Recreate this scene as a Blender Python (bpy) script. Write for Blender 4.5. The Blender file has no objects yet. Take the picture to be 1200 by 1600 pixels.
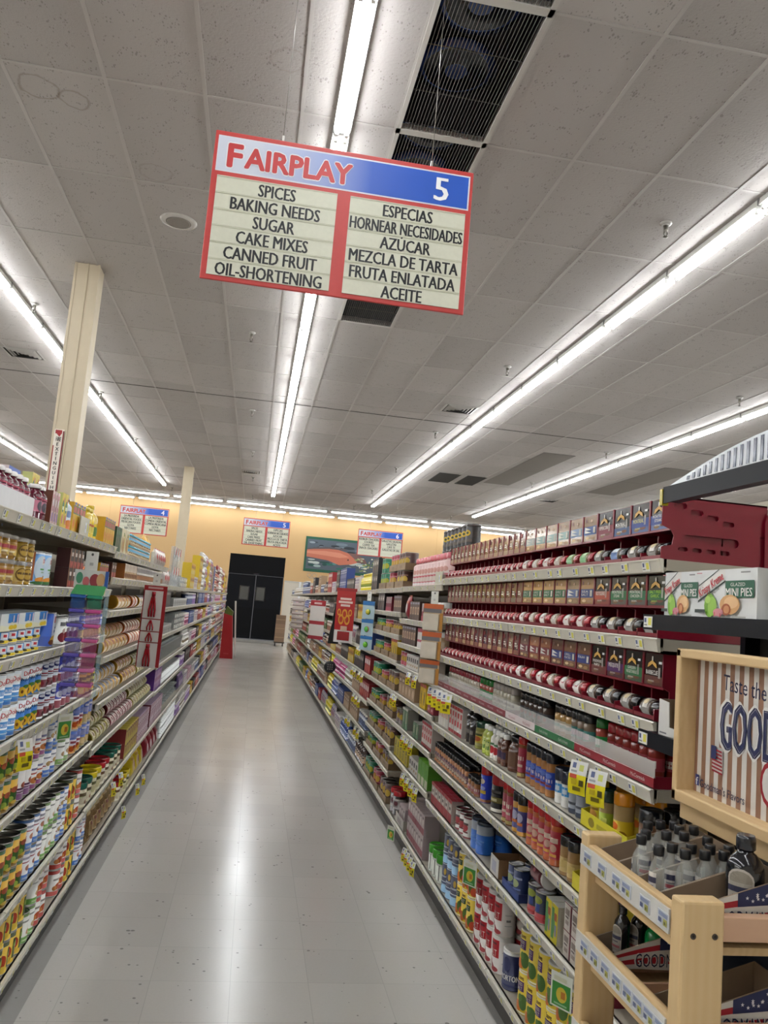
import bpy, bmesh, math, random
from mathutils import Vector, Matrix
random.seed(7)
PI = math.pi
scene = bpy.context.scene
COL = scene.collection
# ---------------------------------------------------------------- camera, light level
def setup_camera():
    yaw, pitch, roll = math.radians(8.648), math.radians(6.793), math.radians(4.83)
    f = Vector((math.sin(yaw) * math.cos(pitch), math.cos(yaw) * math.cos(pitch), math.sin(pitch)))
    r0 = Vector((math.cos(yaw), -math.sin(yaw), 0)); u0 = r0.cross(f)
    R = r0 * math.cos(roll) + u0 * math.sin(roll); U = u0 * math.cos(roll) - r0 * math.sin(roll)
    cam = bpy.data.cameras.new('camera'); o = bpy.data.objects.new('camera', cam); COL.objects.link(o)
    cam.sensor_fit = 'VERTICAL'; cam.sensor_height = 32.0; cam.lens = 32.0 * 1247.5 / 1600.0
    cam.clip_start = 0.05; cam.clip_end = 100
    M = Matrix((R, U, -f)).transposed().to_4x4(); M.translation = (0, 0, 1.5)
    o.matrix_world = M; scene.camera = o
setup_camera()
TUBE_STRENGTH = 9.0
vs = scene.view_settings
scene.display_settings.display_device = 'sRGB'
vs.view_transform = 'Standard'; vs.look = 'None'; vs.gamma = 1.0; vs.exposure = 2.25; vs.use_curve_mapping = False
w = bpy.data.worlds.new('world'); scene.world = w; w.use_nodes = True
w.node_tree.nodes['Background'].inputs[0].default_value = (0.5, 0.5, 0.52, 1); w.node_tree.nodes['Background'].inputs[1].default_value = 0.05
cy = scene.cycles
cy.use_denoising = True; cy.max_bounces = 7; cy.diffuse_bounces = 3; cy.glossy_bounces = 3; cy.transmission_bounces = 6
cy.transparent_max_bounces = 8; cy.sample_clamp_indirect = 6.0; cy.caustics_reflective = False; cy.caustics_refractive = False
# ---------------------------------------------------------------- materials
def lin(h):
    h = h.lstrip('#'); c = [int(h[i:i + 2], 16) / 255 for i in (0, 2, 4)]
    return tuple((x / 12.92 if x <= .04045 else ((x + .055) / 1.055) ** 2.4) for x in c) + (1,)
MATS = {}
def mat(hexc, rough=.45, metal=0., kind='print', noise=.06, nscale=40, coat=0.):
    key = (hexc, rough, metal, kind, noise, nscale, coat)
    if key in MATS: return MATS[key]
    m = bpy.data.materials.new('%s_%s' % (kind, hexc.lstrip('#'))); m.use_nodes = True
    nt = m.node_tree; b = nt.nodes['Principled BSDF']; c = lin(hexc)
    b.inputs['Roughness'].default_value = rough; b.inputs['Metallic'].default_value = metal
    b.inputs['Base Color'].default_value = c
    if kind == 'dark': b.inputs['Specular IOR Level'].default_value = .18
    if coat: b.inputs['Coat Weight'].default_value = coat; b.inputs['Coat Roughness'].default_value = .08
    if kind == 'glass':
        b.inputs['Transmission Weight'].default_value = 1.0; b.inputs['IOR'].default_value = 1.45
    elif kind == 'film':
        b.inputs['Alpha'].default_value = .35
    elif kind == 'clear':
        b.inputs['Alpha'].default_value = .24
    if noise and kind not in ('glass',):
        tc = nt.nodes.new('ShaderNodeTexCoord'); n = nt.nodes.new('ShaderNodeTexNoise'); n.inputs['Scale'].default_value = nscale
        n.inputs['Detail'].default_value = 3
        mx = nt.nodes.new('ShaderNodeMix'); mx.data_type = 'RGBA'
        mx.inputs[6].default_value = tuple(min(1, x * (1 + noise)) for x in c[:3]) + (1,)
        mx.inputs[7].default_value = tuple(x * (1 - noise) for x in c[:3]) + (1,)
        nt.links.new(tc.outputs['Object'], n.inputs['Vector']); nt.links.new(n.outputs['Fac'], mx.inputs[0])
        nt.links.new(mx.outputs[2], b.inputs['Base Color'])
    MATS[key] = m; return m
def PM(h):   # printed paper / plastic colours, 'kind:hex' for special stuff
    if not isinstance(h, str): return h
    if ':' in h:
        k, c = h.split(':')
        return {'steel': lambda: mat(c, .28, 1., 'steel', .1, 60), 'glass': lambda: mat(c, .04, 0, 'glass', 0),
                'film': lambda: mat(c, .15, 0, 'film', .05), 'gloss': lambda: mat(c, .22, 0, 'gloss', .05, 30, .3),
                'foil': lambda: mat(c, .3, .35, 'foil', .15, 25), 'matte': lambda: mat(c, .8, 0, 'matte', .1, 50)}[k]()
    return mat(h, .42, 0, 'print', .06, 45)
def node_mat(name):
    m = bpy.data.materials.new(name); m.use_nodes = True
    return m, m.node_tree, m.node_tree.nodes['Principled BSDF']
def math_node(nt, op, a, b=None, c=None):
    n = nt.nodes.new('ShaderNodeMath'); n.operation = op
    for i, x in enumerate((a, b, c)):
        if x is None: continue
        if isinstance(x, (int, float)): n.inputs[i].default_value = x
        else: nt.links.new(x, n.inputs[i])
    return n.outputs[0]
def mix_col(nt, fac, a, b):
    n = nt.nodes.new('ShaderNodeMix'); n.data_type = 'RGBA'
    for i, x in ((0, fac), (6, a), (7, b)):
        if isinstance(x, (int, float, tuple)): n.inputs[i].default_value = x
        else: nt.links.new(x, n.inputs[i])
    return n.outputs[2]
def xyz(nt):
    tc = nt.nodes.new('ShaderNodeNewGeometry'); s = nt.nodes.new('ShaderNodeSeparateXYZ')
    nt.links.new(tc.outputs['Position'], s.inputs[0]); return tc.outputs['Position'], s.outputs[0], s.outputs[1], s.outputs[2]
def noise_node(nt, vec, scale, detail=3, rough=.5, out='Fac'):
    n = nt.nodes.new('ShaderNodeTexNoise'); n.inputs['Scale'].default_value = scale; n.inputs['Detail'].default_value = detail
    n.inputs['Roughness'].default_value = rough; nt.links.new(vec, n.inputs['Vector']); return n.outputs[out]
def cell_noise(nt, x, y, sx, sy, ox, oy):
    a = math_node(nt, 'FLOOR', math_node(nt, 'DIVIDE', math_node(nt, 'SUBTRACT', x, ox), sx))
    b = math_node(nt, 'FLOOR', math_node(nt, 'DIVIDE', math_node(nt, 'SUBTRACT', y, oy), sy))
    cmb = nt.nodes.new('ShaderNodeCombineXYZ'); nt.links.new(a, cmb.inputs[0]); nt.links.new(b, cmb.inputs[1])
    wn = nt.nodes.new('ShaderNodeTexWhiteNoise'); wn.noise_dimensions = '3D'; nt.links.new(cmb.outputs[0], wn.inputs['Vector'])
    return wn.outputs['Value']
def edge_line(nt, x, s, o, half):   # 1 inside a joint line
    t = math_node(nt, 'ABSOLUTE', math_node(nt, 'SUBTRACT', math_node(nt, 'FRACT', math_node(nt, 'DIVIDE', math_node(nt, 'SUBTRACT', x, o), s)), .5))
    return math_node(nt, 'GREATER_THAN', t, .5 - half / s)
# ---------------------------------------------------------------- mesh builder
class MB:
    def __init__(s): s.v = []; s.f = []; s.mi = []; s.sm = []; s.mats = []
    def idx(s, m):
        m = PM(m)
        if m not in s.mats: s.mats.append(m)
        return s.mats.index(m)
    def add(s, vs, fs, m, smooth=False):
        o = len(s.v); s.v += [tuple(p) for p in vs]; k = s.idx(m)
        for f in fs: s.f.append([o + i for i in f]); s.mi.append(k); s.sm.append(smooth)
    def mark(s): return len(s.v)
    def xf(s, M, start=0):
        for i in range(start, len(s.v)): s.v[i] = tuple(M @ Vector(s.v[i]))
    def box(s, x0, x1, y0, y1, z0, z1, m, faces=None):
        p = [(x0, y0, z0), (x1, y0, z0), (x1, y1, z0), (x0, y1, z0), (x0, y0, z1), (x1, y0, z1), (x1, y1, z1), (x0, y1, z1)]
        F = {'b': (3, 2, 1, 0), 't': (4, 5, 6, 7), 'f': (0, 1, 5, 4), 'k': (2, 3, 7, 6), 'l': (3, 0, 4, 7), 'r': (1, 2, 6, 5)}
        o = len(s.v); s.v += p
        for k, f in F.items():
            mm = (faces or {}).get(k, m)
            if mm is None: continue
            s.f.append([o + i for i in f]); s.mi.append(s.idx(mm)); s.sm.append(False)
    def bbox(s, x0, x1, y0, y1, z0, z1, m, b=.003):   # box with chamfered edges
        bm = bmesh.new(); bmesh.ops.create_cube(bm, size=1)
        for v in bm.verts: v.co = Vector(((x0 + x1) / 2 + v.co.x * (x1 - x0), (y0 + y1) / 2 + v.co.y * (y1 - y0), (z0 + z1) / 2 + v.co.z * (z1 - z0)))
        bmesh.ops.bevel(bm, geom=list(bm.edges), offset=b, segments=2, affect='EDGES', profile=.5)
        bm.verts.ensure_lookup_table(); bm.verts.index_update()
        s.add([v.co[:] for v in bm.verts], [[v.index for v in f.verts] for f in bm.faces], m); bm.free()
    def lathe(s, prof, n=24, cap0=True, cap1=True, smooth=True, c=(0, 0)):
        """prof: [(r, z, material of the band that STARTS here)]"""
        o = len(s.v)
        for r, z, m in prof:
            for i in range(n):
                a = 2 * PI * i / n; s.v.append((c[0] + r * math.sin(a), c[1] - r * math.cos(a), z))
        for j in range(len(prof) - 1):
            k = s.idx(prof[j][2])
            for i in range(n):
                i2 = (i + 1) % n
                s.f.append([o + j * n + i, o + j * n + i2, o + (j + 1) * n + i2, o + (j + 1) * n + i]); s.mi.append(k)
                s.sm.append(smooth)
        if cap0: s.f.append([o + i for i in range(n)][::-1]); s.mi.append(s.idx(prof[0][2])); s.sm.append(False)
        if cap1:
            b = o + (len(prof) - 1) * n; s.f.append([b + i for i in range(n)]); s.mi.append(s.idx(prof[-1][2])); s.sm.append(False)
    def prism(s, poly, y0, y1, m, axis='y'):
        n = len(poly)
        P = {'y': lambda a, b, t: (a, t, b), 'x': lambda a, b, t: (t, a, b), 'z': lambda a, b, t: (a, b, t)}[axis]
        vs = [P(a, b, y0) for a, b in poly] + [P(a, b, y1) for a, b in poly]
        fs = [list(range(n)), list(range(2 * n - 1, n - 1, -1))] + [[(i + 1) % n, i, n + i, n + (i + 1) % n] for i in range(n)]
        s.add(vs, fs, m)
    def tube(s, path, r, m, n=8):
        path = [Vector(p) for p in path]; rings = []
        o = len(s.v)
        for i, p in enumerate(path):
            d = (path[min(i + 1, len(path) - 1)] - path[max(i - 1, 0)]).normalized()
            a = d.orthogonal().normalized(); b = d.cross(a)
            for k in range(n): s.v.append(tuple(p + (a * math.cos(2 * PI * k / n) + b * math.sin(2 * PI * k / n)) * r))
        k0 = s.idx(m)
        for j in range(len(path) - 1):
            for i in range(n):
                s.f.append([o + j * n + i, o + j * n + (i + 1) % n, o + (j + 1) * n + (i + 1) % n, o + (j + 1) * n + i]); s.mi.append(k0); s.sm.append(True)
        for b0, rev in ((o, 1), (o + (len(path) - 1) * n, 0)):
            s.f.append([b0 + i for i in range(n)][::-1 if rev else 1]); s.mi.append(k0); s.sm.append(False)
    # --- printed shapes laid on a surface map g(u, v, k)
    def dec(s, g, items, W, H, cell=.012):
        for k, it in enumerate(items):
            kk = k + 1; t = it[0]
            if t == 'R':
                u0, v0, u1, v1, c = it[1] * W, it[2] * H, it[3] * W, it[4] * H, it[5]
                n = max(1, int(math.ceil(abs(u1 - u0) / cell)))
                vs = [g(u0 + (u1 - u0) * i / n, v, kk) for v in (v0, v1) for i in range(n + 1)]
                s.add(vs, [(i, i + 1, n + 2 + i, n + 1 + i) for i in range(n)], c)
            elif t == 'E':
                u, v, ru, rv, c = it[1] * W, it[2] * H, it[3] * W, it[4] * H, it[5]; n = 14; K = 2 if ru < .02 else 3
                vs = [g(u, v, kk)] + [g(u + ru * (j / K) * math.cos(2 * PI * i / n), v + rv * (j / K) * math.sin(2 * PI * i / n), kk) for j in range(1, K + 1) for i in range(n)]
                fs = [(0, 1 + i, 1 + (i + 1) % n) for i in range(n)]
                for j in range(1, K): fs += [(1 + (j - 1) * n + i, 1 + j * n + i, 1 + j * n + (i + 1) % n, 1 + (j - 1) * n + (i + 1) % n) for i in range(n)]
                s.add(vs, fs, c)
            elif t == 'P':
                s.add([g(a * W, b * H, kk) for a, b in it[1]], [list(range(len(it[1])))], it[2])
            elif t == 'T':   # centre u, v, height (of H), text, colour, width (of 2W) or None, rotation, bold
                u, v, hh, txt, c = it[1] * W, it[2] * H, it[3] * H, it[4], it[5]
                wd = it[6] if len(it) > 6 else None; rot = it[7] if len(it) > 7 else 0; bold = it[8] if len(it) > 8 else .0
                tv, tf, tw = text2d(txt)
                sx = (wd * 2 * W / tw) if wd else hh; cr, sr = math.cos(rot), math.sin(rot)
                bo = bold * hh     # heavier strokes: the same letters laid again a hair to each side
                offs = [(0, 0)] if bold <= 0 else ([(-bo, 0), (0, 0), (bo, 0)] if bold < .05 else [(bo * math.cos(q * PI / 4), bo * math.sin(q * PI / 4)) for q in range(8)] + [(0, 0)])
                for jo, (ox, oy) in enumerate(offs):
                    P = []
                    for a, b in tv:
                        x, y = (a - tw / 2) * sx + ox, (b - .5) * hh + oy
                        P.append(g(u + x * cr - y * sr, v + x * sr + y * cr, kk + jo * .1))
                    s.add(P, tf, c)
    def build(s, name, parent=None, loc=None, rotz=0, link=True):
        me = bpy.data.meshes.new(name); me.from_pydata(s.v, [], s.f)
        for m in s.mats: me.materials.append(m)
        me.polygons.foreach_set('material_index', s.mi); me.polygons.foreach_set('use_smooth', s.sm); me.update()
        o = bpy.data.objects.new(name, me)
        if link: COL.objects.link(o)
        if parent: o.parent = parent
        if loc: o.location = loc
        o.rotation_euler.z = rotz
        return o
TXT = {}
def text2d(txt):
    k = txt
    if k in TXT: return TXT[k]
    cu = bpy.data.curves.new('t', 'FONT'); cu.body = txt; cu.resolution_u = 2; cu.size = 1
    o = bpy.data.objects.new('t', cu); COL.objects.link(o)
    dg = bpy.context.evaluated_depsgraph_get(); me = bpy.data.meshes.new_from_object(o.evaluated_get(dg))
    V = [(v.co.x, v.co.y) for v in me.vertices]; F = [list(p.vertices) for p in me.polygons]
    bpy.data.objects.remove(o); bpy.data.curves.remove(cu); bpy.data.meshes.remove(me)
    if not V: V, F = [(0, 0), (1, 0), (0, 1)], [(0, 1, 2)]
    x0 = min(a for a, b in V); x1 = max(a for a, b in V)
    CH = .729
    V = [((a - x0) / CH, b / CH) for a, b in V]
    TXT[k] = (V, F, (x1 - x0) / CH); return TXT[k]
EPS = .0004
def g_plane(o, U, V):
    o, U, V = Vector(o), Vector(U), Vector(V); N = U.cross(V).normalized()
    return lambda u, v, k: tuple(o + U * u + V * v + N * (EPS * k))
def g_cyl(r, z0=0, c=(0, 0)):
    def g(u, v, k):
        a = u / r; R = r + EPS * k
        return (c[0] + R * math.sin(a), c[1] - R * math.cos(a), z0 + v)
    return g
# ---------------------------------------------------------------- scene bookkeeping
def tag(o, label, cat, group=None, kind=None):
    o['label'] = label; o['category'] = cat
    if group: o['group'] = group
    if kind: o['kind'] = kind
    return o
def struct(o, label=None, cat=None):
    o['kind'] = 'structure'
    if label: o['label'] = label
    if cat: o['category'] = cat
    return o
def empty(name, loc=(0, 0, 0), rotz=0):
    o = bpy.data.objects.new(name, None); COL.objects.link(o); o.location = loc; o.rotation_euler.z = rotz; o.empty_display_size = .05; return o
def dup(o, parent=None):
    c = o.copy(); COL.objects.link(c)
    if parent: c.parent = parent
    for ch in KIDS.get(o.name, ()): dup(ch, c)
    return c
KIDS = {}
def kid(child, parent):
    child.parent = parent; KIDS.setdefault(parent.name, []).append(child); return child
class Kind:
    """a product built once; put() moves the first and copies the rest"""
    def __init__(s, make, w, d, h, cat): s.make, s.w, s.d, s.h, s.cat = make, w, d, h, cat; s.o = None; s.used = False; s.rot = .05; s.face = 0.
    def put(s, loc, rotz, label, group):
        if s.o is None: s.o = s.make()
        o = dup(s.o) if s.used else s.o
        s.used = True; o.location = loc; o.rotation_euler = (0, 0, rotz)
        tag(o, label, s.cat, group); return o
# ---------------------------------------------------------------- product builders (front faces -y, base at z = 0)
STEEL = 'steel:b9b9b4'
def bands_prof(r, z0, z1, base, bands):
    """bands: [(v0, v1, colour)] as fractions of z0..z1"""
    cuts = sorted({0., 1.} | {b[0] for b in bands} | {b[1] for b in bands}); P = []
    for a, b in zip(cuts, cuts[1:]):
        c = base
        for v0, v1, cc in bands:
            if v0 <= (a + b) / 2 <= v1: c = cc
        P.append((r, z0 + (z1 - z0) * a, c))
        P.append((r, z0 + (z1 - z0) * b, c))
    return P
def can(name, r, h, base, bands=(), dec=(), lid=STEEL, cat='can', n=22):
    def make():
        m = MB(); e = .004
        m.lathe([(r * .93, 0, STEEL), (r + .0008, .0005, STEEL), (r + .0008, e, STEEL), (r, e, STEEL)] + bands_prof(r, e, h - e, base, bands) +
                [(r, h - e, STEEL), (r + .0008, h - e, STEEL), (r + .0008, h, STEEL), (r - .002, h, STEEL), (r - .002, h - .004, STEEL)], n, True, False)
        m.dec(g_cyl(r, e), dec, r * 1.3, h - 2 * e)
        o = m.build(name); l = MB()
        l.lathe([(r - .0022, h - .006, lid), (r - .0022, h - .0035, lid), (r * .8, h - .0035, lid), (r * .78, h - .0045, lid), (r * .3, h - .0045, lid)], n)
        kid(l.build('lid'), o); return o
    kd_ = Kind(make, 2 * r + .002, 2 * r + .002, h, cat); kd_.face = .38; kd_.rot = .12; return kd_
def tub(name, r, h, base, bands=(), dec=(), cap='gloss:f2f2ee', cap_h=.02, cap_r=None, cat='canister', r_top=None, n=22):
    """paper or plastic canister with a lid"""
    cr = cap_r or r + .001
    def make():
        m = MB(); zb = h - cap_h
        m.lathe([(r * .96, 0, base), (r, .003, base)] + bands_prof(r, .003, zb, base, bands) + [(r * .97, zb, base)], n)
        m.dec(g_cyl(r, .003), dec, r * 1.3, zb - .003); o = m.build(name); c = MB()
        c.lathe([(cr * .98, zb - .0015, cap), (cr, zb + .002, cap), (cr, h - .003, cap), (cr - .003, h, cap), (cr - .005, h, cap), (cr - .006, h - .002, cap), (cr * .2, h - .002, cap)], n)
        kid(c.build('cap'), o); return o
    kd_ = Kind(make, 2 * max(r, cr) + .001, 2 * max(r, cr) + .001, h, cat); kd_.face = .38; kd_.rot = .12; return kd_
def bottle(name, r, h, body, bands=(), dec=(), cap='gloss:f2f2ee', cap_h=.02, neck=.5, shoulder=.62, cat='bottle', lab=(.1, .55), n=20, sq=1.0):
    """lathe bottle: straight body, sloping shoulder, neck, screw cap; the label bands sit on the straight body"""
    def make():
        m = MB(); nr = r * neck; zs = h * shoulder; zb = h - cap_h
        zsh = zs + (zb - zs) * .7
        pr = [(r * .9, 0, body), (r, .004, body), (r, lab[0] * h, body)]
        m.lathe(pr[:2] + bands_prof(r, .004, zs, body, bands) + [(r * .93, zs + (zsh - zs) * .35, body), (nr + (r - nr) * .3, zs + (zsh - zs) * .8, body), (nr, zsh, body), (nr, zb + .004, body)], n)
        m.dec(g_cyl(r, .004), dec, r * 1.3, zs - .004); o = m.build(name); c = MB(); cr = max(nr + .0025, nr * 1.12)
        c.lathe([(cr, zb, cap), (cr * 1.02, zb + .002, cap), (cr, h - .003, cap), (cr - .003, h, cap)], n); kid(c.build('cap'), o)
        return o
    kd_ = Kind(make, 2 * r + .001, 2 * r + .001, h, cat); kd_.face = .38; kd_.rot = .12; return kd_
def carton(name, wd, dp, h, base, dec=(), side=None, top=None, cat='box', sdec=()):
    def make():
        m = MB(); sd = side or base; tp = top or base; e = .0012
        m.box(-wd / 2, wd / 2, -dp / 2, dp / 2, 0, h, base, {'l': sd, 'r': sd, 't': tp, 'k': sd})
        m.dec(g_plane((0, -dp / 2, 0), (1, 0, 0), (0, 0, 1)), dec, wd / 2, h, 9)
        if sdec:
            m.dec(g_plane((-wd / 2, 0, 0), (0, -1, 0), (0, 0, 1)), sdec, dp / 2, h, 9)
            m.dec(g_plane((wd / 2, 0, 0), (0, 1, 0), (0, 0, 1)), sdec, dp / 2, h, 9)
        # top flap seam
        m.box(-wd / 2, wd / 2, -.0006, .0006, h, h + .0006, sd)
        return m.build(name)
    kd_ = Kind(make, wd + .001, dp + .001, h, cat); kd_.rot = .012; return kd_
def pouch(name, wd, dp, h, base, dec=(), cat='bag', seal=None):
    def surf(u, v, k):
        t = max(0, 1 - (2 * u / wd) ** 2) ** .6 * max(0, math.sin(PI * min(1, max(0, v / h)) ** .75)) ** .6
        return (u * (1 - .06 * math.sin(PI * v / h)), -dp / 2 * t - EPS * k, v)
    def make():
        m = MB(); nu, nv = 8, 8
        for sgn in (1, -1):
            vs = []
            for j in range(nv + 1):
                for i in range(nu + 1):
                    p = surf((i / nu - .5) * wd, h * j / nv, 0); vs.append((p[0], p[1] * sgn, p[2]))
            fs = [(j * (nu + 1) + i, j * (nu + 1) + i + 1, (j + 1) * (nu + 1) + i + 1, (j + 1) * (nu + 1) + i)[::sgn] for j in range(nv) for i in range(nu)]
            m.add(vs, fs, base, True)
        if seal: dd = [('R', -1, .93, 1, 1, seal)] + list(dec)
        else: dd = list(dec)
        m.dec(surf, dd, wd / 2, h, .008)
        return m.build(name)
    return Kind(make, wd, dp, h, cat)
def lying(name, r, L, body, lab, cap, end=None, cat='jar', dec=(), capL=.25):
    """a jar lying on its side, axis along x, resting on z = 0; its cap at +x"""
    def make():
        m = MB(); n = 18; b = L * (1 - capL)
        m.lathe([(r * .9, 0, end or body), (r, .003, end or body)] + bands_prof(r, .003, b * .9, body, [(.12, .88, lab)]) + [(r * .8, b, body)], n)
        m.dec(g_cyl(r, 0), dec, r * 1.3, b)
        M = Matrix.Translation((-L / 2, 0, r)) @ Matrix.Rotation(PI / 2, 4, 'Y') @ Matrix.Rotation(-PI / 4, 4, 'Z')
        m.xf(M); o = m.build(name); c = MB()
        if capL > 0:
            c.lathe([(r * .93, b, cap), (r * .96, b + .002, cap), (r * .96, L - .003, cap), (r * .85, L, cap)], n); c.xf(M); kid(c.build('cap'), o)
        return o
    kd_ = Kind(make, L + .002, 2 * r, 2 * r, cat); kd_.rot = .02; return kd_
def open_tray(name, wd, dp, h, base, inner=None, dec=(), hb=None, cat='tray', t=.0022, sdec=()):
    """cardboard tray: floor, four thin walls (front height h, back height hb)"""
    hb = hb or h
    def make():
        m = MB(); i = inner or base
        m.box(-wd / 2, wd / 2, -dp / 2, dp / 2, 0, t, i)
        m.box(-wd / 2, wd / 2, -dp / 2, -dp / 2 + t, t, h, base, {'k': i}); m.box(-wd / 2, wd / 2, dp / 2 - t, dp / 2, t, hb, base, {'f': i})
        for sx in (-1, 1):
            x0, x1 = sorted((sx * wd / 2, sx * (wd / 2 - t)))
            m.prism([(-dp / 2 + t, t), (dp / 2 - t, t), (dp / 2 - t, hb), (-dp / 2 + t, h)], x0, x1, base if sdec or base == i else i, 'x')
        m.dec(g_plane((0, -dp / 2, 0), (1, 0, 0), (0, 0, 1)), dec, wd / 2, h, 9)
        return m.build(name)
    kd_ = Kind(make, wd + .001, dp + .001, h, cat); kd_.rot = 0.; return kd_
# ================================================================ SETTING
CZ = 4.59; XW0, XW1, YW0, YW1 = -9.5, 13.5, -4.0, 28.6
LX, RX = -.69, 1.02          # shelf lips of the two gondolas
LK, RK = -.741, 1.08         # their kick plates
def floor_material():
    m, nt, b = node_mat('vinyl_floor_tile')
    P, x, y, z = xyz(nt)
    tv = cell_noise(nt, x, y, .305, .305, .06, 0)
    n1 = noise_node(nt, P, 1.2, 4); n2 = noise_node(nt, P, 90, 2)
    vor = nt.nodes.new('ShaderNodeTexVoronoi'); vor.inputs['Scale'].default_value = 26; nt.links.new(P, vor.inputs['Vector'])
    fleck_size = noise_node(nt, P, 9, 2)
    fleck = math_node(nt, 'LESS_THAN', vor.outputs['Distance'], math_node(nt, 'MULTIPLY', math_node(nt, 'SUBTRACT', fleck_size, .47), .95))
    base = mix_col(nt, tv, lin('c3c1bb'), lin('cac8c2'))
    base = mix_col(nt, math_node(nt, 'MULTIPLY', n1, .3), base, lin('c0b8b8'))
    base = mix_col(nt, math_node(nt, 'MULTIPLY', n2, .12), base, lin('8f8d88'))
    base = mix_col(nt, math_node(nt, 'MULTIPLY', fleck, .65), base, lin('605e5c'))
    j = math_node(nt, 'MAXIMUM', edge_line(nt, x, .305, .06, .0012), edge_line(nt, y, .305, 0, .0012))
    base = mix_col(nt, math_node(nt, 'MULTIPLY', j, .28), base, lin('77756f'))
    # grey border tiles laid along both kick plates
    bl = math_node(nt, 'MULTIPLY', math_node(nt, 'LESS_THAN', x, LK + .085), math_node(nt, 'GREATER_THAN', x, LK - .02))
    br = math_node(nt, 'MULTIPLY', math_node(nt, 'GREATER_THAN', x, RK - .03), math_node(nt, 'LESS_THAN', x, RK + .1))
    bd = math_node(nt, 'MULTIPLY', math_node(nt, 'MAXIMUM', bl, br), math_node(nt, 'LESS_THAN', y, 22))
    base = mix_col(nt, math_node(nt, 'MULTIPLY', bd, .5), base, lin('7d7c7a'))
    nt.links.new(base, b.inputs['Base Color'])
    nt.links.new(math_node(nt, 'ADD', math_node(nt, 'MULTIPLY', n1, .12), .15), b.inputs['Roughness'])
    b.inputs['Specular IOR Level'].default_value = .42
    bp = nt.nodes.new('ShaderNodeBump'); bp.inputs['Strength'].default_value = .04; bp.inputs['Distance'].default_value = .02
    nt.links.new(noise_node(nt, P, 3.5, 2), bp.inputs['Height']); nt.links.new(bp.outputs[0], b.inputs['Normal'])
    return m
def ceiling_material():
    m, nt, b = node_mat('mineral_fibre_tile')
    P, x, y, z = xyz(nt)
    tv = cell_noise(nt, x, y, .61, 1.22, -.01, 4.83)
    n1 = noise_node(nt, P, 1.1, 3)
    vor = nt.nodes.new('ShaderNodeTexVoronoi'); vor.inputs['Scale'].default_value = 42
    mp = nt.nodes.new('ShaderNodeMapping'); mp.inputs['Scale'].default_value = (1.5, .8, 1); nt.links.new(P, mp.inputs['Vector']); nt.links.new(mp.outputs[0], vor.inputs['Vector'])
    pit = math_node(nt, 'LESS_THAN', vor.outputs['Distance'], math_node(nt, 'MULTIPLY', math_node(nt, 'SUBTRACT', noise_node(nt, P, 14, 2), .4), 1.3))
    base = mix_col(nt, tv, lin('a8a29e'), lin('b8b2ae'))
    base = mix_col(nt, math_node(nt, 'MULTIPLY', n1, .35), base, lin('9c958f'))
    base = mix_col(nt, math_node(nt, 'MULTIPLY', pit, .42), base, lin('57514c'))
    # water stains: brown rings on a few tiles
    for sx, sy, rr in ((-1.68, 5.05, .12), (-1.47, 5.13, .09), (-1.05, 5.9, .12), (-.12, 4.36, .1)):
        dx = math_node(nt, 'SUBTRACT', x, sx); dy = math_node(nt, 'SUBTRACT', y, sy)
        d = math_node(nt, 'SQRT', math_node(nt, 'ADD', math_node(nt, 'MULTIPLY', dx, dx), math_node(nt, 'MULTIPLY', dy, dy)))
        d = math_node(nt, 'ADD', d, math_node(nt, 'MULTIPLY', math_node(nt, 'SUBTRACT', noise_node(nt, P, 12, 2), .5), .06))
        ring = math_node(nt, 'SUBTRACT', 1, math_node(nt, 'MINIMUM', math_node(nt, 'DIVIDE', math_node(nt, 'ABSOLUTE', math_node(nt, 'SUBTRACT', d, rr)), .014), 1))
        base = mix_col(nt, math_node(nt, 'MULTIPLY', ring, .45 if sx < -1.2 else .2), base, lin('6f5f4b'))
    nt.links.new(base, b.inputs['Base Color']); b.inputs['Roughness'].default_value = .9
    bp = nt.nodes.new('ShaderNodeBump'); bp.inputs['Strength'].default_value = .25; bp.inputs['Distance'].default_value = .01
    nt.links.new(noise_node(nt, P, 60, 2), bp.inputs['Height']); nt.links.new(bp.outputs[0], b.inputs['Normal'])
    return m
def wall_material(name, a, c):
    m, nt, b = node_mat(name); P, x, y, z = xyz(nt)
    nt.links.new(mix_col(nt, noise_node(nt, P, .8, 4), lin(a), lin(c)), b.inputs['Base Color']); b.inputs['Roughness'].default_value = .75
    bp = nt.nodes.new('ShaderNodeBump'); bp.inputs['Strength'].default_value = .05; nt.links.new(noise_node(nt, P, 150, 2), bp.inputs['Height']); nt.links.new(bp.outputs[0], b.inputs['Normal'])
    return m
def wood_material(name, a, c, axis=2, sc=14):
    m, nt, b = node_mat(name)
    tc = nt.nodes.new('ShaderNodeTexCoord'); mp = nt.nodes.new('ShaderNodeMapping')
    s = [sc] * 3; s[axis] = sc * .06; mp.inputs['Scale'].default_value = s
    nt.links.new(tc.outputs['Object'], mp.inputs['Vector'])
    n = noise_node(nt, mp.outputs[0], 3, 5, .6)
    wv = nt.nodes.new('ShaderNodeTexWave'); wv.inputs['Scale'].default_value = 1.6; wv.inputs['Distortion'].default_value = 6; wv.inputs['Detail'].default_value = 3
    nt.links.new(mp.outputs[0], wv.inputs['Vector'])
    f = math_node(nt, 'MULTIPLY', math_node(nt, 'ADD', math_node(nt, 'MULTIPLY', n, .7), math_node(nt, 'MULTIPLY', wv.outputs['Fac'], .3)), 1.0)
    nt.links.new(mix_col(nt, f, lin(a), lin(c)), b.inputs['Base Color']); b.inputs['Roughness'].default_value = .55
    return m
FLOOR_M, CEIL_M = floor_material(), ceiling_material()
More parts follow.
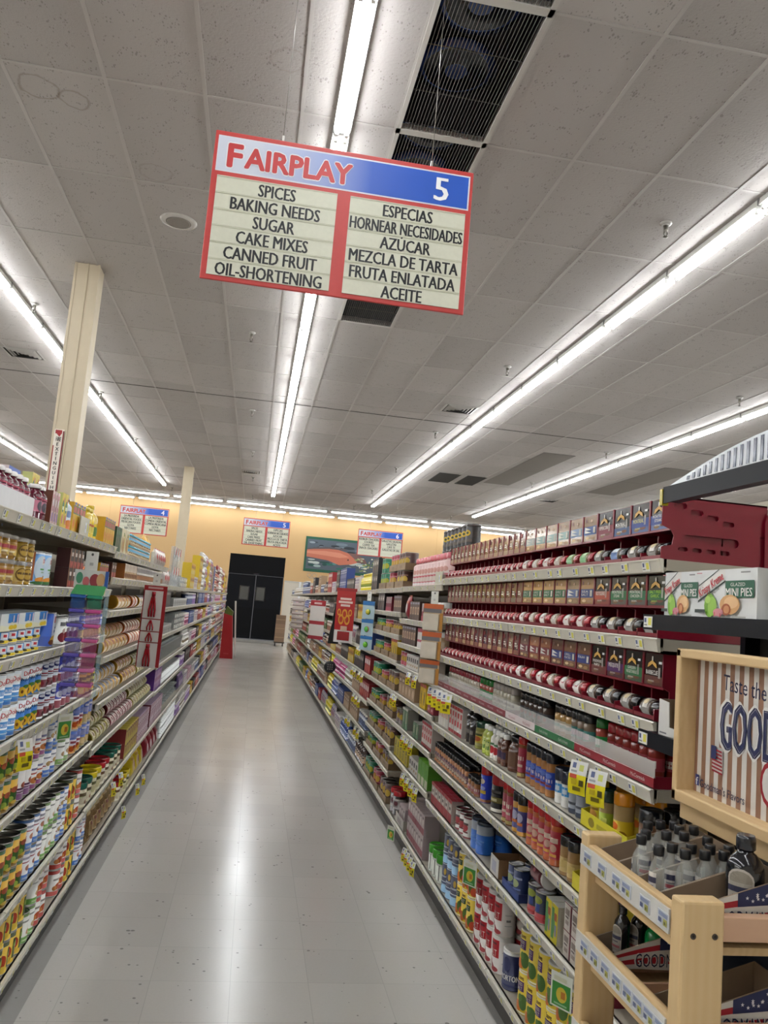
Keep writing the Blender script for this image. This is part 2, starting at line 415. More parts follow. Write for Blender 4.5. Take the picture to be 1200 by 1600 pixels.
PEACH = wall_material('peach_wall_paint', 'd6b07c', 'dab886'); CREAM = wall_material('cream_wall_paint', 'd9d2c4', 'd2cabb')
m = MB(); m.box(XW0, XW1, YW0, YW1, -.1, 0, FLOOR_M); struct(m.build('floor'))
# ceiling, left open over the return-air grilles
GX0, GX1, GY0, GY1 = .605, 1.205, 2.39, 8.49
m = MB()
for x0, x1, y0, y1 in ((XW0, GX0, YW0, YW1), (GX1, XW1, YW0, YW1), (GX0, GX1, YW0, GY0), (GX0, GX1, GY1, YW1)):
    m.box(x0, x1, y0, y1, CZ, CZ + .06, CEIL_M)
struct(m.build('ceiling'))
m = MB(); tb = mat('b0aba6', .5, 0, 'enamel', .05, 8)
k = -15
x = -.01 + .61 * math.ceil((XW0 + .01) / .61)
while x < XW1:
    m.box(x - .012, x + .012, YW0, YW1, CZ - .005, CZ - .0006, tb); x += .61
y = 4.83 - 1.22 * 7
while y < YW1:
    m.box(XW0, XW1, y - .0095, y + .0095, CZ - .0045, CZ - .0006, tb); y += 1.22
struct(m.build('trim_1'), 'pale metal grid between the ceiling tiles', 'ceiling grid')
m = MB(); m.box(XW0, XW1, 12.545, 12.565, CZ - .006, CZ - .001, 'matte:4c4742'); m.box(XW0, XW1, 22.4, 22.415, CZ - .006, CZ - .001, 'matte:5c5650')
struct(m.build('trim_2'), 'dark seam across the ceiling tiles', 'ceiling seam')
def wall(name, x0, x1, y0, y1, z0, z1, mm): m = MB(); m.box(x0, x1, y0, y1, z0, z1, mm); return struct(m.build(name))
DX0, DX1, DZ = -.97, .97, 2.95
m = MB()
m.box(XW0, DX0, YW1, YW1 + .15, 0, CZ, PEACH); m.box(DX1, XW1, YW1, YW1 + .15, 0, CZ, PEACH); m.box(DX0, DX1, YW1, YW1 + .15, DZ, CZ, PEACH)
for xx in (-5.2, -2.75, 6.4): m.box(xx - .004, xx + .004, YW1 - .003, YW1, 2.2, CZ, 'matte:c39c68')
struct(m.build('wall_north'))
wall('wall_west', XW0 - .15, XW0, YW0, YW1, 0, CZ, CREAM); wall('wall_east', XW1, XW1 + .15, YW0, YW1, 0, CZ, CREAM); wall('wall_south', XW0, XW1, YW0 - .15, YW0, 0, CZ, CREAM)
m = MB(); m.box(DX1 + .03, XW1, YW1 - .03, YW1, 0, 2.14, CREAM); m.box(DX1 + .03, XW1, YW1 - .045, YW1 - .03, 2.1, 2.15, 'gloss:c8c4bc')
m.box(1.52, 1.6, YW1 - .08, YW1 - .03, 0, 2.14, 'gloss:f0f0ee')
struct(m.build('trim_3'), 'cream lower wall panel beside the black doors', 'wall panel')
# black swing doors with their header panel
dk = mat('06070b', .6, 0, 'dark', .1, 3); dk2 = mat('080a11', .5, 0, 'dark', .1, 3)
d = empty('door_1', (0, YW1 + .02, 0)); struct(d, 'pair of black swing doors under a black header', 'door')
m = MB(); m.box(DX0, DX1, .02, .1, 2.28, DZ, dk); m.box(DX0, DX1, -.01, .02, 2.25, 2.29, dk2); m.box(-.1, .1, -.02, .02, 2.27, 2.31, 'gloss:30323a'); m.build('header_panel', d)
for sx, nm in ((-1, 'door_leaf'), (1, 'door_leaf')):
    lf = MB(); x0, x1 = (DX0 + .02, -.01) if sx < 0 else (.01, DX1 - .02)
    lf.bbox(x0, x1, 0, .05, .03, 2.24, dk2, .01)
    xc = (x0 + x1) / 2; lf.box(x0 + .03, x1 - .03, -.006, 0, .12, 1.1, dk); L = lf.build(nm, d)
    wv = MB(); xw = -.36 if sx < 0 else .2; wv.box(xw - .17, xw + .17, -.012, .0, 1.35, 1.85, 'gloss:1a1c20'); wv.box(xw - .14, xw + .14, -.015, -.011, 1.38, 1.82, 'gloss:4d4f4c'); wv.build('window_pane', L)
m = MB(); m.box(DX0 - .03, DX1 + .05, YW1 - 1.9, YW1, .0005, .004, 'gloss:c9c7c2'); m.box(DX0 - .03, DX1 + .05, YW1 - 1.92, YW1 - 1.86, .0005, .006, 'gloss:8f8d88')
struct(m.build('trim_4'), 'pale worn threshold strip before the black doors', 'threshold')
# ---------------------------------------------------------------- columns
def column(y, text):
    o = empty('column', (-1.93, y, 0)); struct(o, 'cream square steel column %s' % ('with a fire extinguisher sign' if text else 'near the peach wall'), 'column')
    m = MB(); cm = mat('c6b89f', .5, 0, 'enamel', .06, 6)
    m.bbox(-.115, .115, -.115, .115, 0, CZ, cm, .006); m.build('shaft', o)
    s = MB(); s.box(-.118, -.095, -.121, -.114, 0, CZ, cm); s.box(.0, .015, -.123, -.114, 0, CZ, cm); s.box(.098, .12, -.121, -.114, 0, CZ, cm); s.build('corner_trim', o)
    if text:
        s = MB(); s.box(-.095, -.005, -.128, -.12, 2.2, 2.92, 'e6ddd2', {}); g = g_plane((-.05, -.128, 2.2), (1, 0, 0), (0, 0, 1))
        s.dec(g, [('R', -1, .0, -.78, .78, '8e1f24'), ('R', .72, 0, .98, .98, '7a1a20'), ('R', -.8, .94, .55, .99, 'a3242a'), ('P', [(-.6, .945), (.5, .945), (.1, .9)], 'a3242a')] +
              [('T', 0, .87, .06, 'FIRE', '1c1a1a', .5, 0, .02)] + [('T', -.05, .80 - i * .064, .046, ch, '1c1a1a', None, 0, .03) for i, ch in enumerate('EXTINGUISHER')], .045, .72, 9)
        s.build('fire_sign', o)
column(8.0, True); column(20.45, False)
# ---------------------------------------------------------------- strip lights
def tube_material(strength):
    m = bpy.data.materials.new('fluorescent_tube'); m.use_nodes = True; nt = m.node_tree; nt.nodes.remove(nt.nodes['Principled BSDF'])
    e = nt.nodes.new('ShaderNodeEmission'); e.inputs[0].default_value = (.94, .975, 1.0, 1); e.inputs[1].default_value = strength
    nt.links.new(e.outputs[0], nt.nodes['Material Output'].inputs[0]); return m
TUBE = tube_material(TUBE_STRENGTH); TUBE2 = tube_material(TUBE_STRENGTH * .48); WHITE_EN = mat('e9e8e4', .35, 0, 'enamel', .03, 10); GREY_EN = mat('8b8a88', .4, 0, 'enamel', .05, 10)
def make_strip(L=1.25, TUBE=None):
    TUBE = TUBE or TUBE2
    m = MB(); h = .055
    m.prism([(-.055, -h), (.055, -h), (.045, 0), (-.045, 0)], -L / 2, L / 2, WHITE_EN)
    m.box(-.058, .058, L / 2, L / 2 + .012, -h, -.001, GREY_EN)
    o = m.build('strip_light')
    for sx in (-1, 1):
        t = MB(); t.tube([(sx * .032, -L / 2 + .03, -h - .022), (sx * .032, L / 2 - .03, -h - .022)], .0145, TUBE, 8); kid(t.build('tube'), o)
    for e in (-1, 1):
        s = MB()
        for sx in (-1, 1): s.bbox(sx * .032 - .012, sx * .032 + .012, e * (L / 2 - .028) - .012, e * (L / 2 - .028) + .012, -h - .042, -h, WHITE_EN, .003)
        s.bbox(-.048, .048, e * (L / 2 - .022) - .018, e * (L / 2 - .022) + .018, -h - .008, -h + .001, WHITE_EN, .002); kid(s.build('socket'), o)
    return o
STRIP2 = Kind(lambda: make_strip(1.62, TUBE2), .11, 1.65, .1, 'ceiling light')
STRIP = Kind(lambda: make_strip(1.25, TUBE), .11, 1.25, .1, 'ceiling light')
ROWS = [(-9.15, 'row over the far west aisle'), (-6.0, 'row two aisles before the clip strips'), (-2.92, 'row behind the cream column'), (.255, 'row over the glossy aisle floor'),
        (3.28, 'long row beyond the spice racks'), (6.46, 'second row beyond the spice racks'), (9.55, 'third row beyond the spice racks')]
for rx, nm in ROWS:
    y = 23.98 - .636
    while y > -3.3:
        if not (rx > 12): STRIP.put((rx, y, CZ - .001), 0, 'white twin-tube strip light in the %s' % nm, 'strip lights, ' + nm)
        y -= 1.272
for ry, nm in ((26.55, 'crosswise row before the peach wall'), (28.15, 'crosswise row against the peach wall')):
    x = -9.0 + (.4 if ry > 27 else 0)
    while x < 13:
        STRIP2.put((x, ry, CZ - .001), PI / 2, 'white twin-tube strip light in the %s' % nm, 'strip lights, ' + nm); x += 1.72
# ---------------------------------------------------------------- grilles, vents, sprinklers, ceiling speaker
def grille(i, y0, y1):
    x0, x1 = GX0 - .004, GX1 + .004; o = empty('return_air_grille', (0, y0, CZ)); nm = ['first', 'second', 'third', 'fourth', 'fifth'][i]
    tag(o, ['dark slatted ceiling grille out of sight ahead of the aisle sign', 'big dark slatted ceiling grille with round fans showing above it', 'short dark slatted grille just above the number on the aisle sign', 'dark slatted ceiling grille hidden behind the aisle sign', 'small dark slatted ceiling grille just under the aisle sign'][i], 'ceiling grille', 'return air grilles')
    fr = mat('b9b5ae', .45, 0, 'enamel', .05, 10); L = y1 - y0
    m = MB()
    for a, b, c, d in ((x0, x0 + .028, 0, L), (x1 - .028, x1, 0, L), (x0, x1, 0, .028), (x0, x1, L - .028, L)): m.box(a, b, c, d, -.012, .03, fr)
    m.build('frame', o)
    s = MB(); n = 27
    for k in range(1, n):
        xx = x0 + .028 + (x1 - x0 - .056) * k / n; s.box(xx - .0016, xx + .0016, .028, L - .028, -.005, .004, 'gloss:6a6764')
    for t in (.33, .66): s.box(x0 + .028, x1 - .028, L * t - .002, L * t + .002, .004, .01, 'gloss:55524f')
    s.build('slats', o)
    b = MB(); dkb = mat('2a2c33', .8, 0, 'matte', .2, 5)
    b.box(x0, x1, 0, L, .38, .4, dkb); b.box(x0 - .02, x0, 0, L, .06, .4, dkb); b.box(x1, x1 + .02, 0, L, .06, .4, dkb); b.box(x0, x1, -.004, .0, .06, .4, dkb); b.box(x0, x1, L, L + .004, .06, .4, dkb); b.build('plenum_box', o)
    f = MB()
    for yy in ((L * .28, L * .74) if L > .8 else (L * .5,)):
        xc = (x0 + x1) / 2; f.lathe([(.24, .30, 'gloss:2b3d6e'), (.25, .26, 'gloss:2b3d6e'), (.2, .25, 'gloss:0f1526'), (.09, .27, 'gloss:0f1526'), (.07, .24, 'gloss:2b3d6e')], 28, True, True, True, (xc, yy))
    f.build('fan', o)
GE = [2.39, 3.61, 4.83, 6.05, 7.27, 8.49]
for i in range(5): grille(i, GE[i], GE[i + 1])
def square_vent(x, y, label, s=.5):
    o = empty('ceiling_vent', (x, y, CZ)); tag(o, label, 'ceiling vent', 'square ceiling vents'); a = MB(); em = mat('9d9993', .4, 0, 'enamel', .06, 10)
    def ring(mb, h0, h1, z0, z1, mm):
        for q in range(4):
            A = PI / 2 * q; c, sn = math.cos(A), math.sin(A)
            P = [(h0, -h0, z0), (h0, h0, z0), (h1, h1, z1), (h1, -h1, z1)]
            mb.add([(px * c - py * sn, px * sn + py * c, pz) for px, py, pz in P], [(0, 1, 2, 3)], mm)
    ring(a, s / 2, s / 2 - .03, -.004, -.014, em); a.build('frame', o)
    b = MB()
    for j in range(4): ring(b, s / 2 - .05 - j * .05, s / 2 - .085 - j * .05, -.004, -.022, em)
    b.box(-s / 2 + .02, s / 2 - .02, -s / 2 + .02, s / 2 - .02, -.0035, -.001, 'matte:26231f'); b.build('louvre', o)
square_vent(2.78, 11.6, 'grey square louvred vent beside the long row of strip lights'); square_vent(-3.5, 11.5, 'grey square louvred vent behind the cream column with the sign')
square_vent(-.4, 20.05, 'small grey louvred vent over the far end of the aisle'); square_vent(7.2, 19.5, 'small grey louvred vent between the farther light rows')
for xa, xb, lb in ((3.8, 4.3, 'black square ceiling grille touching the long light row'), (4.45, 4.9, 'black square ceiling grille next to the pale flat panels')):
    o = empty('black_grille', ((xa + xb) / 2, 17.85, CZ)); tag(o, lb, 'ceiling grille', 'pair of black grilles'); q = MB(); hw = (xb - xa) / 2
    q.box(-hw, hw, -.62, .62, -.008, -.001, 'matte:2b2926'); q.build('backing', o)
    q = MB()
    for i in range(24): yy = -.6 + i * .052; q.box(-hw + .01, hw - .01, yy, yy + .012, -.016, -.008, 'matte:4a4743')
    q.build('slats', o)
for xa, xb, ya, yb, lb in ((5.0, 5.62, 13.9, 17.9, 'dull grey flat panel strip set among the ceiling tiles beside the black grilles'), (7.45, 8.15, 14, 17.7, 'dull grey flat panel strip between the farther light rows')):
    q = MB(); q.box(xa, xb, ya, yb, CZ - .009, CZ - .006, 'matte:7b756f'); q.box(xa, xb, (ya + yb) / 2 - .006, (ya + yb) / 2 + .006, CZ - .0095, CZ - .009, 'matte:5f5a55'); tag(q.build('ceiling_panel'), lb, 'ceiling panel')
def make_sprinkler():
    m = MB(); m.lathe([(.045, -.001, 'gloss:b7b4ae'), (.047, -.008, 'gloss:b7b4ae'), (.032, -.022, 'gloss:a7a49e'), (.022, -.024, 'gloss:c9c7c2')][::-1], 16)
    m.xf(Matrix.Identity(4)); o = m.build('sprinkler'); b = MB()
    b.lathe([(.016, -.075, 'steel:a5a29a'), (.018, -.06, 'steel:a5a29a'), (.018, -.024, 'steel:a5a29a')], 12); kid(b.build('pipe'), o)
    d = MB()
    d.tube([(-.011, 0, -.075), (-.016, 0, -.09), (-.004, 0, -.112)], .0035, 'steel:6e6a63', 6); d.tube([(.011, 0, -.075), (.016, 0, -.09), (.004, 0, -.112)], .0035, 'steel:6e6a63', 6)
    d.lathe([(.006, -.12, 'steel:6e6a63'), (.02, -.115, 'steel:6e6a63'), (.02, -.112, 'steel:6e6a63'), (.006, -.108, 'steel:6e6a63')], 12); kid(d.build('deflector'), o); return o
SPR = Kind(make_sprinkler, .1, .1, .12, 'sprinkler')
for x, nm in ((-2.79, 'line by the cream column'), (-.34, 'line past the aisle sign'), (2.81, 'line before the long row of lights'), (5.95, 'line between the two longer light rows')):
    for y in (5.42, 9.3, 13.3, 17.2, 20.9, 24.8):
        if y < 6 and x != 2.81: continue
        SPR.put((x, y, CZ), random.random(), 'pendant fire sprinkler in the %s' % nm if y > 6 else 'large pendant fire sprinkler by itself between aisle sign and long light row', 'sprinklers, ' + nm if y > 6 else None)
o = empty('ceiling_speaker', (-.95, 6.66, CZ)); tag(o, 'round white speaker in the tile beside the aisle sign', 'speaker')
m = MB(); m.lathe([(.1, -.012, 'gloss:7d766f'), (.105, -.014, 'gloss:b9b4ae'), (.13, -.012, 'gloss:b9b4ae'), (.155, -.003, 'gloss:b9b4ae'), (.155, -.001, 'gloss:b9b4ae')], 32); m.build('bezel', o)
m = MB(); m.lathe([(.09, -.017, 'matte:8a837c'), (.1, -.012, 'matte:8a837c')], 28); m.build('speaker_grille', o)
# ---------------------------------------------------------------- aisle signs
SIGN_GRAD = None
def sign_gradient():
    m, nt, b = node_mat('sign_header_print'); tc = nt.nodes.new('ShaderNodeTexCoord'); s = nt.nodes.new('ShaderNodeSeparateXYZ'); nt.links.new(tc.outputs['Object'], s.inputs[0])
    f = nt.nodes.new('ShaderNodeMapRange'); f.inputs[1].default_value = -.42; f.inputs[2].default_value = .12; nt.links.new(s.outputs[0], f.inputs[0])
    nt.links.new(mix_col(nt, f.outputs[0], lin('cfd4e2'), lin('2c5bc0')), b.inputs['Base Color']); b.inputs['Roughness'].default_value = .35; return m
SIGN_GRAD = sign_gradient()
def aisle_sign(x, y, zt, num, left, right, label, wires=True, W=1.21, H=.705):
    o = empty('aisle_sign', (x, y, zt - H)); tag(o, label, 'sign')
    m = MB(); m.bbox(-W / 2, W / 2, 0, .012, 0, H, 'c2413f', .004); m.build('board', o)
    g = g_plane((0, 0, 0), (1, 0, 0), (0, 0, 1)); w2 = W / 2
    h = MB(); h.dec(g, [('R', -.975, .725, .975, .968, 'd5d8e2'), ('R', -.963, .735, .963, .958, SIGN_GRAD)], w2, H, 9)
    bb = .02
    h.dec(lambda u, v, k: g(u, v, k + 3), [('T', -.84, .845, .165, 'F', 'e3e4ea', .05, 0, .085), ('T', -.36, .842, .145, 'AIRPLAY', 'e3e4ea', .40, 0, .085), ('T', -.84, .845, .16, 'F', 'c23a3c', .048, 0, .05),
          ('T', -.36, .842, .14, 'AIRPLAY', 'c23a3c', .40, 0, .05), ('T', .75, .85, .17, str(num), 'f2f2f4', None, 0, .03)], w2, H, 9)
    h.build('header', o)
    for (ua, ub, lines) in ((-.955, -.05, left), (.05, .955, right)):
        n = len(lines); v1, v0 = .695, .03
        for i, tx in enumerate(lines):
            a = v1 - (v1 - v0) * i / n; b = v1 - (v1 - v0) * (i + 1) / n; s = MB()
            s.box(ua * w2, ub * w2, -.004, 0, b * H + .001, a * H - .001, 'd3d3c1'); s.box(ua * w2, ub * w2, -.006, -.004, a * H - .006, a * H - .001, 'c9c9b4')
            if tx:
                tv, tf, tw = text2d(tx); hh = .086; wf = min(tw * hh * H * .71 / W, (ub - ua) / 2 * .97)
                s.dec(lambda u, v, k: (u, -.0045 - EPS * k, v), [('T', (ua + ub) / 2, (a + b) / 2 - .006, hh, tx, '17181c', wf, 0, .034)], w2, H, 9)
            s.build('name_strip', o)
    if wires:
        for u in (-.5, .66):
            q = MB(); q.tube([(u * w2, .006, H - .005), (u * w2, .006, CZ - .014 - (zt - H))], .0018, 'steel:8d8a84', 5); q.box(u * w2 - .005, u * w2 + .005, .0, .012, H, H + .025, 'steel:c9c7c2'); q.build('hanger_wire', o)
E5 = ['SPICES', 'BAKING NEEDS', 'SUGAR', 'CAKE MIXES', 'CANNED FRUIT', 'OIL-SHORTENING']; S5 = ['ESPECIAS', 'HORNEAR NECESIDADES', 'AZÚCAR', 'MEZCLA DE TARTA', 'FRUTA ENLATADA', 'ACEITE']
aisle_sign(.222, 3.5, 3.585, 5, E5, S5, 'large hanging aisle sign, red, white and blue, number 5, listing spices and baking needs')
aisle_sign(.14, 21, 3.52, 5, E5, S5, 'small far aisle sign with number 5 above the black doors')
aisle_sign(-2.97, 21, 3.53, 4, ['LA PREFERIDA', 'ORIENTAL FOODS', 'MEXICAN FOODS', 'GOYA', 'NECTARES', ''], ['LA PREFERIDA', 'COMIDA ORIENTAL', 'COMIDA MEXICANA', 'GOYA', 'NECTARES', ''], 'far aisle sign with number 4 beside the second cream column')
aisle_sign(3.16, 21, 3.52, 6, ['KEEBLER CRACKERS', 'COOKIES', 'COFFEE TEA', 'SNACK CRACKERS', '', ''], ['GALLETAS SALADAS', 'GALLETAS', 'CAFE TE', 'GALLETAS DE SAL', '', ''], 'far aisle sign with number 6 before the fish poster')
# ---------------------------------------------------------------- fish poster, small wall things
def poster():
    o = empty('fish_poster', (3.02, YW1, 2.55)); tag(o, 'green-bordered poster of a whole salmon on the peach wall', 'poster'); W, H = 2.8, 1.25
    m = MB(); m.box(-W / 2, W / 2, -.02, -.001, 0, H, '1f5a44'); m.build('backing', o); g = g_plane((0, -.02, 0), (1, 0, 0), (0, 0, 1)); p = MB()
    it = [('R', -.95, .08, .95, .93, '54606c')]
    for i in range(22): it.append(('E', random.uniform(-.85, .85), random.uniform(.62, .88), random.uniform(.06, .16), random.uniform(.02, .05), random.choice(['3c4650', '8b98a3', '2b333b', '70808c'])))
    for i in range(26): it.append(('E', random.uniform(-.85, .6), random.uniform(.14, .36), random.uniform(.05, .14), random.uniform(.015, .04), random.choice(['2e6f62', '9fb5b4', '1f4f49', '5f8f8c', 'c5d0cc'])))
    it += [('P', [(-.95, .62), (-.6, .68), (-.2, .7), (.1, .62), (.3, .45), (.36, .36), (.2, .3), (-.1, .25), (-.4, .36), (-.95, .42)], 'c8745c'), ('P', [(-.95, .58), (-.5, .62), (-.1, .6), (.15, .5), (-.1, .46), (-.6, .5), (-.95, .52)], 'd98f74'),
           ('P', [(.1, .62), (.3, .62), (.55, .48), (.62, .36), (.36, .36), (.3, .45)], '7b5a56'), ('P', [(-.95, .66), (-.5, .74), (0, .74), (.1, .68), (-.4, .69), (-.95, .63)], '5b5458'), ('E', .12, .42, .02, .025, '4c2a26')]
    for i in range(40): it.append(('E', random.uniform(.3, .92), random.uniform(.12, .5), random.uniform(.01, .05), random.uniform(.01, .03), random.choice(['b5b48a', '8f9d5e', 'd8d5bd', '5f7f3e'])))
    p.dec(g, it, W / 2, H, 9); p.build('picture', o)
poster()
m = MB()
for dx in (-.09, .09):
    pts = [(1.95 + dx + .075 * math.cos(2 * PI * i / 20), YW1 - .02, 2.42 + .075 * math.sin(2 * PI * i / 20)) for i in range(21)]; m.tube(pts, .012, 'gloss:c9b79c', 6)
m.box(1.86, 2.04, YW1 - .03, YW1 - .001, 2.30, 2.335, 'gloss:c9b79c'); tag(m.build('wall_bell'), 'small pair of pale rings mounted on the peach wall', 'wall fitting')
o = empty('stock_cart', (.92, 26, 0)); tag(o, 'low dolly stacked with brown boxes by the black doors', 'cart'); m = MB(); m.box(-.16, .16, -.2, .2, .1, .14, 'matte:3b332c'); m.build('platform', o)
for sx in (-.12, .12):
    q = MB(); q.tube([(sx - .012, -.14, .05), (sx + .012, -.14, .05)], .05, 'matte:1c1a19', 12); q.build('wheel', o); q = MB(); q.tube([(sx - .012, .14, .05), (sx + .012, .14, .05)], .05, 'matte:1c1a19', 12); q.build('wheel', o)
for i, (a, b) in enumerate(((.141, .42), (.421, .7), (.701, .98))):
    m = MB(); c = ['7f6752', '876d57', '7a624d'][i]; m.box(.92 - .15, .92 + .15, 25.82, 26.18, a, b, 'matte:' + c); m.box(.765, 1.075, 25.815, 25.82, (a + b) / 2 - .01, (a + b) / 2 + .01, 'matte:9c8465')
    tag(m.build('carton'), ['brown carton lowest on the dolly by the black doors', 'brown carton in the middle of the dolly stack', 'brown carton topmost on the dolly stack'][i], 'box', 'cartons on the dolly')
# ================================================================ GONDOLAS
SHELF_EN = mat('a39c8d', .4, 0, 'enamel', .05, 12); BACK_EN = mat('b3ab9a', .6, 0, 'enamel', .06, 10); KICK = mat('4a4745', .5, 0, 'enamel', .08, 8); RAIL = mat('cdc8ba', .3, 0, 'enamel', .04, 20)
def gondola(side, y0, y1, top, label):
    sg = 1 if side == 'R' else -1; xl = RX if side == 'R' else -LX   # work in |x| then mirror
    o = empty('gondola_frame', (0, y0, 0)); tag(o, label, 'shelf unit'); L = y1 - y0
    def bx(m, a, b, c, d, e, f, mm): m.box(min(sg * a, sg * b), max(sg * a, sg * b), c, d, e, f, mm)
    m = MB(); bx(m, xl + .53, xl + .56, 0, L, .1, top - .27, mat('5c554b', .6, 0, 'enamel', .08, 10)); bx(m, xl + .53, xl + .56, 0, L, top - .27, top, BACK_EN)  # lower panel darker than the cream top: shelf shade put into its colour
    n = int(L / .0762)
    for i in range(n):      # pegboard holes along the open top of the panel
        for zz in (top - .035, top - .075): bx(m, xl + .5295, xl + .5302, .03 + i * .0762, .042 + i * .0762, zz - .006, zz + .006, 'matte:3b352c')
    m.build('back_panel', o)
    m = MB(); kx = (RK if side == 'R' else -LK); bx(m, kx, kx + .06, 0, L, 0, .11, KICK); bx(m, kx + .06, xl + .56, 0, L, 0, .08, KICK); m.build('kick_plate', o)
    y = 0
    while y < L + .01:
        m = MB(); yy = min(y, L - .02); bx(m, xl + .49, xl + .528, yy - .012, yy + .012, .081, top + .01, BACK_EN); m.build('upright', o); y += 1.22
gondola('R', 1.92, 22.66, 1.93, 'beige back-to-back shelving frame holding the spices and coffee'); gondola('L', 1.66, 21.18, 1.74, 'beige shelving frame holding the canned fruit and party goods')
def tag_mesh():
    m = MB(); m.box(-.02, .02, -.0012, 0, -.013, .013, 'e8e8e2'); g = g_plane((0, -.0012, 0), (1, 0, 0), (0, 0, 1))
    m.dec(g, [('R', .1, -.6, .85, .75, 'd9d25a'), ('R', -.8, -.1, -.35, .7, '4e5a86'), ('R', -.8, -.7, -.05, -.45, '8a8a88')], .02, .013, 9); o = m.build('price_tag', link=False); return o.data
TAGM = tag_mesh()
ORD = ['bottom shelf', 'second shelf up', 'third shelf up', 'fourth shelf up', 'fifth shelf up', 'sixth shelf up', 'seventh shelf up', 'eighth shelf up']
def shelf(side, y0, y1, z, where, depth=.47, step=.12, first=.06, base=False, tags=True):
    sg = 1 if side == 'R' else -1; xl = RX if side == 'R' else LX
    o = empty('shelf', (xl, (y0 + y1) / 2, z), -PI / 2 * sg); tag(o, 'beige metal %s' % where, 'shelf'); W = y1 - y0 - .006   # local: front -y, x along the aisle
    m = MB(); m.box(-W / 2, W / 2, .012, depth, -.022, -.0005, SHELF_EN)
    m.box(-W / 2, W / 2, .012, .02, -.032, -.0005, SHELF_EN)
    for e in (-1, 1): m.prism([(.02, -.03), (depth, -.0335), (depth, -.0005), (.02, -.0005)], e * W / 2 - .002, e * W / 2 + .002, SHELF_EN, 'x')
    m.build('tray', o)
    m = MB(); m.prism([(.012, .0), (.004, .001), (.0, -.003), (.006, -.034), (.014, -.036)], -W / 2, W / 2, RAIL, 'x'); m.prism([(.0, -.0025), (-.003, -.001), (-.0025, -.005)], -W / 2, W / 2, RAIL, 'x'); m.build('price_rail', o)
    if tags:
        x = -W / 2 + first
        while x < W / 2 - .02:
            t = bpy.data.objects.new('price_tag', TAGM); COL.objects.link(t); t.parent = o; t.location = (x + random.uniform(-.02, .02), .0018, -.0185); t.rotation_euler = (math.radians(11), 0, 0); x += step
    return o
LB, LP, LC = 'canned fruit bay', 'pie filling bay', 'clear plasticware bay'
ZL1 = [.155, .415, .75, 1.0, 1.255, 1.475, 1.685]; ZL2 = [.155, .42, .705, .92, 1.145, 1.37, 1.535, 1.665]
ZLF = [.155, .42, .69, .9, 1.13, 1.35, 1.53]
ZR1 = [.155, .495, .71, .905, 1.105, 1.27, 1.48, 1.685]; ZR3 = [.155, .525, .735, .93, 1.12, 1.27, 1.435, 1.655]; ZR4 = [.155, .38, .55, .735, .925, 1.135, 1.315, 1.475, 1.65]
ZRF = [.155, .45, .70, .92, 1.13, 1.37, 1.645]
NUMW = ['first', 'second', 'third', 'fourth', 'fifth', 'sixth', 'seventh', 'eighth', 'ninth', 'tenth', 'eleventh', 'twelfth', 'thirteenth', 'fourteenth']
def shn(zs, i): return 'top shelf' if i == len(zs) - 1 else (ORD[i] if i < 8 else 'ninth shelf up')
BAYS = []   # side, y0, y1, zs, name
BAYS += [('L', 1.66, 2.88, ZL1, LB), ('L', 2.88, 4.10, ZL1, LB), ('L', 4.10, 5.32, ZL2, LP), ('L', 5.32, 6.54, ZL2, LP), ('L', 6.54, 7.76, ZLF, LC), ('L', 7.76, 8.98, ZLF, LC)]
for i in range(10): BAYS.append(('L', 8.98 + 1.22 * i, 10.2 + 1.22 * i, ZLF, '%s bay past the plasticware' % NUMW[i]))
BAYS += [('R', 1.92, 3.14, ZR1, 'spice bay'), ('R', 3.14, 4.36, ZR1, 'spice bay'), ('R', 4.36, 5.58, ZR3, 'cocoa box bay'), ('R', 5.58, 6.80, ZR4, 'coffee tin bay')]
for i in range(13): BAYS.append(('R', 6.80 + 1.22 * i, 8.02 + 1.22 * i, ZRF, '%s bay past the coffee tins' % NUMW[i]))
SEEN = {}
for sd, y0, y1, zs, nm in BAYS:
    k = SEEN.get(nm, 0); SEEN[nm] = k + 1
    two = sum(1 for b in BAYS if b[4] == nm) == 2
    wn = {'canned fruit bay': ['canned fruit bay, on the juice tray side', 'canned fruit bay, on the lunch box strip side'], 'pie filling bay': ['pie filling bay, half with the tubs', 'pie filling bay, half with the red utensils'],
          'clear plasticware bay': ['clear plasticware bay, half by the purple cartons', 'clear plasticware bay, half by the grey cups'], 'spice bay': ['spice bay, half by the wooden stand', 'spice bay, half by the clear pouches']}
    for i, z in enumerate(zs):
        far = y0 > 6.7; st = .12 if y0 < 4.2 else (.2 if y0 < 9 else .4)
        shelf(sd, y0, y1, z, '%s in the %s' % (shn(zs, i), wn[nm][k] if two else nm), step=st, base=(i == 0))
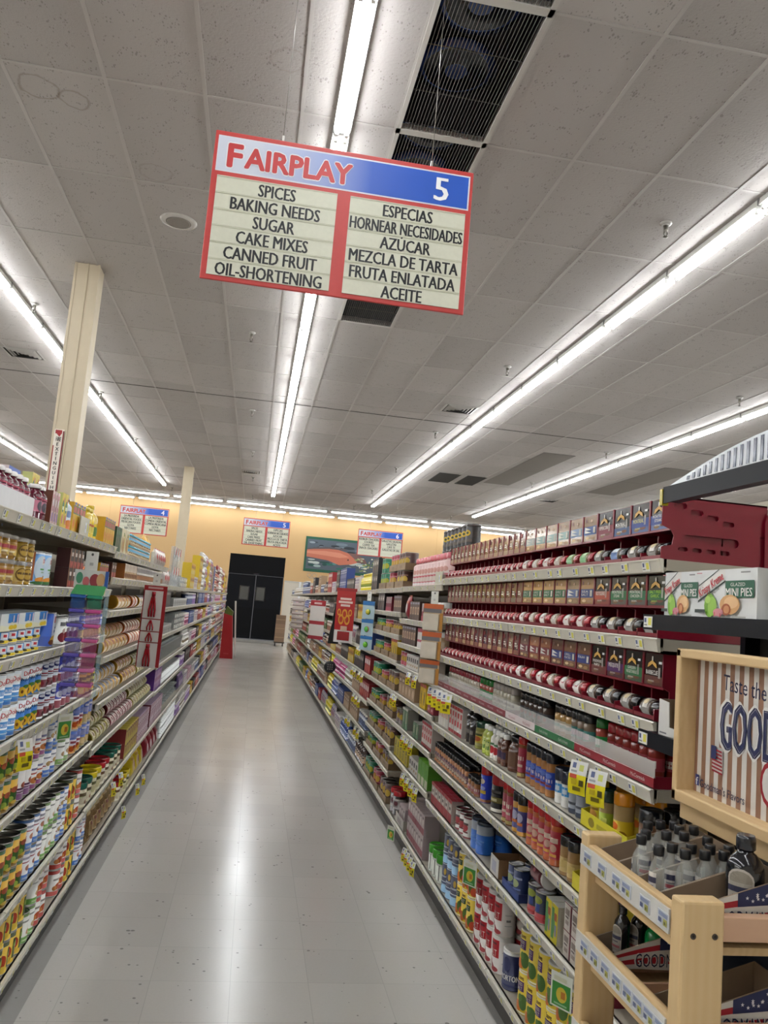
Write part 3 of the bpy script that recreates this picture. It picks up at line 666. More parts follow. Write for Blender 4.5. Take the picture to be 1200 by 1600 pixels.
# ---------------------------------------------------------------- stocking
LABELS = {}
COUNT = [0]
def stock(side, z, y0, y1, kind, desc, where, stack=1, rows=1, gap=.003, xin=.022, jit=.0, skip=0., face=None):
    """a run of like products facing the aisle between y0 and y1"""
    lab = '%s on %s' % (desc, where)
    n = len(lab.split()); (4 <= n <= 16) or print('LONG', lab)
    if lab in LABELS: print('DUP', lab)
    LABELS[lab] = 1
    xin = max(xin, .016); W = kind.w + gap; n = max(1, int((y1 - y0 + .004) / W)); off = y0 + ((y1 - y0) - n * W) / 2 + W / 2
    sg = 1 if side == 'R' else -1; xl = RX if side == 'R' else LX
    total = n * rows * stack; grp = lab if total > 1 else None
    for i in range(n):
        for r in range(rows):
            for s in range(stack):
                if skip and s == stack - 1 and random.random() < skip: continue
                x = xl + sg * (xin + kind.d / 2 + r * (kind.d + .004) + random.uniform(0, jit)); y = off + i * W
                kind.put((x, y, z + .0003 + s * (kind.h + .0004)), -PI / 2 * sg + sg * (kind.face if face is None else face) + random.uniform(-kind.rot, kind.rot), lab, grp); COUNT[0] += 1
# ================================================================ CANNED FRUIT BAY (facing the camera's left)
def fruit(c1, c2, c3='3c6b2a'):
    return [('E', -.25, .2, .42, .15, c1), ('E', .3, .17, .38, .13, c2), ('E', .05, .3, .3, .1, c1), ('E', -.5, .32, .2, .06, c3), ('E', .55, .3, .18, .05, c3), ('E', -.15, .22, .14, .05, c2)]
r_, h_ = .0375, .104
BLUE_JUICE = can('juice_can', r_, h_, '2f7fbd', [(.55, 1, 'dfe6ea'), (0, .1, '1f62a5'), (.3, .36, 'e6edf0')], [('R', -.5, .62, .6, .9, 'f2f2f0'), ('T', .05, .76, .17, 'Dole', 'c8202e', .42, .05, .02), ('T', 0, .44, .1, 'CRUSHED', 'f2f2f2', .5), ('R', -.7, .16, .7, .2, 'bcd8ea')])
CRUSH = can('pineapple_can', r_, h_, '2a70b8', [(.62, 1, 'e4e9ec')], [('T', .1, .82, .16, 'Dole', 'c8202e', .4, .05, .02), ('T', 0, .62, .1, 'IN JUICE', '1f1f28', .5, 0, .02), ('E', -.3, .2, .3, .17, 'e2b32a'), ('E', .25, .2, .3, .17, 'e9c04a'), ('E', -.3, .2, .1, .06, '7c4a1c'), ('E', .25, .2, .1, .06, '7c4a1c'), ('E', 0, .38, .3, .06, '4a7a2a')])
CRAN = can('cranberry_can', r_, h_, 'c6ccd4', [(0, .06, 'e8e8e8'), (.06, .34, '6e1a28'), (.95, 1, 'dcdcdc')], [('E', 0, .8, .5, .1, '1b2a6a'), ('E', .02, .83, .34, .05, 'd8dce6'), ('R', -.45, .55, .45, .6, '9a3040'), ('R', -.55, .47, .55, .51, '8b6a74'), ('E', -.4, .2, .25, .1, '8c2434'), ('E', .35, .18, .28, .1, '51121e')])
CRAN2 = can('cranberry_can', r_, h_, '2733a0', [(0, .3, '7c1b2c'), (.3, .36, 'ead9dd')], [('E', .05, .55, .4, .14, 'e0e4ee'), ('R', -.9, .42, -.5, .95, 'cfd6e6'), ('E', .1, .8, .3, .07, '151c60')])
PINE = can('pineapple_can', .043, .095, 'e3c31c', [(.92, 1, 'cf9f18')], [('R', -.5, .4, .6, .85, '2b5a2c'), ('R', -.3, .55, .45, .7, 'c9d86a'), ('E', -.2, .18, .4, .16, 'e9dc8c'), ('E', .4, .2, .35, .14, 'e08a22')])
FLAT = can('flat_pineapple_can', .042, .041, '2b86cf', [(0, .3, 'e6cc1a')], [('R', -.3, .35, .25, .95, 'e4e8ee'), ('R', -.15, .55, .12, .8, 'c2303c'), ('P', [(-1, .35), (-.2, .55), (.3, .3), (1, .5), (1, .22), (-1, .2)], 'e9e6d6'), ('E', -.3, .18, .25, .12, '3a3216'), ('E', .25, .16, .25, .12, 'f0d23a')])
FTRAY = carton('pineapple_multipack', .17, .10, .05, 'd3d8d6', [('R', -.2, .45, 1, 1, '2b7cc4'), ('P', [(-1, .0), (1, 0), (1, .35), (.2, .5), (-.2, .25), (-1, .35)], 'dcdcc0'), ('E', .2, .18, .3, .14, 'e4c81e'), ('E', .6, .2, .25, .14, 'e4c81e'), ('R', .3, .5, .42, .9, 'd9c4cc'), ('R', .72, .45, .85, .95, 'd9c4cc')], 'c2c6c4', 'aab0b2')
JUICE46 = can('tall_juice_can', .05, .125, '2a5fc4', [(.0, .3, '2450b0')], [('R', .0, .3, .8, 1, 'd5dcec'), ('R', .15, .72, .5, .92, 'c23a44'), ('E', .3, .2, .4, .14, 'e2b22e'), ('E', .05, .12, .25, .08, '7c4420'), ('R', .15, .42, .7, .5, '283a7e'), ('R', .2, .54, .6, .6, '283a7e')])
PEARW = can('white_fruit_can', r_, h_, 'd8dad4', [(.0, .08, 'c8cac4')], [('E', 0, .25, .5, .2, '7c1c2c'), ('E', .3, .2, .3, .14, 'a83244'), ('R', -.4, .7, .4, .85, '6c6e70'), ('E', .1, .5, .25, .1, 'c0a8a0')])
PLUM = can('plum_can', r_, h_, 'd5d2cf', [(0, .22, '5e1d58'), (.22, .26, 'e0c8d8')], [('R', -.7, .24, .7, .4, '4a1646'), ('R', -.4, .28, .4, .34, 'cdb6cc'), ('E', .2, .5, .3, .1, 'b4604c')])
PEACH_C = can('peach_half_can', r_, h_, 'd9d8d4', [(0, .16, '7a1d62')], [('R', -.6, .66, .5, .74, '8a8cb0'), ('R', -.5, .52, .6, .57, 'c25a4a'), ('E', .05, .3, .5, .12, 'd8894e'), ('E', .15, .33, .2, .05, '5e3a24')])
PEAR = can('pear_can', r_, h_, 'd6d7d8', [(0, .26, '2b62b4'), (.9, 1, '3866a8')], [('R', -.5, .7, .5, .76, '9aa0b4'), ('E', .1, .5, .3, .1, 'd2b27c'), ('R', -.35, .1, .35, .16, 'b8cce4'), ('R', -.6, .4, -.2, .44, 'b04a50')])
GREENW = can('green_white_can', r_, h_, 'd7d8d2', [(0, .22, '6d9440'), (.92, 1, '5c7c38')], [('R', -.5, .7, .5, .76, '9a9c98'), ('E', .2, .42, .3, .1, 'd4b088'), ('R', -.35, .08, .35, .14, 'cfdcb8')])
COCKT = can('fruit_cocktail_can', .036, h_, '3d5fb4', [(0, .35, 'c78a40'), (.35, .62, 'c9c3cc')], [('E', -.3, .2, .3, .12, 'c8561e'), ('E', .3, .16, .34, .12, 'dca93a'), ('E', 0, .3, .2, .08, 'a83a26'), ('R', -.5, .45, .5, .55, '9c4a58'), ('R', -.6, .7, .6, .86, '7f8ccc')])
PEACHB = can('peach_slice_can', .036, h_, '3a56ac', [(0, .4, '8e7c3c')], [('E', -.1, .22, .4, .14, 'e0c896'), ('E', .35, .3, .25, .1, 'b98c3e'), ('R', -.6, .5, .6, .72, '9aa2d4'), ('R', -.4, .78, .5, .88, 'd8d8e8')])
VEG = can('mixed_vegetable_can', .0385, .106, 'd9aa22', [(0, .12, '8c6a1a'), (.88, 1, '2f5a28')], [('E', -.3, .4, .5, .22, '3d6c2a'), ('E', .35, .3, .4, .2, '2f5a22'), ('E', .05, .55, .3, .1, 'b05a3c'), ('E', -.2, .25, .25, .1, '9ab44a'), ('E', .45, .6, .25, .1, 'd06a2e'), ('E', -.5, .6, .2, .08, 'c04a36'), ('E', .1, .15, .3, .06, 'd8b850')])
WBLUE = can('white_blue_can', r_, .11, 'dadadd', [(0, .2, '2d66b6'), (.9, 1, '42689e')], [('R', -.6, .6, .5, .64, 'b4656e'), ('E', .2, .42, .3, .1, 'c88a70'), ('R', -.5, .72, .6, .8, 'a8aabc'), ('R', -.3, .05, .3, .12, 'a9c4e6')])
WGREEN = can('white_green_can', r_, .11, 'dcdcd6', [(0, .2, '5f9a34'), (.9, 1, '6b8a48')], [('R', -.5, .7, .5, .76, 'acaeac'), ('E', .3, .35, .3, .1, 'd8b080'), ('R', -.3, .06, .35, .12, 'cfe4b4')])
YELTOM = can('yellow_tomato_can', r_, .11, 'dcb41e', [(.86, 1, '3f4a20')], [('R', .1, .15, .8, .8, '3c5a24'), ('E', -.35, .4, .35, .2, 'c04428'), ('E', -.3, .15, .3, .1, 'e9c84a'), ('E', .35, .6, .25, .1, '8fae40')])
WRED = can('white_red_can', r_, .11, 'd9d6d0', [(0, .18, 'b3392c'), (.86, 1, 'a8352c')], [('E', .1, .35, .4, .14, 'c8562e'), ('R', -.5, .6, .5, .68, 'a8a09c'), ('E', -.3, .3, .25, .1, 'd98c4c')])
YELBIG = can('yellow_can', r_, .11, 'dcb718', [(0, .06, '8a7a1c'), (.9, 1, '6c641c')], [('E', -.1, .72, .4, .14, '7a4a18'), ('E', .1, .7, .25, .09, 'd8b82a'), ('R', -.7, .5, .7, .54, '4c4418'), ('R', -.4, .15, .5, .4, 'e4c83a')])
JAR6 = tub('fruit_cup_jar', .032, .072, 'gloss:8a6424', [(.15, .85, '9a7432')], [('R', -.8, .3, .8, .75, 'b5893a'), ('R', -.6, .5, .4, .68, 'a23c44'), ('E', .3, .3, .4, .16, 'd0b04a'), ('R', -.5, .3, .1, .4, 'd8c8a0')], 'film:d8d4cc', .012, .034, 'jar')
JARY = tub('fruit_cup_jar', .032, .072, 'gloss:8f6d22', [(.1, .9, 'a88a35')], [('E', 0, .5, .55, .36, '6e5014'), ('E', 0, .52, .45, .28, 'b8963c'), ('R', -.4, .5, .4, .62, '5e4312')], 'film:d8d4cc', .012, .034, 'jar')
DOLE = can('tropical_fruit_can', .042, .115, '6fa3d8', [(0, .05, '3b7a34'), (.94, 1, 'd8dadc')], [('R', -.9, .1, -.5, 1, 'b4642c'), ('E', .0, .5, .5, .4, 'c6d6e4'), ('R', .05, .62, .75, .86, 'e4e4e2'), ('T', .4, .74, .14, 'Dole', 'c3273a', .28, 0, .03), ('R', -.1, .45, .7, .5, '4f9a50'), ('R', 0, .36, .6, .4, '8fae9c'), ('E', .1, .14, .5, .09, 'd98a22'), ('E', .5, .2, .3, .08, 'e2a034'), ('E', 0, .05, .6, .05, '2f6a2e')])
PINKJ = bottle('cranberry_juice_bottle', .027, .115, 'gloss:5a0f26', [(.3, .8, 'b06478')], [('E', .1, .55, .4, .22, '5d5560'), ('E', .25, .45, .25, .14, '3f3c46'), ('R', -.5, .85, .5, .92, 'a83650')], 'gloss:e6e2e0', .014, .62, .68)
REDJ = bottle('red_juice_bottle', .03, .15, 'gloss:a0282c', [(.3, .75, 'c8a8a4')], [('E', 0, .5, .5, .14, '50484c'), ('R', -.6, .32, .6, .42, 'c4502c')], 'gloss:e8e4e0', .016, .55, .66)
BLUEBX = carton('blue_snack_box', .13, .045, .165, '2559b4', [('E', -.85, .3, .3, .5, '6f94cc'), ('E', .15, .18, .16, .1, '7a2230'), ('R', .35, .1, .75, .24, 'dcdce4'), ('T', .55, .17, .08, 'C', '2c2c34', .1), ('E', -.5, .06, .4, .08, 'c9a93a')], 'd5c8cc', '2559b4')
MANGO = carton('mango_nectar_carton', .042, .035, .125, 'd8bf22', [('E', 0, .62, .7, .18, '34753a'), ('R', -.5, .52, .6, .62, 'cfd8b8'), ('E', .1, .25, .6, .15, 'b86a52'), ('E', .2, .8, .4, .08, 'c9783a'), ('R', -1, 0, 1, .12, 'cfae24')], 'cfd48c', 'e2d35a')
TOMATOB = bottle('white_orange_bottle', .03, .12, 'c9d2dc', [(0, .35, 'cc6a30')], [('E', 0, .7, .5, .16, '7b90bc'), ('E', .1, .3, .5, .14, 'd8843c')], 'gloss:6e4a40', .012, .6, .7)
STRIPB = carton('striped_drink_box', .03, .03, .115, 'c8a9a4', [('R', -.4, .4, .4, .9, 'a8506a'), ('R', -.3, .1, .5, .35, '7c5aa0'), ('E', 0, .65, .4, .12, 'd8d0d4')], '6a3a28')
LEMON = bottle('lemon_juice_bottle', .028, .13, 'gloss:d4b52a', [(.2, .7, 'c9b23c')], [('E', 0, .45, .4, .2, 'dccc5a'), ('R', -.4, .55, .4, .65, 'b0532c')], 'gloss:d8c04a', .014, .5, .7)
OILB = bottle('cooking_oil_bottle', .04, .155, 'gloss:c8a81e', [(.2, .6, 'd0b22c')], [('E', 0, .4, .5, .24, '4a7a2c')], 'gloss:b9a021', .016, .4, .6)
SEEDB = carton('yellow_seasoning_box', .05, .04, .12, 'd8ab2c', [('R', -1, .62, 1, .9, '3b6a3c'), ('R', -.8, .66, .8, .86, 'b04238'), ('E', -.2, .3, .5, .16, 'd87a2a'), ('R', -.5, .92, .5, 1, '4c6ab0')], 'c79a28')
GREENB = carton('dark_green_box', .05, .09, .125, '1f4a2c', [('E', 0, .4, .5, .2, '54502c'), ('R', -.6, .7, .6, .85, '3c6a44')], '1c3f26')
CREAMB = carton('cream_picture_box', .12, .05, .13, 'd8cfae', [('E', -.5, .4, .25, .3, 'a88a44'), ('E', .1, .35, .3, .3, 'b0783c'), ('R', .4, .1, .7, .8, 'c4b24a'), ('R', -.2, .7, .3, .85, '7a8a4a')], 'd0c8ac')
BABYJ = tub('blue_lid_jar', .026, .062, 'b8946a', [(.5, .85, '5a9ab8'), (0, .15, '86744e')], [('E', 0, .35, .5, .18, 'd0bc92'), ('E', .15, .4, .25, .1, '5c4a34')], 'gloss:3d94a8', .014, .027, 'jar')
YBAG = pouch('yellow_snack_bag', .14, .06, .19, 'foil:d9a31c', [('E', .1, .4, .45, .2, 'b8402c'), ('R', -.5, .7, .6, .85, 'd8b82c'), ('E', -.3, .25, .25, .1, '6a3418')], seal='c99a1c')
REDBAG = pouch('red_white_bag', .12, .05, .12, 'foil:c8beb8', [('E', 0, .5, .6, .2, 'b02c2c'), ('E', .4, .25, .3, .12, '7a1c1c')], seal='b43434')
CARDG = carton('grey_shelf_card', .17, .004, .075, 'b9b7a6', [('R', .1, .2, .45, .75, 'd0d4dc'), ('R', .15, .4, .25, .6, '3c5a9c'), ('R', .5, .3, .7, .7, 'c8c23c')], 'b0ae9e', cat='shelf sign')
wh = lambda i, b=LB, zs=ZL1: '%s, %s' % (shn(zs, i), b)
Z = ZL1
# top shelf
JTRAY = open_tray('juice_tray', .40, .075, .06, 'd2d2d4', 'a8a4a6')
stock('L', Z[6], 2.22, 2.63, JTRAY, 'plain white cardboard tray under the juice bottles', wh(6), xin=.004)
# bottles stand on the tray
stock('L', Z[6] + .003, 2.245, 2.62, PINKJ, 'pink cranberry juice bottle standing in the white tray', wh(6), xin=.021, rows=1)
stock('L', Z[6], 2.65, 2.82, PINKJ, 'pink cranberry juice bottle beside the white tray', wh(6), xin=.01)
stock('L', Z[6], 2.83, 2.94, STRIPB, 'slim striped drink box by the juice bottles', wh(6), xin=.01)
stock('L', Z[6], 2.95, 3.08, MANGO, 'yellow and green mango nectar carton in front', wh(6), xin=.008)
stock('L', Z[6], 3.09, 3.16, TOMATOB, 'white and orange bottle beside the nectar cartons', wh(6), xin=.008)
stock('L', Z[6], 2.3, 2.52, REDJ, 'tall red juice bottle behind the white tray', wh(6), xin=.17)
stock('L', Z[6], 2.66, 2.82, BLUEBX, 'blue snack box standing behind the juice bottles', wh(6), xin=.12)
stock('L', Z[6] + .05, 2.86, 2.98, MANGO, 'yellow and green mango nectar carton raised behind others', wh(6), xin=.10)
EMPTYBX = carton('plain_box', .16, .06, .048, 'b98a6a', [], 'b08060', cat='box')
stock('L', Z[6], 2.84, 3.0, EMPTYBX, 'brown box lifting the back nectar cartons', wh(6), xin=.085)
stock('L', Z[6], 3.30, 3.48, CARDG, 'grey cardboard shelf sign with price print', wh(6), xin=.004)
stock('L', Z[6], 3.2, 3.46, SEEDB, 'yellow and green seasoning box behind the grey card', wh(6), xin=.03)
stock('L', Z[6], 3.5, 3.62, LEMON, 'yellow lemon juice bottle past the grey card', wh(6), xin=.02)
stock('L', Z[6], 3.66, 3.76, OILB, 'yellow cooking oil bottle with slim neck', wh(6), xin=.03)
stock('L', Z[6], 3.8, 4.08, SEEDB, 'yellow and green seasoning box past the oil bottle', wh(6), xin=.012)
# sixth
stock('L', Z[5], 1.75, 2.55, JAR6, 'amber fruit jar with pink label', wh(5), stack=2, rows=1, xin=.012)
stock('L', Z[5], 2.56, 2.77, JARY, 'amber fruit jar with oval label', wh(5), stack=2, rows=1, xin=.012)
stock('L', Z[5], 2.79, 2.97, DOLE, 'pale blue tropical fruit can in front', wh(5), xin=.012)
stock('L', Z[5], 2.9, 3.08, DOLE, 'pale blue tropical fruit can of the double stack', wh(5), xin=.105, stack=1)
BLK = carton('black_red_box', .06, .05, .075, '1d1718', [('R', -.9, 0, .9, .35, '8c2a2c'), ('R', -.3, .6, .7, .8, 'c9c0b8'), ('E', .2, .2, .4, .12, 'b04a3a'), ('R', -1, 0, -.85, 1, 'c8843c')], '4a2420')
ORJ = tub('orange_lid_jar', .03, .09, 'c9b8a8', [(.3, .7, 'd4cfc8')], [('R', -.6, .4, .6, .6, '8f9aa8'), ('E', 0, .2, .5, .1, 'c87a3c')], 'gloss:c8662a', .018, None, 'jar')
stock('L', Z[5], 3.22, 3.48, BLK, 'black and red box', wh(5), stack=2, xin=.02)
stock('L', Z[5], 3.5, 3.8, ORJ, 'pale jar with orange lid', wh(5), xin=.02)
stock('L', Z[5], 3.82, 4.07, SEEDB, 'yellow and green seasoning box', wh(5), xin=.02)
# fifth
stock('L', Z[4], 1.75, 2.98, FLAT, 'flat blue and yellow pineapple can', wh(4), stack=2, rows=2, xin=.008)
stock('L', Z[4] + .0834, 2.45, 2.98, FTRAY, 'pale blue pineapple multipack topping the flat cans', wh(4), xin=.012)
stock('L', Z[4], 3.0, 3.2, JUICE46, 'tall blue fruit can beside the flat cans', wh(4), xin=.01)
stock('L', Z[4], 3.22, 3.56, PEARW, 'white can with dark red fruit', wh(4), stack=1, rows=1, xin=.012)
stock('L', Z[4], 3.22, 3.56, PEARW, 'white can with dark red fruit in back', wh(4), xin=.1)
stock('L', Z[4], 3.58, 4.08, PEACHB, 'blue peach slice can', wh(4), rows=1, xin=.012)
# fourth
stock('L', Z[3], 1.72, 2.8, BLUE_JUICE, 'blue crushed pineapple can', wh(3), stack=2, rows=1, xin=.01)
stock('L', Z[3], 2.8, 3.04, CRUSH, 'blue and white pineapple can with yellow fruit', wh(3), stack=2, rows=1, xin=.01)
stock('L', Z[3], 3.05, 3.29, CRAN, 'grey and maroon cranberry can', wh(3), stack=2, rows=2, xin=.01)
stock('L', Z[3], 3.29, 3.6, CRAN2, 'dark blue and maroon cranberry can', wh(3), stack=2, rows=2, xin=.01)
stock('L', Z[3], 3.6, 3.72, CRAN, 'grey and maroon cranberry can beside the pineapple', wh(3), stack=2, xin=.01)
stock('L', Z[3], 3.74, 4.09, PINE, 'yellow and green pineapple can', wh(3), stack=1, rows=2, xin=.01)
# third
stock('L', Z[2], 1.76, 2.92, VEG, 'yellow and green vegetable can', wh(2), stack=2, rows=1, xin=.01)
stock('L', Z[2], 2.92, 3.08, PLUM, 'white and purple plum can', wh(2), stack=2, rows=1, xin=.01)
stock('L', Z[2], 3.08, 3.24, PEACH_C, 'white can with peach half and purple foot', wh(2), stack=2, rows=1, xin=.01)
stock('L', Z[2], 3.24, 3.47, PEAR, 'white and blue pear can', wh(2), stack=2, rows=1, xin=.01)
stock('L', Z[2], 3.47, 3.7, GREENW, 'white and green fruit can', wh(2), stack=2, rows=1, xin=.01)
stock('L', Z[2], 3.7, 3.92, COCKT, 'blue and orange fruit cocktail can', wh(2), stack=2, rows=1, xin=.01)
stock('L', Z[2], 3.92, 4.09, PEACHB, 'blue peach slice can', wh(2), stack=2, rows=1, xin=.01)
# second
for a, b, k, ds in ((1.8, 3.14, VEG, 'yellow and green vegetable can'), (3.14, 3.38, WBLUE, 'white and blue fruit can'), (3.38, 3.62, WGREEN, 'white and green fruit can'), (3.62, 3.78, PEAR, 'white and blue pear can'),
                     (3.78, 3.94, YELTOM, 'yellow tomato can'), (3.94, 4.09, WRED, 'white and red can')):
    stock('L', Z[1], a, b, k, ds, wh(1), stack=2, rows=2, xin=.008)
for a, b, k, ds in ((1.8, 3.26, YELTOM, 'yellow tomato can'), (3.26, 3.42, WGREEN, 'white and green fruit can'), (3.42, 3.58, WRED, 'white and red can'), (3.58, 3.74, YELBIG, 'plain yellow can'), (3.74, 3.9, WRED, 'white and red can by the yellow cans'), (3.9, 4.09, YELTOM, 'yellow tomato can by the bay end')):
    stock('L', Z[0], a, b, k, ds, wh(0), stack=1 if k is YELBIG else 2, rows=1, xin=.01, skip=.3)
# ================================================================ PIE FILLING BAY
Z = ZL2; wp = lambda i: wh(i, LP, ZL2)
PIE1 = lying('pie_filling_can', .037, .105, '8a6c34', 'b8a684', STEEL, 'steel:b58a34', 'can', [('R', -.5, .2, .5, .8, 'b0783c'), ('E', 0, .5, .4, .2, '7c3a24'), ('R', -.9, .2, -.6, .8, 'a09888')], 0)
PIE2 = lying('pie_filling_can', .037, .105, 'a08c68', 'bcb6ac', STEEL, 'steel:b58a34', 'can', [('R', -.5, .15, .2, .85, '9a9aa4'), ('R', .3, .2, .7, .8, 'b8a58c'), ('E', -.1, .5, .2, .2, '50505c')], 0)
PIE3 = lying('pie_filling_can', .037, .105, '8a4a30', 'a87c60', STEEL, 'steel:a8562c', 'can', [('E', 0, .5, .5, .25, 'd8c8b0'), ('R', -.9, .2, -.6, .8, '8a3424')], 0)
PIE4 = lying('pie_filling_can', .034, .095, '6c6834', '8f8a58', STEEL, 'steel:8a7a34', 'can', [('R', -.5, .2, .5, .8, 'cfc8a4'), ('E', .1, .5, .3, .2, '6c4a2c')], 0)
PIE5 = lying('pie_filling_can', .034, .095, '5c1c26', 'a07a76', STEEL, 'steel:6e2a30', 'can', [('R', -.5, .15, .5, .85, 'd0c4be'), ('E', .1, .5, .25, .2, '7c3a3c')], 0)
PACK = carton('leaning_packet', .028, .09, .085, 'd8d4cc', [('R', -1, 0, 1, .45, '8a7458'), ('E', 0, .25, .7, .16, 'b0642c'), ('R', -.5, .6, .5, .9, 'a8a8ac')], '9a8464')
PACK2 = carton('leaning_packet', .028, .09, .085, 'c0a478', [('R', -1, .5, 1, 1, 'd8c8b4'), ('E', 0, .25, .7, .16, '7a4226')], 'a8642c')
def lie(z, y0, y1, k, ds, i, lv, xin): stock('L', z, y0, y1, k, ds, wp(i), xin=xin)
stock('L', Z[6], 4.12, 4.3, BLK, 'black and red box', wp(6), xin=.02)
stock('L', Z[6], 4.55, 5.0, PACK2, 'tan packet of the upright row', wp(6), xin=.02, rows=1)
stock('L', Z[6], 5.0, 6.4, PACK, 'white-topped packet of the upright row', wp(6), xin=.02, rows=1)
for i, runs in ((5, ((4.45, 4.9, PIE1, 'tan pie filling can lying'), (4.95, 5.2, PIE3, 'rust pie filling can lying'), (5.22, 6.4, PIE2, 'white pie filling can lying'))),
                (4, ((4.15, 5.0, PIE1, 'tan pie filling can lying'), (5.0, 5.7, PIE3, 'rust pie filling can lying'), (5.7, 6.45, PIE1, 'tan pie filling can by the plasticware'))),
                (3, ((4.15, 4.9, PIE2, 'white pie filling can lying'), (4.9, 5.5, PIE1, 'tan pie filling can lying'), (5.5, 6.45, PIE4, 'olive pie filling can lying'))),
                (2, ((4.15, 4.7, PIE4, 'olive pie filling can lying'), (4.7, 5.5, PIE5, 'maroon pie filling can lying'), (5.5, 6.45, PIE4, 'olive pie filling can by the plasticware')))):
    for a, b, k, ds in runs:
        stock('L', Z[i], a, b, k, ds, wp(i), xin=.018)
        if i in (4, 3, 2): stock('L', Z[i] + k.h * .86, a + .02, b, k, 'upper ' + ds, wp(i), xin=.018 + k.h * .52)
GT = tub('green_lid_tub', .055, .115, 'c8c0a0', [(.5, .62, '9aa06a')], [('E', 0, .35, .5, .22, 'd8d0b8'), ('R', -.5, .6, .5, .78, '5a4a30'), ('E', .3, .25, .25, .12, '8a5a34')], 'gloss:175a4a', .028, .057, 'tub')
RT = tub('red_lid_tub', .055, .115, 'c9c2a8', [], [('E', 0, .35, .5, .22, 'd8d0b8'), ('R', -.5, .6, .5, .78, '6a4a30')], 'gloss:a81c26', .028, .057, 'tub')
YT = tub('yellow_lid_tub', .055, .115, 'b8b48c', [], [('E', 0, .35, .5, .22, 'd2cca0'), ('R', -.5, .6, .5, .78, '5a5a30')], 'gloss:d8c01c', .028, .057, 'tub')
stock('L', Z[1], 4.13, 4.38, GT, 'tub with dark green lid', wp(1), xin=.015); stock('L', Z[1], 4.38, 4.62, YT, 'tub with yellow lid', wp(1), xin=.015); stock('L', Z[1], 4.62, 4.86, RT, 'tub with red lid', wp(1), xin=.015, rows=1)
stock('L', Z[1], 4.86, 5.3, GT, 'tub with dark green lid past the red ones', wp(1), xin=.015)
YC = carton('yellow_maroon_carton', .075, .12, .09, 'c9b84a', [('R', -.7, .2, .7, .8, 'b09a3c'), ('E', 0, .5, .4, .2, '8a3a2c'), ('R', -.8, .75, .8, .9, '6a2a24')], '8a2c2c', 'd0bc4c')
PKC = carton('mauve_carton', .07, .14, .085, 'b898a8', [('R', -.6, .3, .6, .8, 'd8ccd4'), ('R', -.5, .4, .5, .5, '7a4a68')], '6e2434', 'b8a0b8')
stock('L', Z[1], 5.34, 5.9, YC, 'yellow and maroon carton', wp(1), xin=.015, stack=2); stock('L', Z[1], 5.9, 6.5, PKC, 'mauve carton with printed top', wp(1), xin=.015, stack=2)
stock('L', Z[0], 4.14, 4.3, WBLUE, 'white and blue fruit can', wp(0), stack=2, xin=.01)
NUT = pouch('nut_bag', .11, .06, .16, 'film:b08c58', [('R', -.7, .3, .7, .75, 'b8a47c'), ('E', 0, .5, .5, .15, '8a6a3c'), ('R', -.5, .62, .5, .72, '6a3a34')], seal='a8905c')
stock('L', Z[0], 4.4, 5.3, NUT, 'tan bag of nuts leaning', wp(0), xin=.02, rows=1)
stock('L', Z[0], 5.34, 5.6, RT, 'tub with red lid', wp(0), xin=.02); stock('L', Z[0], 5.6, 5.84, YT, 'tub with yellow lid', wp(0), xin=.02)
YBALL = pouch('yellow_bag', .2, .12, .2, 'foil:d6bd24', [('E', 0, .5, .5, .2, 'c8b084'), ('E', .1, .55, .3, .12, '7c3a5c'), ('R', -.6, .7, .6, .78, 'b8902c')], seal='cdb11c')
stock('L', Z[0], 5.86, 6.5, YBALL, 'fat yellow bag', wp(0), xin=.01)
# top of the pie filling bay
stock('L', Z[7], 4.12, 4.3, GREENB, 'dark green box by the cream boxes', wp(7), xin=.015)
stock('L', Z[7], 4.32, 4.57, CREAMB, 'cream picture box', wp(7), xin=.02)
stock('L', Z[7], 4.6, 5.5, BABYJ, 'small blue-lid jar of the lower tier', wp(7), xin=.012, rows=2); stock('L', Z[7] + .0625, 4.6, 5.5, BABYJ, 'small blue-lid jar of the upper tier', wp(7), xin=.012, rows=2)
stock('L', Z[7], 5.55, 5.72, CARDG, 'grey cardboard shelf sign', wp(7), xin=.004)
stock('L', Z[7], 5.55, 5.85, YBAG, 'yellow snack bag', wp(7), xin=.06); stock('L', Z[7], 5.88, 6.5, REDBAG, 'red and white bag', wp(7), xin=.02)
# ================================================================ CLEAR PLASTICWARE AND BEYOND (same side, further away)
def cup(name, r0, r1, h, c, cat='cup'):
    def make():
        m = MB(); m.lathe([(r0, 0, c), (r1, h, c), (r1 + .003, h, c), (r1 + .003, h - .004, c), (r1 - .002, h - .002, c), (r0 - .003, .003, c)], 18, True, True); return m.build(name)
    return Kind(make, 2 * r1 + .006, 2 * r1 + .006, h, cat)
CLEAR = cup('clear_plastic_cup', .03, .042, .12, 'film:d4d8d6'); CLEARP = cup('clear_plastic_bowl', .05, .085, .06, 'film:cdd2d0', 'bowl')
GREYC = tub('grey_tin_cup', .045, .10, 'foil:b9bcba', [(.4, .5, '8d908e')], [], 'foil:d2d4d2', .006, .047, 'cup')
TRAYP = carton('foil_pan_stack', .2, .13, .07, 'foil:a9aba8', [('R', -1, .75, 1, 1, 'foil:d8d9d6'), ('R', -1, .4, 1, .46, '7c7e7b')], 'foil:9a9c99', 'foil:c9cbc8', cat='pan')
CLEARBX = carton('clear_lid_box', .16, .1, .05, 'film:d0d4d2', [('R', -.4, .2, .5, .8, 'd8d4c8')], 'film:c4c8c6', 'film:dfe2e0', cat='container')
DARKP = carton('dark_hanging_card', .1, .02, .13, '3a3836', [('R', -.7, .2, .7, .7, '54524f'), ('R', -.6, .78, .6, .92, 'b9b4aa')], '2c2a28', cat='packet')
wc = lambda i: wh(i, LC, ZLF); Z = ZLF
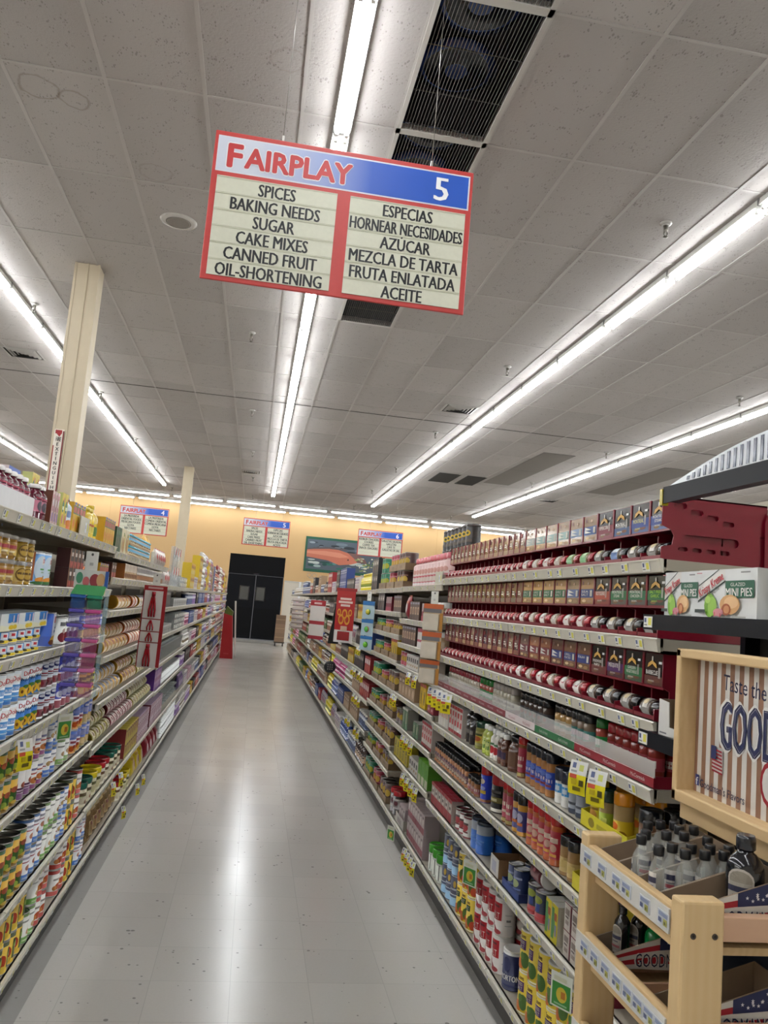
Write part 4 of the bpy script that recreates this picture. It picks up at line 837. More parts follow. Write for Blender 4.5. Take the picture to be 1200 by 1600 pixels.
stock('L', Z[6], 6.58, 6.95, REDBAG, 'red and white bag', wc(6), xin=.02)
SHEETP = carton('clear_sheet_pack', .2, .03, .17, 'film:cfd2d4', [('R', .2, .6, 1, 1, 'b03436'), ('P', [(-1, .5), (.2, 1), (.5, 1), (-.6, .3)], 'dcdcdc')], 'film:c0c4c6', cat='packet')
stock('L', Z[6], 7.0, 7.7, SHEETP, 'tall clear packet with red corner', wc(6), xin=.02, stack=2); stock('L', Z[6], 7.8, 8.7, CLEARBX, 'clear lidded box', wc(6), xin=.02, stack=2)
stock('L', Z[5], 6.6, 7.3, DARKP, 'dark carded packet', wc(5), xin=.03); stock('L', Z[5], 7.4, 8.9, TRAYP, 'silver foil pan stack', wc(5), xin=.02)
stock('L', Z[4], 6.6, 7.6, TRAYP, 'silver foil pan stack', wc(4), xin=.02); stock('L', Z[4], 7.7, 8.9, CLEARBX, 'clear lidded box', wc(4), xin=.02, stack=3)
stock('L', Z[3], 6.6, 6.9, carton('blue_purple_carton', .1, .08, .13, '3a4a9c', [('R', -.8, .1, .8, .5, '7a3a8c'), ('R', -.4, .6, .5, .9, 'c8c83c')]), 'blue and purple carton', wc(3), xin=.02)
stock('L', Z[3], 6.95, 8.9, CLEAR, 'clear plastic cup in the row', wc(3), xin=.015, rows=2, stack=1)
PURB = carton('purple_carton', .055, .14, .17, '6a3a94', [('R', -.9, .1, .9, .9, 'b08ab8'), ('R', -.5, .3, .5, .7, 'd8c4d4'), ('E', 0, .5, .4, .1, '9a2c4c')], '5a2c84')
stock('L', Z[2], 6.58, 7.1, PURB, 'purple carton', wc(2), xin=.015); stock('L', Z[2], 7.15, 8.9, GREYC, 'grey tin cup with lid', wc(2), xin=.015, rows=2)
stock('L', Z[1], 6.58, 7.4, PKC, 'mauve carton with printed top', wc(1), xin=.015, stack=2); stock('L', Z[1], 7.45, 8.9, CLEARP, 'clear plastic bowl', wc(1), xin=.015, stack=2)
REDPLY = pouch('red_plastic_bag', .2, .1, .17, 'foil:8c1c2c', [('E', 0, .5, .5, .2, 'c8b4b4'), ('R', -.5, .7, .5, .8, 'a83444')], seal='7a1826')
stock('L', Z[0], 6.58, 7.5, REDPLY, 'crumpled red plastic bag', wc(0), xin=.0); stock('L', Z[0], 7.6, 8.9, GREYC, 'grey tin cup with lid', wc(0), xin=.01, rows=1, stack=2)
# generic small goods for the far bays; every kind is a real shape of its own with its own print
FAR = {}
def fk(key, desc, k): FAR[key] = (desc, k)
def prn(a, b, c): return [('R', -.8, .55, .8, .85, a), ('E', .1, .3, .55, .18, b), ('R', -.6, .62, .5, .74, c)]
for key, base, a, b, c, ds in (('pinkbox', 'c8a0b0', 'a8446c', 'd8ccd0', 'e0d8dc', 'pink box'), ('whitebox', 'cfcac6', '7a5a8c', 'b08a9c', 'd8d4d8', 'white and violet box'), ('yellowbox', 'd0b02c', 'b05a2c', 'd8d0a0', '4a3a2c', 'yellow box'),
                               ('bluebox', '3a4f8c', 'c8ccd8', '8a94c0', '2c3a70', 'blue box'), ('redbox', '98262e', 'd8c8c4', 'c0644c', 'e4dcd8', 'red box'), ('tanbox', 'a08468', '6c503c', 'c0a88c', 'd0c4b0', 'tan box'), ('blackbox', '2a282c', '8c8880', '5c4c44', 'c8c4bc', 'black box'), ('greenbox', '3f6a3c', 'c8d0a8', '8aa84c', 'e0e4d4', 'green box')):
    fk(key, ds, carton(ds.replace(' ', '_'), .105, .1, .14, base, prn(a, b, c), None, base))
for key, base, a, b, c, ds in (('pinkcan', 'c490a0', 'd8d0d4', '9a4a6a', 'a03a5c', 'pink canister'), ('whitecan', 'd0cec8', '9a7a4c', 'b8644c', '3c3a38', 'white canister'), ('yellowcan', 'd0b824', '8c7c24', 'd8d08c', '5c4c1c', 'yellow canister'),
                               ('browncan', '6a4436', 'c0a890', '94644c', 'd4c8b8', 'brown canister'), ('navycan', '28304c', 'a8b0c4', '5c688c', 'd8dce4', 'navy canister'), ('purplecan', '6a4480', 'c8b8d0', '8c6ca4', 'e0d8e4', 'purple canister')):
    fk(key, ds, tub(ds.replace(' ', '_'), .042, .13, base, [(0, .08, b)], prn(a, b, c), 'gloss:' + ('d8d4cc' if key[0] in 'pbn' else '9c9894'), .018))
for key, base, a, b, cp, ds in (('pinkbot', 'b83a78', 'd8c4d0', '8c2c5c', 'd8d4d4', 'magenta bottle'), ('yelbot', 'd2c01e', 'e0d88c', '7c8c2c', 'c8b414', 'yellow bottle'), ('clearbot', 'b8b4ac', 'd8d4c8', '8c7c64', 'c8c8c4', 'pale bottle'), ('darkbot', '3c2a26', 'a8805c', 'c8b49c', '24201e', 'dark brown bottle'), ('bluebot', '2c4486', 'c8d0e0', '7c8cb4', 'd8dce0', 'blue bottle')):
    fk(key, ds, bottle(ds.replace(' ', '_'), .04, .165, 'gloss:' + base, [(.2, .7, a)], [('E', 0, .45, .5, .16, b), ('R', -.5, .55, .5, .64, base)], 'gloss:' + cp, .022, .45, .66))
for key, base, a, b, ds in (('redbag', '8c2430', 'd0c0bc', 'b8582c', 'red bag'), ('whitebag', 'c8c4c0', 'a05a70', '7a6a90', 'white bag'), ('yelbag', 'cda81e', 'c06030', 'e0d4a0', 'yellow bag'), ('violetbag', '584878', 'c0b0c8', '9a7ab0', 'violet bag')):
    fk(key, ds, pouch(ds.replace(' ', '_'), .13, .06, .165, 'foil:' + base, [('E', 0, .45, .55, .2, a), ('R', -.6, .65, .6, .76, b)], seal=b))
KEYS_L = ['pinkbox', 'whitebox', 'pinkcan', 'whitecan', 'redbag', 'whitebag', 'violetbag', 'purplecan', 'yellowbox', 'bluebox', 'navycan', 'clearbot', 'tanbox', 'blackbox', 'redbox']
def fill_far(side, bays, keys, plan):
    last = None
    for bi, (sd, y0, y1, zs, nm) in enumerate(bays):
        for i, z in enumerate(zs):
            hmax = (zs[i + 1] - z - .035) if i + 1 < len(zs) else .3
            opts = [k for k in keys if FAR[k][1].h < hmax and k != last]; ks = random.sample(opts, 2 if y0 < 15 else 1); last = ks[-1]
            if (bi, i) in plan: ks = plan[(bi, i)].split()
            cuts = [y0 + .02] + ([y0 + .02 + 1.18 * random.uniform(.35, .65)] if len(ks) == 2 else []) + [y1 - .02]
            for k, a, b in zip(ks, cuts, cuts[1:]):
                if i == len(zs) - 1 and side == 'L' and 10 < y0 < 19: st = 3
                elif i == len(zs) - 1 and FAR[k][1].h < .16 and random.random() < .6: st = 2
                elif i < len(zs) - 1 and FAR[k][1].h * 2 < hmax: st = 2
                else: st = 1
                if i == 0 and st == 1 and False: pass
                stock(side, z, a, b, FAR[k][1], FAR[k][0], wh(i, nm, zs), xin=.015, stack=st, gap=.006)
fill_far('L', [b for b in BAYS if 'past the plasticware' in b[4]], KEYS_L, {})
# red floor display at the far end of that row of shelves, with a white board beside it
o = empty('floor_display', (-.5, 19.6, 0)); tag(o, 'red cardboard floor display standing by the black doors', 'display stand')
m = MB(); m.prism([(-.16, 0), (.14, 0), (.04, 1.0), (-.16, 1.05)], -.2, .2, 'a8161c'); m.xf(Matrix.Identity(4)); m.build('body', o)
m = MB(); m.prism([(-.16, 1.05), (.04, 1.0), (.05, 1.1), (-.1, 1.22)], -.19, .19, 'foil:5a6a2c'); m.build('goods', o)
m = MB(); m.dec(g_plane((-.02, -.2, .1), (1, 0, 0), (0, 0, 1)), [('R', -1, 0, 1, .5, 'b83a3a')], .06, .06, 9); m.build('print_patch', o)
m = MB(); m.prism([(-.33, 0), (-.30, 0), (-.42, 1.35), (-.45, 1.35)], 19.9, 20.3, 'd8d4cc'); tag(m.build('white_board'), 'white board leaning behind the red floor display', 'board')
# ================================================================ SPICE BAY
wsx = lambda i: wh(i, 'spice bay', ZR1); wcx = lambda i: wh(i, 'cocoa box bay', ZR3); wco = lambda i: wh(i, 'coffee tin bay', ZR4)
Z = ZR1
RED = mat('7a0e25', .32, 0, 'gloss', .06, 20, .25); RED2 = mat('5c0c1c', .45, 0, 'gloss', .06, 20)
def rack_unit(W, cards):
    """red gravity-feed rack unit; local front -y"""
    m = MB(); D = .30; t = .0025; zc0, zc1 = .085, .168
    for e in (-1, 1):
        x0, x1 = sorted((e * W / 2, e * (W / 2 - t)))
        m.prism([(0, 0), (D, 0), (D, .17), (.028, .17), (.028, zc0 - .006), (.05, zc0 - .012), (.05, .03), (.0, .022)], x0, x1, RED, 'x')
    m.box(-W / 2, W / 2, 0, D, 0, .002, RED2); m.box(-W / 2, W / 2, 0, .003, 0, .012, RED); m.box(-W / 2, W / 2, .03, D, zc0 - .004, zc0, RED2); m.box(-W / 2, W / 2, .17, .174, .002, zc0 - .004, RED2)
    m.box(-W / 2, W / 2, .028, .034, zc0 - .006, .17, RED); m.box(-W / 2, W / 2, .034, D, .166, .17, RED2)
    m.box(-W / 2, -W / 2 + .004, .022, .03, zc0 - .004, .17, RED); m.box(W / 2 - .004, W / 2, .022, .03, zc0 - .004, .17, RED); m.box(-W / 2, W / 2, .022, .03, zc0 - .006, zc0, RED)
    o = m.build('spice_rack_unit'); c = MB(); w = W - .01; h = zc1 - zc0 - .004
    c.box(-w / 2, w / 2, .0245, .0275, zc0 + .001, zc1, mat(cards[0], .12, 0, 'gloss', .12, 18, .4)); c.dec(g_plane((0, .0245, zc0 + .001), (1, 0, 0), (0, 0, 1)), cards[1], w / 2, h, 9)
    kid(c.build('picture_card'), o); return o
def arch(cx, top, wd, col):   # little round-topped emblem with a bottle neck
    return [('P', [(cx - .07, top), (cx + .07, top), (cx + .07, top - .16), (cx - .07, top - .16)], 'd8d4cc'),
            ('P', [(cx - wd, top - .38), (cx - wd * .8, top - .24), (cx, top - .13), (cx + wd * .8, top - .24), (cx + wd, top - .38), (cx + wd * .7, top - .36), (cx, top - .25), (cx - wd * .7, top - .36)], 'c99a48')]
def card_dark(band, lines, base='232427', foot='4a2a20', ink='e8e4dc', bandtop=.62):
    d = [('R', -1, 0, 1, .3, foot), ('E', -.4, .1, .3, .06, '7a5a34'), ('E', .3, .15, .35, .06, '6a3a26')]
    if band: d += [('R', -1, .18, 1, .5, band)]
    d += arch(-.15, .95, .5, 0)
    n = len(lines); hh = .11 if n > 1 else .15
    for i, t in enumerate(lines): d.append(('T', -.15, .46 - i * .14 - (.04 if n == 1 else 0), hh, t, ink, min(.6, .075 * len(t)), 0, .02))
    d += [('R', .55, .72, .85, .8, 'd8d8d8'), ('R', .55, .25, .62, .6, 'b8b4ac'), ('R', .68, .25, .73, .6, 'b8b4ac'), ('T', -.15, .14, .06, 'SEASONING', ink, .3)]
    return (base, d)
def card_mid(band, lines, base='b58a5c', foot='c09a6a'):
    d = [('R', -1, .25, 1, .6, band), ('E', -.4, .12, .3, .06, 'd8b98a'), ('E', .4, .1, .35, .06, '9a7448'), ('R', -.7, .78, -.5, .92, '6c3a30'), ('E', .2, .82, .14, .06, 'd0b090')]
    for i, t in enumerate(lines): d.append(('T', -.25, .5 - i * .13, .1, t, 'e4e2da', .5, 0, .02))
    d.append(('R', .55, .3, .85, .55, 'c8c4b8')); return (base, d)
def card_nar(base, foot):
    return (base, [('R', -.7, .5, .1, .58, 'd8cfc4'), ('R', -.7, .38, .4, .46, 'd8cfc4'), ('R', -1, 0, 1, .22, foot), ('R', -.6, .74, -.2, .95, '8a1c28'), ('R', .3, .3, .6, .5, 'b8a898')])
BLUE_, GREEN_ = '24408c', '1f6a3c'
ROW = {7: [card_dark(BLUE_, ['MONTREAL', 'STEAK'], '20222b', '5c6c9c'), card_dark(BLUE_, ['MONTREAL'], '22242c', '44588c', 'e0d888'), card_dark(None, ['MONTREAL'], '1f2128', '33507c'), card_dark('7a1c34', ['PEPPERCORN'], '20191d', '8c4454'),
            card_mid('3a5a94', ['', ''], '94785c'), card_mid('8aa0c0', ['', ''], 'a08468'), card_mid('9ab8b4', ['', ''], '9a7c5c'), card_mid('a8c4c0', ['', ''], 'a88a68'), card_mid('98b8b4', ['', ''], 'b09070'), card_mid('b8c0bc', ['', ''], 'a08060')],
       6: [card_dark('1f6a34', ['SALT FREE', 'GARLIC'], '1d2420', '2a3a2c', 'a8dc3c'), card_dark('1f6a44', ['MONTREAL', 'CHICKEN'], '22242a', '55504c'), card_dark(GREEN_, ['MONTREAL', 'STEAK'], '22242a', '5a544c'), card_dark('b04a30', ['ROTISSERIE'], '252224', '8a4030'),
            card_mid('28407c', ['SEA', 'SALT'], 'b08a62'), card_mid('5a6c9c', ['', ''], '9c8468'), card_mid(GREEN_, ['GARLIC', 'SALT'], 'c09a6c'), card_mid(GREEN_, ['GARLIC', 'SALT'], 'c8a474'), card_mid(GREEN_, ['GARLIC', 'SALT'], 'c09864'), card_mid('2c6a44', ['GARLIC', 'SALT'], 'b89468')],
       5: [card_dark(None, ['BARBECUE'], '2a2422', '5a2a20'), card_dark(GREEN_, ['GARDEN', 'VEGETABLE'], '23282a', '3a4a34'), card_dark('4a1c5c', ['MESQUITE'], '251f26', '4a2028'), card_dark(None, ['SMOKEHOUSE', 'MAPLE'], '2a2423', '6a2c28'),
            card_mid('1f3478', ['ITALIAN'], '7a5a48'), card_mid('1f3478', ['GRILL', 'MATES'], '86644e'), card_mid('22387c', ['', ''], '7a5848'), card_mid('7a1c28', ['', ''], '9a6448'), card_mid('7a1c28', ['', ''], 'a87050'), card_mid('6a1c28', ['', ''], '7a5a4c')]}
# the little jars lying in the racks
def spice_jar(body, lab, cap, dec): return lying('spice_jar', .0235, .097, 'gloss:' + body, lab, 'gloss:' + cap, None, 'jar', dec, .36)
JD = [('R', -.6, .3, .6, .7, 'd0ccc4'), ('R', -.4, .45, .3, .55, '5c5850')]
SJ = {'black cap': spice_jar('4a3a30', '6c645c', '17161a', JD + [('E', 0, .5, .3, .2, 'c8b48c')]), 'blue label': spice_jar('5c5248', '3c5c90', '17161a', [('R', -.3, .2, .3, .8, 'c8ccd4')]), 'green label': spice_jar('7a7048', '4a8a44', '8c1424', [('R', -.3, .3, .4, .7, 'c8d4b0')]),
      'white label': spice_jar('8c5a54', 'b5a89e', '9c1626', [('R', -.5, .35, .5, .65, 'a83444'), ('E', 0, .5, .4, .2, 'd8d4d0')]), 'pale spice': spice_jar('94705c', '948474', '9c1626', [('R', -.5, .35, .5, .6, 'd0cac0')]), 'brown spice': spice_jar('6c3430', 'a89488', '98162a', [('R', -.5, .3, .5, .7, 'b04a54')])}
SJS = {k: lying('spice_jar', .0215, .062, 'gloss:' + b, l, 'gloss:9c1626', None, 'jar', [('R', -.5, .35, .5, .65, 'a83444')], .42) for k, b, l in (('white label', '8c4a44', 'b8a69c'), ('brown spice', '6c2c2a', 'a08a80'))}
RACKNM = {7: 'topmost red rack row', 6: 'middle red rack row', 5: 'lowest red rack row'}
NARROW = [card_nar(b, f) for b, f in (('7a5a4c', '8c6450'), ('6a4a40', '946c54'), ('a08468', 'b89468'), ('6c5c44', '7c6c50'), ('8c7050', 'a08058'), ('70443c', '8c5444'))]
NK = {}
for i in (7, 6, 5):
    z = Z[i] + .0004; y = 1.945
    for j, cd in enumerate(ROW[i]):
        W = .115; yc = y + W / 2; key = (i, j)
        words = [t[4] for t in cd[1] if t[0] == 'T' and t[4] not in ('', 'SEASONING')]
        nm = ' '.join(words).lower() if words else None
        kn = Kind(lambda W=W, cd=cd: rack_unit(W - .001, cd), W, .3, .17, 'spice rack')
        lab = ('red spice rack unit with %s card, %s in the %s' % (nm, NUMW[j], RACKNM[i])) if nm else 'red spice rack unit with unlettered card, %s in the %s' % (NUMW[j], RACKNM[i])
        kn.put((RX + .016, yc, z), -PI / 2, lab, 'red spice racks'); y += W
        if j < 4: jk = ['black cap', 'black cap', 'blue label', 'black cap'][j] if i == 7 else 'black cap'
        elif j < 6: jk = 'green label' if i == 7 else 'white label'
        else: jk = 'white label' if j % 2 else 'pale spice'
        SJ[jk].put((RX + .016 + .034, yc, z + .0025), -PI / 2, '%s spice jar lying in %s unit of the %s' % (jk, NUMW[j], RACKNM[i]), 'jars lying in the red racks'); COUNT[0] += 1
        if (i, j) in ((7, 0), (7, 5), (6, 1), (6, 2), (6, 4), (5, 3), (5, 6)):
            SJ['green label' if j in (4, 5) and i > 5 else 'black cap'].put((RX + .016 + .098, yc, z + .0025), -PI / 2, 'spice jar lying behind another in %s unit of the %s' % (NUMW[j], RACKNM[i]), 'jars lying in the red racks')
    k = 0; W = .0735
    while y + W < 4.345:
        v = (k * 3 + i) % len(NARROW)
        if v not in NK: NK[v] = Kind(lambda v=v, W=W: rack_unit(W - .001, NARROW[v]), W, .3, .17, 'spice rack')
        NK[v].put((RX + .016, y + W / 2, z), -PI / 2, 'narrow red spice rack unit with small brown card in the %s' % RACKNM[i], 'narrow units in the ' + RACKNM[i])
        jk = 'white label' if (k * 5 + i) % 3 else 'brown spice'
        SJS[jk].put((RX + .048, y + W / 2, z + .0025), -PI / 2, 'small %s spice jar lying in a narrow unit of the %s' % (jk.split()[0] if jk[0] == 'w' else 'brown', RACKNM[i]), 'small %s jars, %s' % (jk, RACKNM[i])); COUNT[0] += 1
        if (k + i) % 4 == 0: SJS['white label'].put((RX + .113, y + W / 2, z + .0025), -PI / 2, 'white spice jar lying behind in a narrow unit of the %s' % RACKNM[i], 'back jars, ' + RACKNM[i])
        y += W; k += 1
# red end panel with slots closing the racks
def end_panel(name, pts, holes, y, label, t=.004):
    cu = bpy.data.curves.new(name, 'CURVE'); cu.dimensions = '2D'; cu.fill_mode = 'BOTH'; cu.extrude = t / 2
    def spl(P):
        s = cu.splines.new('POLY'); s.points.add(len(P) - 1); s.use_cyclic_u = True
        for q, (a, b) in zip(s.points, P): q.co = (a, b, 0, 1)
    spl(pts)
    for (a, b, c, d) in holes:
        r = min(c - a, d - b) / 2 * .95; P = []
        for cx, cy_, a0 in ((c - r, d - r, 0), (a + r, d - r, 90), (a + r, b + r, 180), (c - r, b + r, 270)):
            for k in range(6): A = math.radians(a0 + 18 * k); P.append((cx + r * math.cos(A), cy_ + r * math.sin(A)))
        spl(P)
    tmp = bpy.data.objects.new('t', cu); COL.objects.link(tmp); dg = bpy.context.evaluated_depsgraph_get(); me = bpy.data.meshes.new_from_object(tmp.evaluated_get(dg)); bpy.data.objects.remove(tmp)
    me.materials.clear(); me.materials.append(RED); me.name = name; o = bpy.data.objects.new(name, me); COL.objects.link(o); o.location = (0, y, 0); o.rotation_euler = (PI / 2, 0, 0); tag(o, label, 'rack panel'); return o
zt = Z[7]
end_panel('rack_end_panel', [(1.03, zt + .001), (1.31, zt + .001), (1.31, 1.80), (1.285, 1.798), (1.255, 1.808), (1.2, 1.818), (1.125, 1.826), (1.108, 1.834), (1.095, 1.846), (1.05, 1.856), (1.03, 1.856), (1.03, 1.775), (1.055, 1.765), (1.065, 1.75), (1.06, 1.725), (1.03, 1.718)],
          [(1.062, 1.822, 1.098, 1.838), (1.108, 1.808, 1.145, 1.823), (1.155, 1.799, 1.19, 1.812), (1.2, 1.787, 1.235, 1.8), (1.09, 1.733, 1.25, 1.755), (1.078, 1.71, 1.105, 1.722), (1.117, 1.71, 1.145, 1.722), (1.156, 1.71, 1.184, 1.722), (1.195, 1.71, 1.225, 1.722)], 1.938, 'dark red slotted end panel closing the topmost row of red racks')
end_panel('rack_end_panel', [(1.325, zt + .001), (1.54, zt + .001), (1.54, 1.84), (1.36, 1.845), (1.335, 1.835), (1.325, 1.81)], [(1.345, 1.78, 1.42, 1.797), (1.345, 1.71, 1.4, 1.722)], 1.938, 'second dark red slotted end panel set deeper on the same shelf')
for i, lb in ((6, 'dark red end panel closing the middle row of red racks'), (5, 'dark red end panel closing the lowest row of red racks')):
    z = Z[i] + .001; end_panel('rack_end_panel', [(1.03, z), (1.33, z), (1.33, z + .165), (1.05, z + .17), (1.05, z + .085), (1.07, z + .075), (1.07, z + .03), (1.03, z + .03)], [(1.12, z + .05, 1.25, z + .07)], 1.938, lb)
# ---- fifth shelf: red-fronted clear tray with upright spice bottles
SB = {}
def sb(key, spice, cap, lab, dec=(), h=.108, r=.0225): SB[key] = bottle('spice_bottle', r, h, 'gloss:' + spice, [(.25, .72, lab)] if lab else [], dec, 'gloss:' + cap, .028, .86, .7, 'jar', n=18)
LB1 = [('R', -.5, .35, .5, .62, 'd0c8c0'), ('R', -.4, .45, .4, .5, '8a1c2c')]
sb('red', '7c2c24', 'a01420', '8c3038', LB1); sb('dark', '4a3a32', '1c1c20', '3c3a3e', [('R', -.5, .3, .5, .6, '5c5a5e'), ('E', 0, .45, .3, .1, '8c2c30')]); sb('clear', 'a8a08c', 'b8b0a8', 'c0b8a8', [('R', -.5, .35, .5, .5, '7a6a5a')]); sb('redclear', 'a89c88', 'a83444', 'c8c0b0', LB1)
sb('green', 'a04a3c', '1f7a30', '2c8a44', [('R', -.5, .35, .5, .6, 'd8d8cc')]); sb('brown', 'b08a54', '221c1a', 'c0b49c', [('R', -.5, .4, .5, .55, '3f8a7c')]); sb('teal', '7c6a58', '24282c', '3f7c74', [('R', -.5, .35, .5, .6, 'c8a8b8')])
w = wsx(4)
for a, b, k, ds in ((2.02, 2.33, 'red', 'upright spice bottle with red cap'), (2.335, 2.43, 'green', 'upright spice bottle with green cap'), (2.45, 2.6, 'teal', 'upright spice bottle with teal label'), (2.6, 2.75, 'brown', 'upright spice bottle with tan spice'), (2.81, 3.13, 'dark', 'upright spice bottle with dark label'),
                     (3.18, 3.5, 'clear', 'upright spice bottle with pale cap'), (3.5, 3.7, 'green', 'upright spice bottle of the far green-capped group'), (3.7, 4.3, 'redclear', 'upright pale spice bottle with rosy cap')):
    stock('R', Z[4] + .003, a, b, SB[k], ds, w, xin=.06, gap=.004, rows=2)
def rail_tray(y0, y1, strip, words, label):
    o = empty('spice_tray', (RX, (y0 + y1) / 2, Z[4] + .0004), -PI / 2); tag(o, label, 'tray', 'clear-fronted spice trays'); W = y1 - y0 - .004
    m = MB(); m.box(-W / 2, W / 2, .02, .3, 0, .002, RED); m.box(-W / 2, -W / 2 + .002, .02, .3, .002, .03, RED); m.box(W / 2 - .002, W / 2, .02, .3, .002, .03, RED); m.box(-W / 2, W / 2, .0168, .0195, 0, .026, RED); m.build('base', o)
    m = MB(); m.box(-W / 2, W / 2, .0145, .0165, .002, .027, strip); m.box(-W / 2, W / 2, .014, .0145, .0255, .027, 'd8c8c8')
    n = max(1, int(W / .13)); g = g_plane((0, .014, .002), (1, 0, 0), (0, 0, 1))
    for i in range(n): m.dec(lambda u, v, k, i=i: g(u - W / 2 + W * (i + .5) / n, v, k), [('T', 0, .5, .42, words, 'd8d0cc' if strip != 'd0c4c4' else '8c2030', .8)], .05, .024, 9)
    m.build('name_strip', o); m = MB(); m.box(-W / 2, W / 2, .0166, .0178, .027, .066, mat('e4e2de', .06, 0, 'film', 0)); m.build('clear_guard', o)
rail_tray(1.93, 2.44, '8c1426', 'McCormick', 'clear-fronted tray with crimson name strip by the wooden stand'); rail_tray(2.44, 2.8, '1f6a3c', 'Garlic & Herb', 'clear-fronted tray with green name strip'); rail_tray(2.8, 3.14, 'd0c4c4', 'McCormick', 'clear-fronted tray with pale name strip'); rail_tray(3.14, 4.34, '7a1a2a', 'McCormick', 'long clear-fronted tray with dull red name strip above the tags')
# ---- fourth shelf up
def lab_box(b, *it): return list(it)
ARGO = carton('red_white_tall_box', .048, .07, .135, 'd8d2cc', [('R', -1, .0, 1, .12, '9c1c28'), ('R', -.6, .3, .6, .8, 'c43a40'), ('R', -.4, .5, .4, .62, 'e4dcd8'), ('R', -1, .88, 1, 1, 'a82030')], 'c4bab4', 'd0c8c4')
BSODA = carton('white_mixed_box', .05, .07, .15, 'd4d0c8', [('R', -.8, .3, .8, .55, 'c8a090'), ('E', 0, .65, .5, .12, 'c04a3c'), ('R', -.6, .85, .6, .92, '5c5a58')], 'cfcbc6', 'c8c4be')
MOL = bottle('molasses_bottle', .03, .165, 'gloss:1c1413', [(.3, .55, '241a18')], [('R', -.3, .35, .3, .5, '7c7670')], 'gloss:e0deda', .02, .5, .72)
HERB = tub('green_lid_herb_jar', .034, .12, 'gloss:7c7c3c', [(.12, .8, '8a8444')], [('R', -.7, .25, .7, .68, 'c8b444'), ('E', 0, .45, .5, .12, 'a8542c'), ('R', -.6, .6, .6, .7, '3c4a24')], 'gloss:1b3f30', .026, None, 'jar')
EXTG = bottle('extract_bottle', .022, .125, 'gloss:a8b44c', [(.15, .75, 'b8c45c')], [('R', -.6, .25, .6, .7, '3c7a4c'), ('E', 0, .55, .4, .12, 'c8d48c')], 'gloss:e6e4e0', .02, .6, .66)
EXTR = bottle('extract_bottle', .022, .125, 'gloss:c8c4b8', [(.15, .8, 'd0ccc4')], [('E', 0, .45, .6, .2, 'b8323a'), ('R', -.5, .7, .5, .8, '4a7a4c')], 'gloss:e6e4e0', .02, .6, .66)
EXTB = bottle('extract_bottle', .022, .125, 'gloss:5a3424', [(.15, .75, '6c4434')], [('R', -.5, .3, .5, .65, '3c3050')], 'gloss:e6e4e0', .02, .6, .66)
BROWNB = bottle('brown_sauce_bottle', .042, .135, 'gloss:54301e', [(.1, .78, '5e3826')], [('R', -.45, .2, .45, .85, '6c5040')], 'gloss:14131a', .022, .72, .66)
REDTALL = tub('red_cap_spice_shaker', .0215, .15, 'gloss:7c4a2c', [(.15, .88, '94283a')], [('R', -.6, .5, .6, .62, 'd0c8b8'), ('R', -.5, .3, .5, .38, 'c8b0a0'), ('R', -.8, .02, .8, .12, 'b8a468')], 'gloss:a81a1e', .026, None, 'shaker')
BLUET = tub('blue_label_shaker', .0225, .145, 'gloss:9c6a3c', [(.2, .72, '26409c')], [('R', -.6, .4, .6, .5, 'c8b8c0'), ('E', 0, .6, .5, .08, '5c74c0'), ('R', -.5, .27, .5, .34, '8c3c44')], 'gloss:191b24', .032, None, 'shaker')
SALTP = tub('salt_shaker', .024, .115, 'gloss:d4d2cc', [(.3, .8, 'd8d6d0')], [('R', -.8, .45, .8, .85, '3c8cc8'), ('R', -.3, .55, .3, .75, 'cfd8e0')], 'gloss:1c2030', .04, .027, 'shaker')
NAVYG = tub('navy_pepper_grinder', .026, .135, 'gloss:2a3344', [(.1, .5, '7c8088'), (.5, .9, '1c2850')], [('R', -.5, .55, .5, .65, 'a8b0c4'), ('R', -.6, .2, .6, .26, '4a4e58')], 'gloss:c8ccd2', .008, .0265, 'grinder')
YCAPT = tub('yellow_cap_shaker', .0255, .14, 'gloss:c8a864', [(.05, .6, 'd8c41e')], [('E', 0, .35, .5, .14, 'c89044'), ('R', -.6, .48, .6, .55, '8c6a1c'), ('R', -1, .62, 1, .72, '8c7a5c')], 'gloss:e2cf1c', .03, None, 'shaker')
GCAPT = tub('dark_green_cap_shaker', .0255, .125, 'gloss:a08a5c', [(.05, .66, '9cae2c')], [('R', -.5, .35, .5, .5, 'c8d06c')], 'gloss:12352c', .032, None, 'shaker')
OCAPT = tub('orange_cap_shaker', .0275, .14, 'gloss:a88c5c', [(.03, .6, 'd2b01e')], [('E', -.3, .45, .4, .1, 'd86a1c'), ('E', .4, .25, .4, .1, 'b88a1e')], 'gloss:d88a14', .034, None, 'shaker')
DCAPT = tub('black_cap_shaker', .03, .135, 'gloss:6e4e38', [(.05, .3, 'b8a08c')], [('R', -.6, .1, .6, .28, 'd0c0b0')], 'gloss:15171c', .034, None, 'shaker')
YTRAY = open_tray('yellow_shelf_tray', .3, .17, .045, 'd8cc2c', 'b8a824', [('E', -.5, .5, .14, .3, '8c7c1c'), ('R', -.25, .35, .2, .65, 'b0a424'), ('E', .55, .5, .14, .3, 'c8b41c')], .09)
w = wsx(3); zz = Z[3]
